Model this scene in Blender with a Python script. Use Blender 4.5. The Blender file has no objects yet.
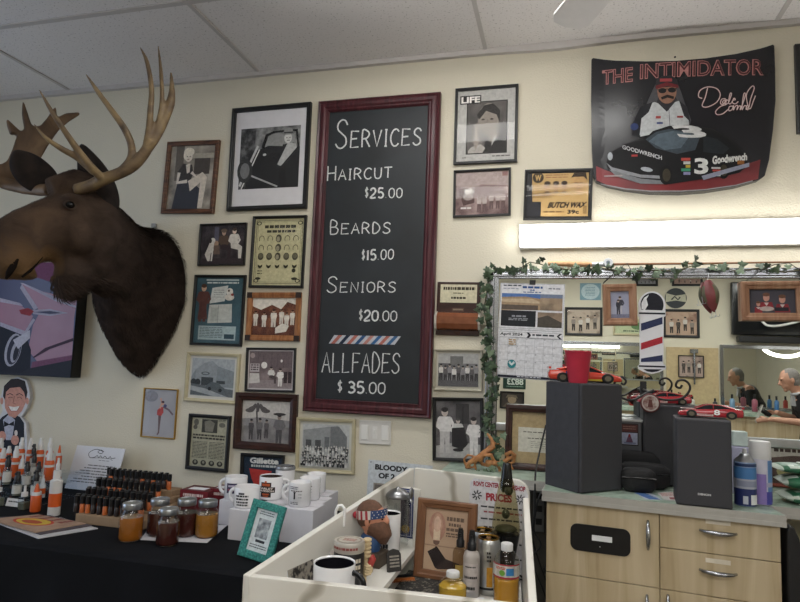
import bpy, math, random
import numpy as np
from mathutils import Vector, Matrix
random.seed(7)
PI = math.pi
SC = bpy.context.scene
COL = SC.collection

# ------------------------------------------------------------------ camera
CAM = Vector((0.0, -2.6, 1.40)); FPX = 610.0
def _rot(yaw, pitch, roll):
    cy, sy = math.cos(yaw), math.sin(yaw)
    f = Vector((-sy*math.cos(pitch), cy*math.cos(pitch), math.sin(pitch)))
    r = Vector((cy, sy, 0)); u = r.cross(f)
    r2 = math.cos(roll)*r + math.sin(roll)*u
    u2 = -math.sin(roll)*r + math.cos(roll)*u
    return r2, u2, f
RR, UU, FF = _rot(math.radians(14.9), math.radians(5.63), math.radians(1.95))
cd = bpy.data.cameras.new('camera'); cam = bpy.data.objects.new('camera', cd); COL.objects.link(cam)
cd.sensor_width = 36; cd.sensor_fit = 'HORIZONTAL'; cd.lens = FPX/800*36; cd.clip_start = .05
m3 = Matrix((RR, UU, -FF)).transposed()
cam.matrix_world = Matrix.Translation(CAM) @ m3.to_4x4()
SC.camera = cam
SC.view_settings.view_transform = 'Standard'; SC.view_settings.look = 'None'
SC.view_settings.gamma = 1; SC.view_settings.use_curve_mapping = False
SC.view_settings.exposure = 0.0
SC.cycles.transparent_max_bounces = 48; SC.cycles.max_bounces = 14; SC.cycles.glossy_bounces = 6

# ------------------------------------------------------------------ world and large lights
w = bpy.data.worlds.new('world'); SC.world = w; w.use_nodes = True
w.node_tree.nodes['Background'].inputs[0].default_value = (.62, .75, 1, 1)
w.node_tree.nodes['Background'].inputs[1].default_value = 1.2
def area(name, loc, rot, sx, sy, power, col):
    l = bpy.data.lights.new(name, 'AREA'); l.shape = 'RECTANGLE'; l.size = sx; l.size_y = sy
    l.energy = power; l.color = col
    o = bpy.data.objects.new(name, l); o.location = loc; o.rotation_euler = rot; COL.objects.link(o); return o
area('window_daylight', (-3.78, -1.75, 1.5), (0, math.radians(-90), 0), 1.8, 1.5, 17, (.6, .77, 1))

# ------------------------------------------------------------------ pixel -> point
def ray(px, py): return RR*((px-400)/FPX) + UU*((301-py)/FPX) + FF
def W(px, py, y=0.0):
    d = ray(px, py); return CAM + d*((y-CAM.y)/d.y)
def Z(px, py, z):
    d = ray(px, py); return CAM + d*((z-CAM.z)/d.z)
def PLN(px, py, A, n):
    d = ray(px, py); return CAM + d*((A-CAM).dot(n)/d.dot(n))
def MIR(px, py, y):           # a thing seen in the wall mirror (mirror plane y = -0.02) that stands at depth y
    p = W(px, py, -.04-y); return Vector((p.x, y, p.z))

# ------------------------------------------------------------------ materials
def lin(h):
    if isinstance(h, str):
        h = h.lstrip('#'); c = [int(h[i:i+2], 16)/255 for i in (0, 2, 4)]
    else: c = list(h)
    return tuple((v/12.92 if v <= .04045 else ((v+.055)/1.055)**2.4) for v in c)
MC = {}
def mat(name, col='808080', rough=.55, metal=0, spec=.5, var=.12, scale=30, emit=0, bump=0, bscale=None, trans=0, ior=1.45, coat=0):
    if name in MC: return MC[name]
    m = bpy.data.materials.new(name); m.use_nodes = True; nt = m.node_tree; b = nt.nodes['Principled BSDF']
    c = lin(col)
    b.inputs['Roughness'].default_value = rough; b.inputs['Metallic'].default_value = metal
    b.inputs['Specular IOR Level'].default_value = spec; b.inputs['IOR'].default_value = ior
    b.inputs['Transmission Weight'].default_value = trans; b.inputs['Coat Weight'].default_value = coat
    tc = nt.nodes.new('ShaderNodeTexCoord')
    if var > 0 and not trans:
        n = nt.nodes.new('ShaderNodeTexNoise'); n.inputs['Scale'].default_value = scale; n.inputs['Detail'].default_value = 5
        nt.links.new(tc.outputs['Object'], n.inputs['Vector'])
        r = nt.nodes.new('ShaderNodeValToRGB'); e = r.color_ramp.elements
        e[0].position = .3; e[1].position = .7
        e[0].color = (*[max(0, v*(1-var)) for v in c], 1); e[1].color = (*[min(1, v*(1+var)) for v in c], 1)
        nt.links.new(n.outputs['Fac'], r.inputs['Fac']); nt.links.new(r.outputs['Color'], b.inputs['Base Color'])
    else: b.inputs['Base Color'].default_value = (*c, 1)
    if bump:
        n2 = nt.nodes.new('ShaderNodeTexNoise'); n2.inputs['Scale'].default_value = bscale or scale*3; n2.inputs['Detail'].default_value = 4
        nt.links.new(tc.outputs['Object'], n2.inputs['Vector'])
        bp = nt.nodes.new('ShaderNodeBump'); bp.inputs['Strength'].default_value = bump; bp.inputs['Distance'].default_value = .01
        nt.links.new(n2.outputs['Fac'], bp.inputs['Height']); nt.links.new(bp.outputs['Normal'], b.inputs['Normal'])
    if emit:
        b.inputs['Emission Color'].default_value = (*c, 1); b.inputs['Emission Strength'].default_value = emit
    MC[name] = m; return m
def pal(h, rough=.6):          # flat printing ink
    return mat('ink_'+h.lower()+('' if rough == .6 else '_%d' % (rough*100)), h, rough, var=.14, scale=85, spec=.3)
def ramp_mat(name, stops, scale=20, detail=6, rough=.6, dist=0, stretch=(1, 1, 1), metal=0, bump=0, rot=(0, 0, 0), kind='noise', spec=.4):
    if name in MC: return MC[name]
    m = bpy.data.materials.new(name); m.use_nodes = True; nt = m.node_tree; b = nt.nodes['Principled BSDF']
    b.inputs['Roughness'].default_value = rough; b.inputs['Metallic'].default_value = metal; b.inputs['Specular IOR Level'].default_value = spec
    tc = nt.nodes.new('ShaderNodeTexCoord'); mp = nt.nodes.new('ShaderNodeMapping'); mp.inputs['Scale'].default_value = stretch
    mp.inputs['Rotation'].default_value = rot
    nt.links.new(tc.outputs['Object'], mp.inputs['Vector'])
    if kind == 'voronoi':
        n = nt.nodes.new('ShaderNodeTexVoronoi'); out = n.outputs['Distance']
    elif kind == 'wave':
        n = nt.nodes.new('ShaderNodeTexWave'); n.inputs['Distortion'].default_value = dist; n.inputs['Detail'].default_value = 3; n.inputs['Detail Scale'].default_value = 1.5; out = n.outputs['Fac']
    else:
        n = nt.nodes.new('ShaderNodeTexNoise'); n.inputs['Detail'].default_value = detail; n.inputs['Distortion'].default_value = dist; out = n.outputs['Fac']
    n.inputs['Scale'].default_value = scale
    nt.links.new(mp.outputs['Vector'], n.inputs['Vector'])
    r = nt.nodes.new('ShaderNodeValToRGB'); el = r.color_ramp.elements
    el[0].position = stops[0][0]; el[0].color = (*lin(stops[0][1]), 1)
    el[1].position = stops[-1][0]; el[1].color = (*lin(stops[-1][1]), 1)
    for p, c in stops[1:-1]:
        e = el.new(p); e.color = (*lin(c), 1)
    nt.links.new(out, r.inputs['Fac']); nt.links.new(r.outputs['Color'], b.inputs['Base Color'])
    if bump:
        bp = nt.nodes.new('ShaderNodeBump'); bp.inputs['Strength'].default_value = bump; bp.inputs['Distance'].default_value = .005
        nt.links.new(out, bp.inputs['Height']); nt.links.new(bp.outputs['Normal'], b.inputs['Normal'])
    MC[name] = m; return m
def photo(a, b, c=None, scale=22, k=''):
    st = [(.34, a), (.5, c or b), (.66, b)]
    return ramp_mat('photo_%s_%s_%s_%s%s' % (a, b, c, scale, k), st, scale, 8, .55)
def glass_mat(name, tint=(1, 1, 1), rough=.0, ior=1.4):
    if name in MC: return MC[name]
    m = bpy.data.materials.new(name); m.use_nodes = True; nt = m.node_tree; nt.nodes.clear()
    o = nt.nodes.new('ShaderNodeOutputMaterial'); mx = nt.nodes.new('ShaderNodeMixShader'); fr = nt.nodes.new('ShaderNodeFresnel')
    ge = nt.nodes.new('ShaderNodeNewGeometry'); ma = nt.nodes.new('ShaderNodeMath'); ma.operation = 'MULTIPLY_ADD'
    ma.inputs[1].default_value = 1/ior-ior; ma.inputs[2].default_value = ior
    nt.links.new(ge.outputs['Backfacing'], ma.inputs[0]); nt.links.new(ma.outputs[0], fr.inputs['IOR'])
    t = nt.nodes.new('ShaderNodeBsdfTransparent'); t.inputs[0].default_value = (*tint, 1)
    g = nt.nodes.new('ShaderNodeBsdfGlossy'); g.inputs['Roughness'].default_value = rough
    nt.links.new(fr.outputs[0], mx.inputs[0]); nt.links.new(t.outputs[0], mx.inputs[1]); nt.links.new(g.outputs[0], mx.inputs[2])
    nt.links.new(mx.outputs[0], o.inputs[0]); MC[name] = m; return m

GLASS = glass_mat('picture_glass', (1, 1, 1), .03, 1.27)
CLEAR = glass_mat('clear_plastic', (.9, .92, .92), .03)
WHITE = mat('white_gloss', 'e6e5e3', .25, var=.03)
CERAMIC = mat('white_ceramic', 'e4e3e4', .15, var=.02, coat=.3)
PAPER = mat('white_paper', 'dfe0e2', .7, var=.03)
BLACK = mat('black_plastic', '17181a', .45, var=.1)
BLACKG = mat('black_gloss', '101113', .2, var=.1)
BLACKW = mat('black_painted_wood', '1b1b1c', .4, var=.15)
CHROME = mat('chrome', 'a4a7ac', .24, 1, var=.05)
STEEL = mat('brushed_aluminium', 'b9bcc0', .33, 1, var=.08)
MIRROR = mat('silvered_glass', 'eef2ee', .0, 1, var=0)
GOLD = mat('gold_metal', 'b08d4c', .3, 1, var=.1)
WALNUT = ramp_mat('walnut_wood', [(.3, '3a2217'), (.5, '5b3a26'), (.7, '6e4a31')], 9, 8, .4, .8, (1, 1, 9))
DARKWOOD = ramp_mat('dark_stained_wood', [(.3, '24130f'), (.7, '3d211a')], 12, 6, .35, .6, (1, 1, 6))
MAHOG = ramp_mat('mahogany_red_wood', [(.3, '34161b'), (.55, '4a2127'), (.75, '603238')], 10, 6, .35, .5, (6, 6, .6))
HUNGW = ramp_mat('greyish_hanging_wood', [(.3, '80583f'), (.5, '906a50'), (.7, '9c785e')], 10, 8, .5, .8, (6, 1, 1))  # greyer, less orange wood for the two hanging frames
OAK = ramp_mat('orange_oak_wood', [(.3, '7a4a2b'), (.5, '93603a'), (.7, 'a5734a')], 10, 8, .4, .8, (6, 1, 1))
CREAMF = mat('cream_frame_paint', 'b5ab8c', .45, var=.08)
INKBLK = pal('1a1a1c')

# ------------------------------------------------------------------ mesh builder
class G:
    def __init__(s): s.v = []; s.f = []; s.m = []; s.sm = []
    def add(s, vs, fs, m=0, smooth=False):
        o = len(s.v); s.v += [tuple(p) for p in vs]
        for f in fs: s.f.append(tuple(i+o for i in f)); s.m.append(m); s.sm.append(smooth)
        return s
    def box(s, x0, y0, z0, x1, y1, z1, m=0):
        v = [(x0,y0,z0),(x1,y0,z0),(x1,y1,z0),(x0,y1,z0),(x0,y0,z1),(x1,y0,z1),(x1,y1,z1),(x0,y1,z1)]
        return s.add(v, [(0,3,2,1),(4,5,6,7),(0,1,5,4),(1,2,6,5),(2,3,7,6),(3,0,4,7)], m)
    def hexa(s, a, b, m=0):     # two quads joined
        v = list(a)+list(b); return s.add(v, [(3,2,1,0),(4,5,6,7),(0,1,5,4),(1,2,6,5),(2,3,7,6),(3,0,4,7)], m)
    def lathe(s, prof, n=24, m=0, c=(0, 0, 0), cap=True, smooth=True, sx=1, sy=1):
        vs = []; fs = []
        for r, z in prof:
            for k in range(n):
                a = 2*PI*k/n; vs.append((c[0]+r*math.cos(a)*sx, c[1]+r*math.sin(a)*sy, c[2]+z))
        for i in range(len(prof)-1):
            for k in range(n):
                k2 = (k+1) % n; fs.append((i*n+k, i*n+k2, (i+1)*n+k2, (i+1)*n+k))
        s.add(vs, fs, m, smooth)
        if cap:
            b = len(s.v)-len(vs)
            s.f.append(tuple(b+k for k in reversed(range(n)))); s.m.append(m); s.sm.append(False)
            e = b+(len(prof)-1)*n
            s.f.append(tuple(e+k for k in range(n))); s.m.append(m); s.sm.append(False)
        return s
    def tube(s, pts, r, n=8, m=0, flat=None):
        pts = [Vector(p) for p in pts]; N = len(pts)
        rs = r if isinstance(r, (list, tuple)) else [r]*N
        up = None; vs = []; fs = []
        for i, p in enumerate(pts):
            t = (pts[min(i+1, N-1)]-pts[max(i-1, 0)]).normalized()
            if up is None:
                ref = Vector((0, 0, 1)) if abs(t.z) < .9 else Vector((1, 0, 0)); up = (ref-t*ref.dot(t)).normalized()
            else:
                up = up-t*up.dot(t); up = up.normalized() if up.length > 1e-6 else t.orthogonal().normalized()
            sd = t.cross(up)
            for k in range(n):
                a = 2*PI*k/n; vs.append(p+(up*math.cos(a)*(flat or 1)+sd*math.sin(a))*rs[i])
        for i in range(N-1):
            for k in range(n):
                k2 = (k+1) % n; fs.append((i*n+k, i*n+k2, (i+1)*n+k2, (i+1)*n+k))
        fs.append(tuple(reversed(range(n)))); fs.append(tuple((N-1)*n+k for k in range(n)))
        return s.add(vs, fs, m, True)
    def ell(s, c, rx, ry, rz, m=0, nu=16, nv=10, M=None):
        vs = []; fs = []
        for j in range(nv+1):
            th = PI*j/nv
            for i in range(nu):
                a = 2*PI*i/nu; p = Vector((rx*math.sin(th)*math.cos(a), ry*math.sin(th)*math.sin(a), rz*math.cos(th)))
                if M is not None: p = M @ p
                vs.append(p+Vector(c))
        for j in range(nv):
            for i in range(nu):
                i2 = (i+1) % nu; fs.append((j*nu+i, (j+1)*nu+i, (j+1)*nu+i2, j*nu+i2))
        return s.add(vs, fs, m, True)
    def prism(s, poly, y0, y1, m=0):       # polygon in x,z pushed along y
        n = len(poly)
        v = [(x, y0, z) for x, z in poly]+[(x, y1, z) for x, z in poly]
        f = [tuple(range(n)), tuple(reversed(range(n, 2*n)))]+[(i, i+n, (i+1) % n+n, (i+1) % n) for i in range(n)]
        return s.add(v, f, m)
    def slab(s, poly, z0, z1, m=0):        # polygon in x,y pushed along z
        n = len(poly)
        v = [(x, y, z0) for x, y in poly]+[(x, y, z1) for x, y in poly]
        f = [tuple(reversed(range(n))), tuple(range(n, 2*n))]+[(i, (i+1) % n, (i+1) % n+n, i+n) for i in range(n)]
        return s.add(v, f, m)
    def loft(s, rings, m=0, cap=True, smooth=True):
        n = len(rings[0]); vs = [p for r in rings for p in r]; fs = []
        for i in range(len(rings)-1):
            for k in range(n):
                k2 = (k+1) % n; fs.append((i*n+k, i*n+k2, (i+1)*n+k2, (i+1)*n+k))
        if cap: fs += [tuple(reversed(range(n))), tuple((len(rings)-1)*n+k for k in range(n))]
        return s.add(vs, fs, m, smooth)
    def frame(s, w, h, prof, m=0):         # mitred picture-frame profile: (inset, height towards the room)
        loops = []
        for ins, d in prof:
            x, z = w/2-ins, h/2-ins; loops.append([(-x, -d, -z), (x, -d, -z), (x, -d, z), (-x, -d, z)])
        vs = [p for l in loops for p in l]; fs = []
        for i in range(len(loops)-1):
            for k in range(4):
                k2 = (k+1) % 4; fs.append((i*4+k, i*4+k2, (i+1)*4+k2, (i+1)*4+k))
        return s.add(vs, fs, m)
    def build(s, name, mats, parent=None, loc=(0, 0, 0), rot=(0, 0, 0), bevel=0, seg=2, sub=0, recalc=True):
        me = bpy.data.meshes.new(name); me.from_pydata(s.v, [], s.f)
        for mm in (mats if isinstance(mats, (list, tuple)) else [mats]): me.materials.append(mm)
        me.polygons.foreach_set('material_index', s.m); me.polygons.foreach_set('use_smooth', s.sm)
        if recalc:
            import bmesh
            b = bmesh.new(); b.from_mesh(me); bmesh.ops.recalc_face_normals(b, faces=b.faces); b.to_mesh(me); b.free()
        me.update()
        if any(s.sm) and len(s.f) < 20000: me.set_sharp_from_angle(angle=math.radians(48))
        o = bpy.data.objects.new(name, me); COL.objects.link(o); o.location = loc; o.rotation_euler = rot
        if parent: o.parent = parent
        if bevel:
            md = o.modifiers.new('bevel', 'BEVEL'); md.width = bevel; md.segments = seg; md.limit_method = 'ANGLE'; md.angle_limit = math.radians(40)
        if sub:
            md = o.modifiers.new('sub', 'SUBSURF'); md.levels = sub; md.render_levels = sub
        return o
def tag(o, label, cat, group=None, kind=None):
    o['label'] = label; o['category'] = cat
    if group: o['group'] = group
    if kind: o['kind'] = kind
    return o
def thing(name, label, cat, loc=(0, 0, 0), rot=(0, 0, 0), group=None):
    o = bpy.data.objects.new(name, None); COL.objects.link(o); o.location = loc; o.rotation_euler = rot
    o.empty_display_size = .05
    return tag(o, label, cat, group)
def struct(name, g, m, **k):
    o = g.build(name, m, **k); o['kind'] = 'structure'; return o
def dup(root, loc, rot=None, label=None, scale=None):
    def cp(o, p):
        c = o.copy(); COL.objects.link(c)
        if p: c.parent = p
        for ch in o.children: cp(ch, c)
        return c
    r = cp(root, None); r.location = loc
    if rot is not None: r.rotation_euler = rot
    if scale is not None: r.scale = scale
    if label: r['label'] = label
    return r

# text -> flat polygons
TXC = {}
def text_geo(s, bold=0.0):
    k = (s, bold)
    if k in TXC: return TXC[k]
    c = bpy.data.curves.new('t', 'FONT'); c.body = s; c.size = 1; c.offset = bold; c.resolution_u = 3
    o = bpy.data.objects.new('t', c); me = bpy.data.meshes.new_from_object(o)
    v = [(p.co.x, p.co.y) for p in me.vertices]; f = [tuple(p.vertices) for p in me.polygons]
    bpy.data.objects.remove(o); bpy.data.curves.remove(c); bpy.data.meshes.remove(me)
    x0 = min(p[0] for p in v); x1 = max(p[0] for p in v); y0 = min(p[1] for p in v); y1 = max(p[1] for p in v)
    v = [((x-x0)/(x1-x0), (y-y0)/(y1-y0)) for x, y in v]
    TXC[k] = (v, f); return TXC[k]

class Canvas:
    """a flat print: polygons of ink on a sheet; u to the right, v downwards, both 0..1"""
    def __init__(s, w, h, y=0.0, mapf=None, eps=.00007):
        s.g = G(); s.w = w; s.h = h; s.y = y; s.k = 0; s.mats = []; s.mapf = mapf; s.eps = eps
    def mi(s, m):
        if isinstance(m, str): m = pal(m)
        if m not in s.mats: s.mats.append(m)
        return s.mats.index(m)
    def P(s, u, v):
        x, z, y = (u-.5)*s.w, (.5-v)*s.h, s.y-s.k*s.eps
        return s.mapf(u, v, s.k*s.eps) if s.mapf else (x, y, z)
    def poly(s, pts, m):
        s.g.add([s.P(u, v) for u, v in pts], [tuple(range(len(pts)))], s.mi(m)); s.k += 1; return s
    def rect(s, u0, v0, u1, v1, m, n=1):
        if n == 1: return s.poly([(u0, v0), (u1, v0), (u1, v1), (u0, v1)], m)
        vs = []; fs = []
        for j in range(n+1):
            for i in range(n+1): vs.append(s.P(u0+(u1-u0)*i/n, v0+(v1-v0)*j/n))
        for j in range(n):
            for i in range(n): a = j*(n+1)+i; fs.append((a, a+1, a+n+2, a+n+1))
        s.g.add(vs, fs, s.mi(m), True); s.k += 1; return s
    def ell(s, u, v, ru, rv, m, n=18, rot=0):
        c, sn = math.cos(rot), math.sin(rot); p = []
        for k in range(n):
            a = 2*PI*k/n; x, y = ru*math.cos(a)*s.w, rv*math.sin(a)*s.h
            p.append((u+(x*c-y*sn)/s.w, v+(x*sn+y*c)/s.h))
        return s.poly(p, m)
    def line(s, pts, wd, m):     # wd in metres
        N = len(pts); a = []; b = []
        for i in range(N):
            p0, p1 = pts[max(i-1, 0)], pts[min(i+1, N-1)]
            dx, dy = (p1[0]-p0[0])*s.w, (p1[1]-p0[1])*s.h; L = math.hypot(dx, dy) or 1
            nx, ny = -dy/L*wd/2/s.w, dx/L*wd/2/s.h
            a.append(s.P(pts[i][0]+nx, pts[i][1]+ny)); b.append(s.P(pts[i][0]-nx, pts[i][1]-ny))
        s.g.add(a+b, [(i, i+1, N+i+1, N+i) for i in range(N-1)], s.mi(m)); s.k += 1; return s
    def text(s, t, u0, v0, u1, v1, m, bold=0.02, shear=0):
        v, f = text_geo(t, bold)
        s.g.add([s.P(u0+(u1-u0)*(x+shear*(y-.5)), v1+(v0-v1)*y) for x, y in v], f, s.mi(m)); s.k += 1; return s
    def lines(s, u0, v0, u1, v1, n, m, wd=.35, seed=1):   # unreadably small lines of type
        r = random.Random(seed); dv = (v1-v0)/n
        for i in range(n):
            u = u0
            while u < u1:
                L = r.uniform(.03, .11)*(1 if u1-u0 < .5 else 1); e = min(u+L, u1)
                s.g.add([s.P(u, v0+dv*i), s.P(e, v0+dv*i), s.P(e, v0+dv*(i+wd)), s.P(u, v0+dv*(i+wd))], [(0, 1, 2, 3)], s.mi(m)); u = e+.015
        s.k += 1; return s
    def person(s, u, v, h, head='c8b6a4', top='d8d8d4', low='303030', hair='202020', ar=None, sit=False, arm=True):
        a = ar or s.h/s.w; k = h*a    # v downwards: u,v is the top of the head
        s.poly([(u-.13*k, v+.2*h), (u+.13*k, v+.2*h), (u+.15*k, v+.36*h), (u+.11*k, v+.56*h), (u-.11*k, v+.56*h), (u-.15*k, v+.36*h)], top)
        if sit: s.poly([(u-.12*k, v+.5*h), (u+.12*k, v+.5*h), (u+.3*k, v+.62*h), (u+.28*k, v+h), (u+.18*k, v+h), (u+.16*k, v+.72*h), (u-.1*k, v+.66*h)], low)
        else: s.poly([(u-.11*k, v+.53*h), (u+.11*k, v+.53*h), (u+.1*k, v+h), (u+.02*k, v+h), (u, v+.65*h), (u-.03*k, v+h), (u-.11*k, v+h)], low)
        if arm:
            s.line([(u-.12*k, v+.23*h), (u-.18*k, v+.42*h), (u-.06*k, v+.5*h)], .07*h*s.h, top)
            s.line([(u+.12*k, v+.23*h), (u+.2*k, v+.4*h), (u+.12*k, v+.52*h)], .07*h*s.h, top)
        s.ell(u, v+.1*h, .075*k, .1*h, head); s.ell(u, v+.05*h, .08*k, .055*h, hair)
        return s
    def build(s, name, parent=None, **k): return s.g.build(name, s.mats, parent, recalc=False, **k)


# ================================================================== THE SETTING
XL, XR, YF, HC = -3.7, 4.4, -6.7, 2.79
WALL = mat('cream_wall_paint', 'd2cbb8', .75, var=.025, scale=3, bump=.25, bscale=140)
WALL2 = mat('pale_wall_paint', 'd2cbb8', .75, var=.03, scale=3)
struct('wall_back', G().box(XL, 0, -.0, XR, .12, HC+.1), WALL)
struct('wall_front', G().box(XL, YF-.12, 0, XR, YF, HC+.1), WALL2)
struct('wall_right', G().box(XR, YF, 0, XR+.12, 0, HC+.1), WALL2)
g = G()      # left wall with its window opening
wy0, wy1, wz0, wz1 = -2.6, -.9, .6, 2.45
g.box(XL-.12, YF, 0, XL, wy0, HC+.1); g.box(XL-.12, wy1, 0, XL, 0, HC+.1)
g.box(XL-.12, wy0, 0, XL, wy1, wz0); g.box(XL-.12, wy0, wz1, XL, wy1, HC+.1)
struct('wall_left', g, WALL2)
g = G()
for a, b in ((wy0, wy0+.06), ((wy0+wy1)/2-.03, (wy0+wy1)/2+.03), (wy1-.06, wy1)): g.box(XL-.1, a, wz0, XL-.03, b, wz1)
g.box(XL-.099, wy0, wz0, XL-.031, wy1, wz0+.06); g.box(XL-.099, wy0, wz1-.06, XL-.031, wy1, wz1)
struct('window_1', g, STEEL)
FLOORM = ramp_mat('vinyl_floor', [(.35, '6f675b'), (.65, '857c6e')], 6, 6, .4)
struct('floor', G().box(XL, YF, -.08, XR, 0, 0), FLOORM)

def tile_material():
    m = bpy.data.materials.new('ceiling_tile'); m.use_nodes = True; nt = m.node_tree; b = nt.nodes['Principled BSDF']
    b.inputs['Roughness'].default_value = .9; b.inputs['Specular IOR Level'].default_value = .2
    tc = nt.nodes.new('ShaderNodeTexCoord')
    n = nt.nodes.new('ShaderNodeTexNoise'); n.inputs['Scale'].default_value = 110; n.inputs['Detail'].default_value = 3
    nt.links.new(tc.outputs['Object'], n.inputs['Vector'])
    r = nt.nodes.new('ShaderNodeValToRGB'); e = r.color_ramp.elements
    e[0].position = .30; e[0].color = (*lin('b5b0ad'), 1); e[1].position = .40; e[1].color = (*lin('e2dedc'), 1)
    nt.links.new(n.outputs['Fac'], r.inputs['Fac'])
    nt.links.new(r.outputs['Color'], b.inputs['Base Color'])
    bp = nt.nodes.new('ShaderNodeBump'); bp.inputs['Strength'].default_value = .25; bp.inputs['Distance'].default_value = .004
    nt.links.new(n.outputs['Fac'], bp.inputs['Height']); nt.links.new(bp.outputs['Normal'], b.inputs['Normal'])
    return m
struct('ceiling', G().box(XL, YF, HC, XR, 0, HC+.1), tile_material())
# suspended grid: main bar along the wall and cross bars, traced to the photograph's joints
GRID = mat('ceiling_grid_paint', 'bdb8b5', .5, var=.03)
ga = Z(0, 25, HC); gb = Z(200, 1.5, HC); gy = (ga.y+gb.y)/2
g = G()
for i in range(0, 11):
    y = gy-.61*i
    if y > YF: g.box(XL, y-.012, HC-.006, XR, y+.012, HC+.002)
for px, py in ((72, 88), (260, 72), (486, 50), (775, 23)):
    x = W(px, py).x; g.box(x-.009, YF, HC-.005, x+.009, 0, HC+.002)
for x in (-3.35, 2.0, 3.2): g.box(x-.009, YF, HC-.005, x+.009, 0, HC+.002)
struct('trim_1', g, GRID)
# wall moulding under the ceiling, sagging a little above the car poster
g = G(); r = []
for i in range(80):
    x = XL+(XR-XL)*i/79; d = .010*math.exp(-((x+.05)/.18)**2)
    r.append([(x, -.022, HC-.022-d), (x, -.0, HC-.022-d), (x, 0, HC+.001), (x, -.022, HC+.001)])
g.loft(r, smooth=False)
struct('trim_2', g, GRID)

# ------------------------------------------------------------------ lamps
def tube_lamp(name, label, x0, x1, y, z, power, wall=False, group=None, hw=.11):
    t = thing(name, label, 'fluorescent light', ((x0+x1)/2, y, z), group=group); L = (x1-x0)/2
    hs = mat('lamp_housing_paint', 'd5d4d0', .4, var=.03)
    em = mat('lit_diffuser_%d' % power, 'fcfbf8', .4, var=0, emit=power)
    if wall:
        G().box(-L, -.03, -.052, L, 0, .052).build('housing', hs, t, bevel=.004)
        g = G(); pr = [(-.031, -.045), (-.07, -.04), (-.088, -.018), (-.088, .018), (-.07, .04), (-.031, .045)]
        g.loft([[(xx, a, b) for a, b in pr] for xx in (-L+.004, L-.004)]); g.build('diffuser', em, t)
    else:
        G().box(-L, -hw, -.035, L, hw, .0).build('housing', hs, t, bevel=.004)
        g = G(); pr = [(-hw+.01, -.036), (-hw+.025, -.07), (hw-.025, -.07), (hw-.01, -.036)]
        g.loft([[(xx, a, b) for a, b in pr] for xx in (-L+.01, L-.01)], smooth=False); g.build('diffuser', em, t)
        for s in (-1, 1): G().box(s*L-.012, -hw-.002, -.075, s*L+.012, hw+.002, 0).build('end_cap', hs, t)
    return t
la, lb = W(519, 230.5, -.06), W(800, 230.5, -.06)
tube_lamp('mirror_light', 'long bright wall light bar mounted above the big mirror', la.x, la.x+1.56, 0, 1.94, 9, True)
GL = 'ceiling lights behind the viewer'
for i, (x0, y, hw_, pw) in enumerate(((-.98, -.86, .11, 17), (-.98, -2.1, .11, 15), (-2.9, -3.4, .29, 1.5), (-.6, -3.6, .29, 13), (1.7, -3.3, .29, 13), (-2.6, -5.3, .29, 3), (-.4, -5.4, .29, 13), (1.7, -5.2, .29, 13))):  # the wide panels are added to brighten the room behind the viewer
    tube_lamp('ceiling_light', ['ceiling fluorescent fitting nearest to the chalkboard wall', 'narrow ceiling fluorescent fitting above the viewer',
      'added wide ceiling light panel nearest the window', 'added wide ceiling light panel behind the viewer in the middle', 'added wide ceiling light panel above the barber chairs', 'added wide ceiling light panel in the far window corner', 'added wide ceiling light panel before the far middle wall', 'added wide ceiling light panel by the far mirrors'][i], x0, x0+1.2, y, HC, pw, group=GL, hw=hw_)
# ring light, seen only in the far mirror through the wall mirror
t = thing('ring_light', 'glowing oval ring light by the far right, reflected in the far mirror', 'light', (3.42, -5.0, 1.83))
pts = [(.30*math.cos(a), .05*math.sin(a), .15*math.sin(a)) for a in [2*PI*k/40 for k in range(41)]]
G().tube(pts, .03, 10).build('tube', mat('lit_ring', 'fffaf2', .4, var=0, emit=6), t)
G().tube([(0, .05, .14), (0, .05, HC-1.83)], .006, 6).build('cord', BLACK, t)
# ceiling fan: one blade tip reaches into the photograph
a = Z(566, 26, 2.50); b = Z(588, 0, 2.50); d = (b-a).normalized(); hub = a+d*.66
t = thing('ceiling_fan', 'white ceiling fan with a blade tip below the ceiling tiles', 'ceiling fan', (hub.x, hub.y, 2.50))
ang = math.atan2(-d.y, -d.x)
FANW = mat('fan_blade_white', 'd9d5d2', .45, var=.03)
for k in range(5):
    an = ang+2*PI*k/5
    g = G(); pl = [(.16, -.045), (.5, -.06), (.62, -.062), (.655, -.045), (.665, 0), (.655, .045), (.62, .062), (.5, .06), (.16, .045)]
    g.slab(pl, -.004, .004); bl = g.build('blade', FANW, t, rot=(math.radians(9), 0, an), bevel=.002)
    G().box(.07, -.02, -.006, .2, .02, .008).build('bracket', STEEL, bl)
G().lathe([(.02, -.09), (.08, -.08), (.1, -.04), (.1, .05), (.06, .09), (.02, .1)], 24).build('motor', FANW, t)
G().lathe([(.012, .09), (.012, .24), (.06, .25), (.06, .29)], 16).build('downrod', STEEL, t)

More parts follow.
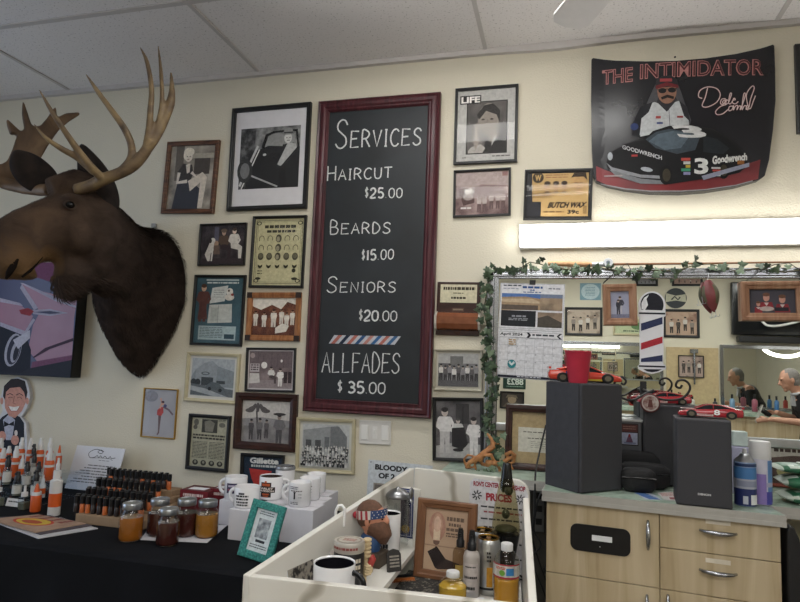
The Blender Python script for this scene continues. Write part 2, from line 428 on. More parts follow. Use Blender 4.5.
# ------------------------------------------------------------------ the big mirror
mt = .018
pTL = W(487, 273, 0); zt = 1.795; zb = 1.150
mx0, mx1 = W(498.5, 300, -mt).x, 2.35
t = thing('wall_mirror', 'long wall mirror with a stepped chrome frame above the counter', 'mirror', ((mx0+mx1)/2, 0, zb))
cx = (mx0+mx1)/2; hw = (mx1-mx0)/2; hh = zt-zb
G().box(-hw, -mt, .0, hw, -.001, hh-.03).build('glass', MIRROR, t)
g = G()     # stepped chrome mouldings: top and left
for i, (a0, a1, d) in enumerate(((-.0345, -.024, .030), (-.026, -.011, .036), (-.012, .006, .030))):
    g.box(-hw-.045+.0, -d, hh+a0, hw, 0, hh+a1)
g.build('top_rail', CHROME, t, bevel=.003)
g = G()
for a0, a1, d in ((-.048, -.034, .030), (-.035, -.018, .036), (-.019, .001, .029)):
    g.box(-hw+a0, -d, -.16, -hw+a1, -.0005, hh+.004)
g.build('side_rail', CHROME, t, bevel=.003)
G().box(-hw, -.03, -.02, hw, -.0, .012).build('bottom_rail', STEEL, t, bevel=.003)
ML = mt       # front of the glass
struct('trim_3', G().box(mx0+.004, -.008, .95, mx1, -.0, zb-.021), mat('beige_backsplash', 'c4b896', .5, var=.05))

# ================================================================== COUNTER AND CABINET
CZ = .985
FL, FR = Z(543, 490.5, CZ), Z(785, 516, CZ); R2 = Z(768, 506, CZ); R3 = Z(800, 510.5, CZ); LL = Z(455, 473, CZ); LR = Z(541, 482, CZ)
TOPM = ramp_mat('green_laminate', [(.3, '7b8f80'), (.5, '9aac9d'), (.7, 'b0c0b2')], 26, 8, .35)
FM = ramp_mat('blond_laminate', [(.25, '9c8867'), (.42, 'b5a383'), (.6, 'bfae90'), (.8, 'cbbc9f')], 3.5, 10, .45, 1.6, (4, 4, .35), bump=.05)
ly = LL.y
fx = (FR-FL); fx.z = 0; wid = fx.length; fx.normalize(); fa = math.atan2(fx.y, fx.x); fn = Vector((fx.y, -fx.x, 0))
# counter front line (a) and back ledge form one continuous worktop
poly = [(LL.x-.06, 0), (LL.x-.06, ly), (FL.x+.012, ly-.035), (FL.x, FL.y), (FR.x, FR.y), (R2.x, R2.y), (R2.x+.9, R2.y-.02), (R2.x+.9, -.0)]
t = thing('worktop', 'green speckled laminate worktop with a metal edge under the mirror', 'worktop', (0, 0, 0))
G().slab(poly, CZ-.028, CZ, 0).build('top', TOPM, t)
g = G()
front = poly[1:7]
for i in range(len(front)-1):
    p, q = Vector((*front[i], 0)), Vector((*front[i+1], 0)); d = (q-p).normalized(); n = Vector((d.y, -d.x, 0))
    for za, zb2, o in ((-.011, .001, .004), (-.021, -.010, .0025), (-.033, -.020, .004)):
        a0, b0 = p-d*.002, q+d*.002
        v = [a0, b0, b0+n*o, a0+n*o]
        g.hexa([(k.x, k.y, CZ+za) for k in v], [(k.x, k.y, CZ+zb2) for k in v])
g.build('edge_strip', mat('edge_aluminium', 'bdbcb8', .42, .6, var=.05), t)
# cabinet
def CFP(px, py):       # point on the cabinet's front plane, in cabinet coordinates (u along the front, z)
    p = PLN(px, py, FL-fn*.012, fn); return (p-FL).dot(fx), p.z
cab = thing('base_cabinet', 'blond wood-grain cabinet with a flap door and drawers', 'cabinet', (FL.x, FL.y, 0), (0, 0, fa))
u0 = CFP(546.2, 520)[0]; u1 = CFP(781.5, 560)[0]; um = CFP(659.5, 545)[0]
zt = CZ-.030; dpt = .36
zd = CFP(600, 579.5)[1]; zm1 = CFP(720, 555)[1]; zm2 = CFP(720, 598)[1]
G().box(u0, .032, .08, u1, dpt, zt-.001).build('body', FM, cab)
G().box(u0+.02, .05, 0, u1-.02, dpt-.02, .08).build('plinth', BLACK, cab)
gp = .0012
def pan(name, a, b, c, d): return G().box(a+gp, .012, c+gp, b-gp, .031, d-gp).build(name, FM, cab, bevel=.001, seg=1)
def handle(par, u, z, L, vert=False):
    pts = []
    for k in range(11):
        s = -1+2*k/10; pts.append((s*L/2, .012-.024*math.cos(s*PI/2)**.6 if abs(s) < 1 else .012, 0))
    if vert: pts = [(0, p[1], p[0]) for p in pts]
    rs = [.004+.0035*math.cos((-1+2*k/10)*PI/2) for k in range(11)]
    G().tube(pts, rs, 10).build('handle', CHROME, par, loc=(u, 0, z))
door = pan('flap_door', u0, um, zd, zt-.002)
h0 = CFP(648, 535); handle(door, h0[0], h0[1], .088, True)
c0, c1 = CFP(570, 539), CFP(630, 540); cc = CFP(600, 539.5)
# dark oval recess in the flap door with a grille
t_ = CFP(600, 526)[1]; b_ = CFP(600, 553)[1]
g = G(); W2, H2, rr = (c1[0]-c0[0])/2, (t_-b_)/2, .022; pp = []
for qx, qz, a0 in ((1, 1, 0), (-1, 1, 90), (-1, -1, 180), (1, -1, 270)):
    for k in range(7):
        a = math.radians(a0+15*k); pp.append((qx*(W2-rr)+rr*math.cos(a), qz*(H2-rr)+rr*math.sin(a)))
g.prism(pp, .0085, .0125); rc = g.build('recess', mat('recess_black', '141416', .3, var=.1), door, loc=(cc[0], 0, cc[1]))
l0 = CFP(602, 538.5); G().box(-.031, .007, -.0085, .031, .0086, .0085).build('paper_label', PAPER, rc, loc=(l0[0]-cc[0], 0, l0[1]-cc[1]))
G().ell((0, .008, -.022), .0015, .001, .0015).build('pilot_light', PAPER, rc)
d1 = pan('drawer', um, u1, zm1, zt-.002); d2 = pan('drawer', um, u1, zm2, zm1); d3 = pan('drawer', um, u1, zm2-.2, zm2); d4 = pan('drawer', um, u1, .08, zm2-.2)
lowd = pan('lower_door', u0, um, .08, zd)
for dr, hp, lp in ((d1, (718, 532), (718, 522.5)), (d2, (718, 572), (718, 561.5))):
    h_ = CFP(*hp); handle(dr, h_[0], h_[1], .1)
    l_ = CFP(*lp); G().box(-.034, .0108, -.0065, .034, .0122, .0065).build('label_strip', mat('masking_tape', 'd8d0bf', .7), dr, loc=(l_[0], 0, l_[1]))
h_ = CFP(647, 603); handle(lowd, h_[0], h_[1]-.02, .088, True)
h_ = CFP(668, 603); handle(d3, h_[0], h_[1]-.02, .088, True)
# hinge and bracket on the dark left side
for za in (CFP(545, 574)[1]-.008, zt-.028): G().box(u0-.012, .04, za, u0+.002, .07, za+.018).build('hinge', BLACK, cab)
# dark flat sheet on the wall under the ledge, wall socket strip and the cables that hang there
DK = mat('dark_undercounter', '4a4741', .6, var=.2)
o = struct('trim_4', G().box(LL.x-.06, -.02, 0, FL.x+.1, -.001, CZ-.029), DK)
sp = W(539, 508, -.03)
t = thing('outlet_strip', 'grey wall outlet strip beside the cabinet', 'outlet', sp)
G().box(-.022, -.012, -.09, .022, .009, .09).build('body', mat('outlet_grey', '6a6a68', .5), t, bevel=.003)
for dz in (-.05, 0, .05): G().box(-.012, -.0135, dz-.012, .012, -.0119, dz+.012).build('socket', BLACK, t)
def cable(label, pts, r=.0035, m=None, name='cable'):
    P = []
    pts = [Vector(p) for p in pts]
    for i in range(len(pts)-1):
        p0, p1, p2, p3 = pts[max(i-1, 0)], pts[i], pts[i+1], pts[min(i+2, len(pts)-1)]
        for k in range(6):
            s = k/6; P.append(.5*((2*p1)+(p2-p0)*s+(2*p0-5*p1+4*p2-p3)*s*s+(3*p1-p0-3*p2+p3)*s**3))
    P.append(pts[-1])
    return tag(G().tube(P, r, 6).build(name, m or BLACK), label, 'cable')
cable('black speaker cable hanging beside the cabinet edge', [W(546, 425, -.14), W(540, 450, -.16), W(536, 470, -.25), W(535, 487, -.29), W(535, 510, -.29), W(533, 540, -.28), W(545, 578, -.24), W(556, 606, -.2)])
cable('thin black cable looping behind the display counter', [W(545, 487, -.30), W(538, 500, -.32), W(534, 530, -.3), W(541, 545, -.3), W(532, 560, -.3), W(543, 590, -.3), W(549, 610, -.3)], .003)
# black chair back at the right of the cabinet
t = thing('barber_chair', 'black barber chair with a padded back at the right edge beside the cabinet', 'chair', (.647, -.50, 0))
VIN = mat('black_vinyl', '1f1f21', .4, var=.1)
g = G(); g.prism([(.0, .42), (-.002, .80), (.0, .945), (.006, .958), (.018, .955), (.030, .925), (.042, .88), (.052, .83), (.056, .42)], -.02, .09); g.build('backrest', VIN, t, bevel=.008, seg=3)
g = G(); g.prism([(.05, .46), (.05, .80), (.07, .845), (.12, .85), (.50, .83), (.52, .80), (.52, .46)], .01, .07); g.build('armrest', VIN, t, bevel=.015, seg=3)
G().box(.05, -.42, .38, .55, .012, .50).build('seat', VIN, t, bevel=.03, seg=3)
G().lathe([(.25, 0), (.25, .02), (.06, .05), (.04, .1), (.04, .38)], 24, c=(.30, -.20, 0)).build('base', CHROME, t)

# ================================================================== PICTURES ON THE WALL
def quad(tl, tr, br, bl, y):
    p = [W(*c, y) for c in (tl, tr, br, bl)]; c = sum(p, Vector())/4
    wd = ((p[1]-p[0]).length+(p[2]-p[3]).length)/2; ht = ((p[0]-p[3]).length+(p[1]-p[2]).length)/2
    e = (p[1]-p[0])+(p[2]-p[3]); return c, wd, ht, math.atan2(e.z, e.x)
def framed(name, label, px, fw, depth, fmat, paint, matb=None, mw=0, sheet='cfcbc0', y=0, group=None, prof=None, glass=True, cat='picture', corner=None, at=None, mwv=None):
    """px: corners TL TR BR BL in the photograph"""
    if at: c, wd, ht, tilt = at
    else: c, wd, ht, tilt = quad(*px, y-depth*.9)
    t = thing(name, label, cat, (c.x, y, c.z), (0, -tilt, 0), group)
    d = depth
    pr = prof or [(0, .0005), (0, d*.85), (fw*.12, d), (fw*.45, d), (fw*.6, d*.86), (fw*.92, d*.78), (fw, d*.7), (fw, d*.2)]
    G().frame(wd, ht, pr).build('frame', fmat, t)
    iw, ih = wd-2*fw, ht-2*fw
    G().box(-wd/2+.003, -d*.25, -ht/2+.003, wd/2-.003, -.001, ht/2-.003).build('backing', mat('frame_backing', '5a4b3a', .8), t)
    yb = -d*.3
    if matb:
        G().box(-iw/2-.001, yb, -ih/2-.001, iw/2+.001, -d*.25, ih/2+.001).build('mat_board', mat('mat_'+matb, matb, .75, var=.03), t)
        mv = mw if mwv is None else mwv
        iw -= 2*mw; ih -= 2*mv; yb -= .0004
    cv = Canvas(iw, ih, yb); cv.rect(0, 0, 1, 1, sheet); paint(cv)
    cv.build('print', t)
    if glass:
        wd2, ht2 = wd-2*fw+.002, ht-2*fw+.002
        G().add([(-wd2/2, -d*.62, -ht2/2), (wd2/2, -d*.62, -ht2/2), (wd2/2, -d*.62, ht2/2), (-wd2/2, -d*.62, ht2/2)], [(0, 1, 2, 3)]).build('glass', GLASS, t, recalc=False)
    if corner:
        g = G()
        for sx in (-1, 1):
            for sz in (-1, 1):
                xa, xb = sorted((sx*(wd/2+.0005), sx*(wd/2-fw))); za, zb_ = sorted((sz*(ht/2+.0005), sz*(ht/2-fw)))
                g.box(xa, -d-.0008, za, xb, -d*.7, zb_)
        g.build('corner_block', corner, t)
    return t
def Q(x0, y0, x1, y1, dx=0, dy=0):   # box corners with lean dx (top relative to bottom) and rise dy (right relative to left)
    return ((x0+dx, y0), (x1+dx, y0+dy), (x1, y1+dy), (x0, y1))

def p_seated(c):
    c.rect(0, 0, 1, 1, photo('6f685f', 'b5ab9b', '948b7e', 14)); c.rect(.12, .0, .3, .55, '655d54'); c.rect(.5, .12, 1, .2, 'aaa192'); c.rect(.55, .2, .9, .45, '4b443e')
    c.poly([(.18, .42), (.3, .28), (.5, .3), (.55, .45), (.45, .62), (.25, .62)], '3c3735')
    c.poly([(.2, .6), (.5, .55), (.75, .7), (.7, 1), (.12, 1)], '35363d')
    c.line([(.22, .42), (.2, .58), (.42, .56)], .018, 'd8cdbf'); c.line([(.5, .42), (.62, .5), (.45, .58)], .016, 'd8cdbf')
    c.poly([(.45, .56), (.75, .42), (.86, .5), (.8, .98), (.7, .98), (.72, .58), (.5, .72)], 'd2c6b6'); c.poly([(.36, .3), (.46, .28), (.46, .42), (.4, .44)], 'd8cdbf')
    c.ell(.41, .17, .09, .085, 'dccfbf'); c.ell(.41, .1, .12, .07, 'e3dac8'); c.ell(.34, .15, .05, .07, 'e3dac8'); c.ell(.38, .17, .012, .01, '46403a'); c.ell(.44, .17, .012, .01, '46403a'); c.line([(.385, .215), (.43, .215)], .003, '6a4a44')
def p_car(c):
    c.rect(0, 0, 1, 1, photo('4c4c4c', '9a9a98', '747473', 30)); c.rect(0, 0, .25, 1, photo('222222', '6a6a6a', '404040', 40))
    c.poly([(.15, .42), (.5, .3), (1, .35), (1, 1), (.12, 1)], '2a2a2b'); c.poly([(.36, .33), (.42, .12), (.55, .07), (.95, .06), (.99, .35), (.96, .35), (.92, .1), (.57, .1), (.46, .15), (.41, .36)], '1c1c1c')
    c.poly([(.42, .3), (.47, .16), (.58, .11), (.9, .11), (.94, .35)], '8f8f8d'); c.line([(.02, .95), (.3, .3)], .012, 'c4c4c2'); c.line([(.05, 1), (.33, .36)], .006, 'e0e0dd')
    c.poly([(.64, .6), (.72, .3), (.9, .28), (.98, .4), (.7, .72), (.6, .68)], '2f2f30'); c.poly([(.64, .62), (.8, .27), (.93, .3), (.95, .36), (.7, .65)], 'b4b4b2')
    c.line([(.72, .42), (.55, .4), (.42, .45)], .018, '303031'); c.ell(.42, .45, .03, .02, 'c9c9c6')
    c.ell(.8, .2, .065, .085, 'c9c8c4'); c.ell(.8, .115, .12, .03, '767675'); c.ell(.8, .085, .075, .05, '8a8a88'); c.rect(.73, .1, .875, .12, '2c2c2c')
    c.ell(.78, .195, .01, .008, '333333'); c.ell(.83, .195, .01, .008, '333333'); c.line([(.78, .24), (.83, .24)], .003, '444444')
    c.line([(.2, .78), (.66, .98)], .008, 'aaaaaa'); c.ell(.1, .7, .13, .2, '3a3a3a'); c.ell(.1, .7, .08, .13, '777777')
def p_dogs(c):
    c.rect(0, 0, 1, 1, photo('1f1b1f', '4c4347', '352f33', 20)); c.rect(.3, .05, .4, .5, '5d5c6b'); c.rect(.05, .85, 1, 1, '3c3438')
    c.poly([(.1, .75), (.2, .45), (.3, .45), (.32, .62), (.24, .72), (.22, .92), (.17, .92)], 'c9c4bd'); c.ell(.27, .4, .06, .08, 'd2cec8'); c.ell(.22, .4, .03, .06, '3b3432'); c.line([(.28, .6), (.26, .92)], .008, 'd5d1cb')
    c.person(.52, .12, .75, 'b79a86', '5a4a40', '3a3034', '6b5b4a', sit=True); c.person(.76, .08, .78, 'd9c6b5', 'd5d0c8', 'c9c4bc', '4a3c34', sit=True); c.ell(.52, .14, .07, .05, '6b5c4e')
    c.ell(.36, .48, .05, .08, 'a08572'); c.poly([(.3, .52), (.43, .52), (.45, .75), (.3, .75)], '6a5a52')
def p_beards(c):
    c.rect(0, 0, 1, 1, 'bdb792'); ink = '3a382c'
    for r_ in ((.03, .03, .97, .97, .003), (.06, .05, .94, .95, .0015)):
        c.line([(r_[0], r_[1]), (r_[2], r_[1]), (r_[2], r_[3]), (r_[0], r_[3]), (r_[0], r_[1])], r_[4], ink)
    for u in (.08, .92):
        for v in (.07, .93): c.ell(u, v, .05, .03, ink); c.ell(u, v, .03, .018, 'bdb792')
    c.lines(.2, .1, .85, .16, 1, ink, .75, 5); c.lines(.25, .175, .85, .225, 1, ink, .75, 6)
    for j, v in enumerate((.3, .44, .57)):
        for i in range(5):
            u = .15+.175*i
            if i == 2: c.ell(u, v, .06, .06, '4a473a'); c.ell(u-.01, v+.01, .035, .04, '97917a')
            elif j < 2: c.line([(u+.05*math.cos(a), v+.01-.05*math.sin(a)) for a in [PI*k/10-.4 for k in range(14)]], .003, ink)
            else: c.ell(u, v, .06, .055, '4e4b3d'); c.ell(u, v-.01, .045, .035, '6a6653')
    for i in range(5):
        u = .15+.175*i; c.poly([(u-.05, .69), (u, .71), (u+.05, .69), (u+.04, .73), (u, .75), (u-.04, .73)], ink)
    c.ell(.84, .78, .04, .03, ink); c.lines(.1, .78, .2, .86, 2, ink, .3, 3)
    c.ell(.12, .9, .06, .02, ink); c.ell(.86, .9, .06, .02, ink)
def p_ad(c):
    c.rect(0, 0, 1, 1, ramp_mat('photo_teal', [(.35, '2f4852'), (.65, '3f5e69')], 8)); c.rect(.2, .025, .9, .05, 'a9b6b8')
    c.lines(.22, .07, .9, .1, 1, 'c9d0cf', .7, 2)
    c.poly([(.34, .16), (.68, .12), (.62, .36), (.3, .4)], 'c5c8c5'); c.lines(.38, .19, .6, .33, 4, '6b7476', .2, 3)
    c.poly([(.3, .42), (.78, .4), (.8, .68), (.28, .7)], 'b9bcb7'); c.rect(.34, .46, .5, .66, 'a6aaa6'); c.line([(.5, .42), (.5, .69)], .002, '7d8586')
    c.person(.16, .1, .58, 'c9a48a', '5b3b37', '5b3b37', '4a3328', arm=True); c.poly([(.1, .36), (.22, .36), (.27, .64), (.06, .64)], '573835')
    c.ell(.72, .22, .07, .06, 'd7d3cc'); c.ell(.72, .3, .1, .05, 'cfc9c1'); c.ell(.7, .2, .02, .02, '4a3430'); c.ell(.78, .26, .03, .02, '8a3a30')
    c.rect(.1, .74, .9, .95, '9fb0b2'); c.lines(.13, .76, .62, .93, 7, '4a5c63', .4, 4); c.rect(.66, .86, .87, .93, '2c4550')
def p_sepia(c):
    c.rect(0, 0, 1, 1, photo('3f1f13', '8f5e42', '633522', 22)); c.poly([(0, 0), (1, 0), (1, .18), (.8, .1), (.66, .3), (.45, .18), (.2, .32), (0, .22)], 'd6cfc4')
    for u, v, h in ((.08, .35, .4), (.28, .38, .42), (.5, .3, .5), (.68, .3, .4), (.8, .38, .42), (.93, .32, .4)):
        c.person(u, v, h, 'a98d77', 'd9d2c6', 'cfc7ba', '3b2116', arm=False, ar=1.0)
    c.rect(0, .78, 1, 1, photo('4a2416', '6f412c', '5a2f1e', 26)); c.poly([(.55, .8), (.7, .68), (.86, .74), (.8, .9), (.55, .95)], 'd9d2c6')
def p_building(c):
    c.rect(0, 0, 1, 1, '9fa4a8'); c.poly([(0, .5), (.1, .3), (.3, .12), (.48, .06), (.62, .2), (1, .32), (1, .75), (0, .7)], '7f868a'); c.poly([(.1, .3), (.3, .12), (.48, .06), (.6, .2), (.6, .7), (.08, .7)], '8c9296')
    c.ell(.33, .4, .1, .045, '4b5256'); c.ell(.33, .4, .07, .025, '8c9296'); c.rect(.24, .5, .52, .72, '3a4044'); c.rect(.6, .58, .8, .66, '3a4044')
    for u in (.06, .16): c.ell(u, .64, .07, .09, '2e3437')
    c.poly([(0, .68), (1, .8), (1, 1), (0, .98)], '5b6165'); c.poly([(0, .74), (.35, .8), (.9, 1), (.6, 1), (0, .86)], '9ba0a3'); c.poly([(.38, .7), (.48, .62), (.66, .63), (.72, .72), (.8, .76), (.78, .84), (.36, .8)], '525a5e'); c.ell(.45, .8, .04, .05, '202527'); c.ell(.7, .83, .04, .05, '202527')
def p_shop(c):
    c.rect(0, 0, 1, 1, photo('4b3d3f', '8b7b7a', '675858', 12)); c.rect(0, 0, 1, .45, '675a5c'); c.poly([(0, .8), (1, .75), (1, 1), (0, 1)], '8c8080')
    for u in (.2, .33, .52, .66, .8): c.line([(u, 0), (u, .42)], .002, '54484a')
    c.ell(.07, .12, .06, .07, '9c8c8a'); c.ell(.35, .38, .07, .09, 'd8d2cc'); c.ell(.75, .26, .025, .04, 'd8d2cc'); c.rect(.02, .34, .24, .56, 'b5abaa'); c.lines(.04, .36, .22, .54, 3, '4b3f41', .6, 7)
    c.poly([(.02, .6), (.24, .6), (.26, .85), (.0, .88)], 'c5bfb9'); c.person(.52, .42, .45, 'b9a79c', 'd5d0ca', '4a4040', '2b2425', sit=True, ar=.9); c.person(.73, .46, .48, 'b9a79c', 'e0dcd6', 'd5d0ca', '2b2425', ar=.9)
    for u in (.85, .95): c.rect(u-.04, .55, u+.04, .85, '3a3032')
def p_riders(c):
    c.rect(0, 0, 1, 1, 'b9b4ae'); c.rect(0, .58, 1, 1, photo('6b6768', '918d8b', '7c7877', 20)); c.poly([(0, .45), (.4, .4), (1, .46), (1, .62), (0, .62)], '8b8888')
    for k in range(7):
        a = PI*k/6; c.ell(.32+.17*math.cos(a), .25-.08*math.sin(a), .09, .05, '55504f', rot=a)
    c.line([(.3, .25), (.34, .8)], .008, '4b4646')
    for u, v, h, t_ in ((.2, .45, .5, '4c484a'), (.38, .42, .52, '6c6869'), (.52, .45, .45, '5a5658')): c.person(u, v, h, '8c8078', t_, '454143', '2f2b2c', arm=False)
    c.person(.78, .3, .72, '8a7c74', '6a6769', '4f4c4e', '2c2829'); c.ell(.78, .31, .13, .035, '33302f')
def p_dancer(c):
    c.rect(0, 0, 1, 1, ramp_mat('photo_palegrey', [(.3, '96959b'), (.7, 'acabb0')], 5)); c.ell(.2, .15, .22, .12, '85858c')
    c.poly([(.46, .52), (.56, .52), (.54, .72), (.53, .92), (.48, .97), (.45, .95), (.49, .9), (.48, .72)], '6d5a5c'); c.poly([(.42, .44), (.5, .38), (.6, .36), (.62, .48), (.55, .56), (.42, .54)], 'b04a48')
    c.line([(.5, .4), (.55, .28), (.5, .18)], .008, 'c79a86'); c.line([(.6, .36), (.78, .42), (.92, .52)], .009, '71606a'); c.ell(.57, .29, .05, .04, 'c79a86'); c.ell(.58, .26, .05, .025, '58404a'); c.ell(.66, .34, .05, .035, '4a4a70')
def p_news(c):
    c.rect(0, 0, 1, 1, 'a5a28d'); ink = '35342f'
    c.rect(.28, .03, .72, .3, '3c3b36'); c.poly([(.35, .08), (.5, .04), (.64, .1), (.6, .28), (.38, .28)], '77756a'); c.ell(.12, .1, .07, .07, '5c5a51'); c.ell(.85, .13, .09, .05, '6b695f')
    c.ell(.1, .2, .06, .05, '55534b'); c.lines(.74, .02, .95, .08, 2, ink, .4, 2); c.lines(.05, .34, .95, .46, 2, ink, .62, 3)
    c.lines(.05, .49, .47, .84, 12, ink, .4, 4); c.lines(.52, .49, .95, .84, 12, ink, .4, 5)
    for i in range(4): c.ell(.16+.23*i, .92, .08, .055, ink); c.ell(.16+.23*i, .91, .035, .03, '8a887a')
def p_crowd(c):
    c.rect(0, 0, 1, 1, 'b3b4b2'); c.poly([(.02, .15), (.75, .02), (.95, .3), (.95, 1), (.02, 1)], '8c8e8e'); c.poly([(.6, .05), (.78, .04), (.95, .28), (.95, .75), (.6, .7)], '6f7172')
    for u in (.08, .28): c.rect(u, .38, u+.12, .62, '4a4b4c')
    c.rect(.48, .3, .58, .6, '66686a')
    r = random.Random(3)
    for j in range(6):
        for i in range(18):
            u = .02+.055*i+r.uniform(-.012, .012); v = .56+.075*j+r.uniform(-.02, .02)-.012*(i > 9)*2
            c.rect(u-.02, v+.02, u+.024, min(1, v+.12), r.choice(['2e2f30', '505152', 'a9aaa8', 'd0d0cd', '3b3c3d'])); c.ell(u, v, .016, .024, 'b9b6b0', 8)
def p_razor(c):
    c.rect(0, 0, 1, 1, '23303f'); c.rect(.06, .04, .96, .16, '23303f'); c.text('Gillette', .16, .02, .92, .17, 'cfcfca', .05); c.lines(.2, .2, .9, .27, 1, 'b9bcb8', .8, 4)
    c.poly([(.15, .3), (.75, .34), (.68, .6), (.6, .75), (.3, .72), (.22, .55)], 'b13a35'); c.rect(.1, .8, .9, .86, 'a9aaa6')
def p_life(c):
    c.rect(0, 0, 1, 1, 'b3b1ad'); c.rect(.16, .16, .87, .9, '2b2928'); c.rect(.18, .175, .85, .885, photo('3a3735', '696460', '504b48', 9))
    c.poly([(.45, .88), (.5, .72), (.62, .6), (.8, .66), (.85, .75), (.85, .885)], '2c2a29'); c.poly([(.2, .85), (.25, .8), (.42, .76), (.5, .82), (.45, .885), (.2, .885)], 'a39d97')
    c.ell(.55, .42, .19, .23, '8c837b'); c.poly([(.34, .35), (.46, .22), (.62, .2), (.74, .3), (.74, .48), (.68, .36), (.5, .3), (.38, .42)], '2d2a28'); c.poly([(.3, .5), (.36, .46), (.4, .72), (.33, .84), (.28, .72)], '968c84')
    c.poly([(.52, .62), (.7, .54), (.74, .66), (.58, .75)], '857b73'); c.ell(.45, .42, .03, .012, '35302d'); c.ell(.6, .42, .03, .012, '35302d'); c.line([(.46, .56), (.57, .56)], .003, '4a3a36'); c.line([(.53, .42), (.51, .5)], .002, '5f554e')
    c.poly([(.6, .8), (.64, .66), (.7, .64)], 'c5c2be'); c.rect(.04, .07, .41, .19, '2a2726'); c.text('LIFE', .06, .085, .39, .175, 'e8e5df', .04)
    c.lines(.62, .93, .93, .95, 1, '5a5754', .7, 3); c.lines(.04, .55, .12, .75, 4, '77736e', .12, 4); c.lines(.1, .94, .17, .96, 1, '5a5754', .5, 5)
def p_pink(c):
    c.rect(0, 0, 1, 1, photo('5b4341', 'a08a86', '7d6664', 14)); c.poly([(0, 0), (1, 0), (1, .35), (.5, .3), (.2, .42), (0, .3)], 'a79793'); c.poly([(.05, .42), (.2, .35), (.35, .5), (.36, .72), (.15, .78)], '54403e')
    c.ell(.24, .58, .1, .08, 'a0938f'); c.poly([(.15, .42), (.3, .38), (.36, .48), (.2, .52)], 'd5d0cb'); c.rect(.88, .02, .98, .12, '8d6b68')
    for u in (.45, .55, .68, .8, .9): c.person(u, .48+.06*(u < .6), .4, '8d7974', 'b5a8a3', '64504e', '46312f', arm=False, ar=.8)
    c.lines(.1, .82, .3, .9, 1, 'd0c9c5', .5, 2)
def p_wax(c):
    tan = 'b3925c'
    c.rect(0, 0, 1, 1, '27272b'); c.poly([(.08, .03), (.98, .03), (.98, .97), (.24, .97), (.24, .65), (.1, .65)], ramp_mat('photo_tan', [(.35, 'ab8a55'), (.65, 'bd9c66')], 12))
    c.ell(.18, .12, .09, .12, '3b2f22'); c.text('W', .13, .06, .23, .19, tan, .04); c.lines(.3, .06, .66, .16, 2, '8a5a3c', .35, 2)
    for u in (.33, .47, .6): c.ell(u, .33, .05, .1, 'a8845a'); c.ell(u, .25, .052, .05, '3d2f24'); c.ell(u-.015, .33, .008, .01, '3d2f24'); c.ell(u+.02, .33, .008, .01, '3d2f24'); c.rect(u-.035, .42, u+.035, .46, '5a4530')
    c.ell(.83, .26, .12, .22, 'b5905f'); c.poly([(.7, .14), (.76, .02), (.93, .02), (.96, .2), (.9, .12), (.75, .12)], '35291f'); c.ell(.78, .25, .02, .015, '35291f'); c.ell(.87, .25, .02, .015, '35291f'); c.line([(.79, .37), (.87, .37)], .003, '6a3f2c'); c.line([(.82, .26), (.815, .32)], .003, '7a5a3a')
    c.lines(.1, .46, .4, .58, 3, '7a5f3c', .45, 3); c.text('BUTCH WAX', .36, .66, .95, .79, '26211c', .04, .06); c.text('39c', .66, .83, .84, .92, '26211c', .03); c.lines(.28, .86, .6, .92, 1, '7a5f3c', .4, 5); c.rect(.9, .75, .96, .92, '8a6e45')
def p_trio(c):
    c.rect(0, 0, 1, 1, photo('383638', '6f6c6e', '545153', 12)); c.poly([(0, .8), (.5, .72), (1, .76), (1, 1), (0, 1)], 'a5a3a1'); c.rect(.45, .05, .75, .4, '3b393b'); c.rect(.6, .1, .62, .5, '222222')
    c.person(.2, .12, .8, 'bcb0a8', 'cfccca', 'b5b2b0', '2a2829'); c.person(.85, .28, .66, 'bcb0a8', 'd9d6d4', 'cfccca', '2a2829'); c.person(.5, .3, .5, 'b5a9a1', 'c2bfbd', '2a2829', '4a4748', sit=True)
    c.poly([(.36, .48), (.64, .46), (.72, .75), (.6, .85), (.36, .8)], '2b292b'); c.ell(.5, .86, .12, .03, '2b292b')
def p_barbers(c):
    c.rect(0, 0, 1, 1, photo('454548', '98989a', '6c6c6e', 18)); c.rect(0, 0, 1, .3, 'a6a5a3'); c.rect(.3, .08, .62, .34, '6c6b6a')
    for i in range(9): c.person(.07+.11*i, .32+.05*(i % 2), .52, 'a59a92', ['d0cdc9', '5a5859', '858385'][i % 3], '39373a', '2a2829', arm=False, ar=.75)
    c.rect(0, .82, 1, 1, '59585a')

F_PX = {}
framed('picture_frame', 'brown wood-framed photo of a seated woman in a dark dress, beside the antlers', ((166.6,141.5),(218.2,139.8),(213.8,212.8),(161,213.4)), .022, .02, WALNUT, p_seated)
framed('picture_frame', 'large black-framed photo of a man in a hat in an open car, white mat', ((232.3,108.8),(311.2,100.9),(305.6,208.3),(225.8,210.2)), .021, .022, BLACKW, p_car, 'd5d3d6', .030, '8a8a8a', mwv=.085)
framed('picture_frame', 'small black-framed photo of a boy, a man and a sitting dog', ((200,223.8),(246.5,222.4),(243.8,265),(197,265.8)), .008, .016, BLACKW, p_dogs)
framed('picture_frame', 'black-framed cream chart of beard and hair shapes in rows', ((253,216.3),(306.6,214.6),(302,288.2),(248,287.2)), .012, .018, BLACKW, p_beards, sheet='bdb792')
framed('picture_frame', 'black-framed blue-green magazine advert with a woman beside a white appliance', ((194.6,274.6),(245.4,275),(240.6,346.6),(189.2,344.8)), .012, .018, BLACKW, p_ad)
framed('picture_frame', 'orange-brown wood-framed sepia group photo with dark corner blocks', ((248,293),(301.6,291.6),(298.2,342),(244.4,339.6)), .026, .018, OAK, p_sepia, corner=mat('corner_block_dark', '2b1c14', .5))
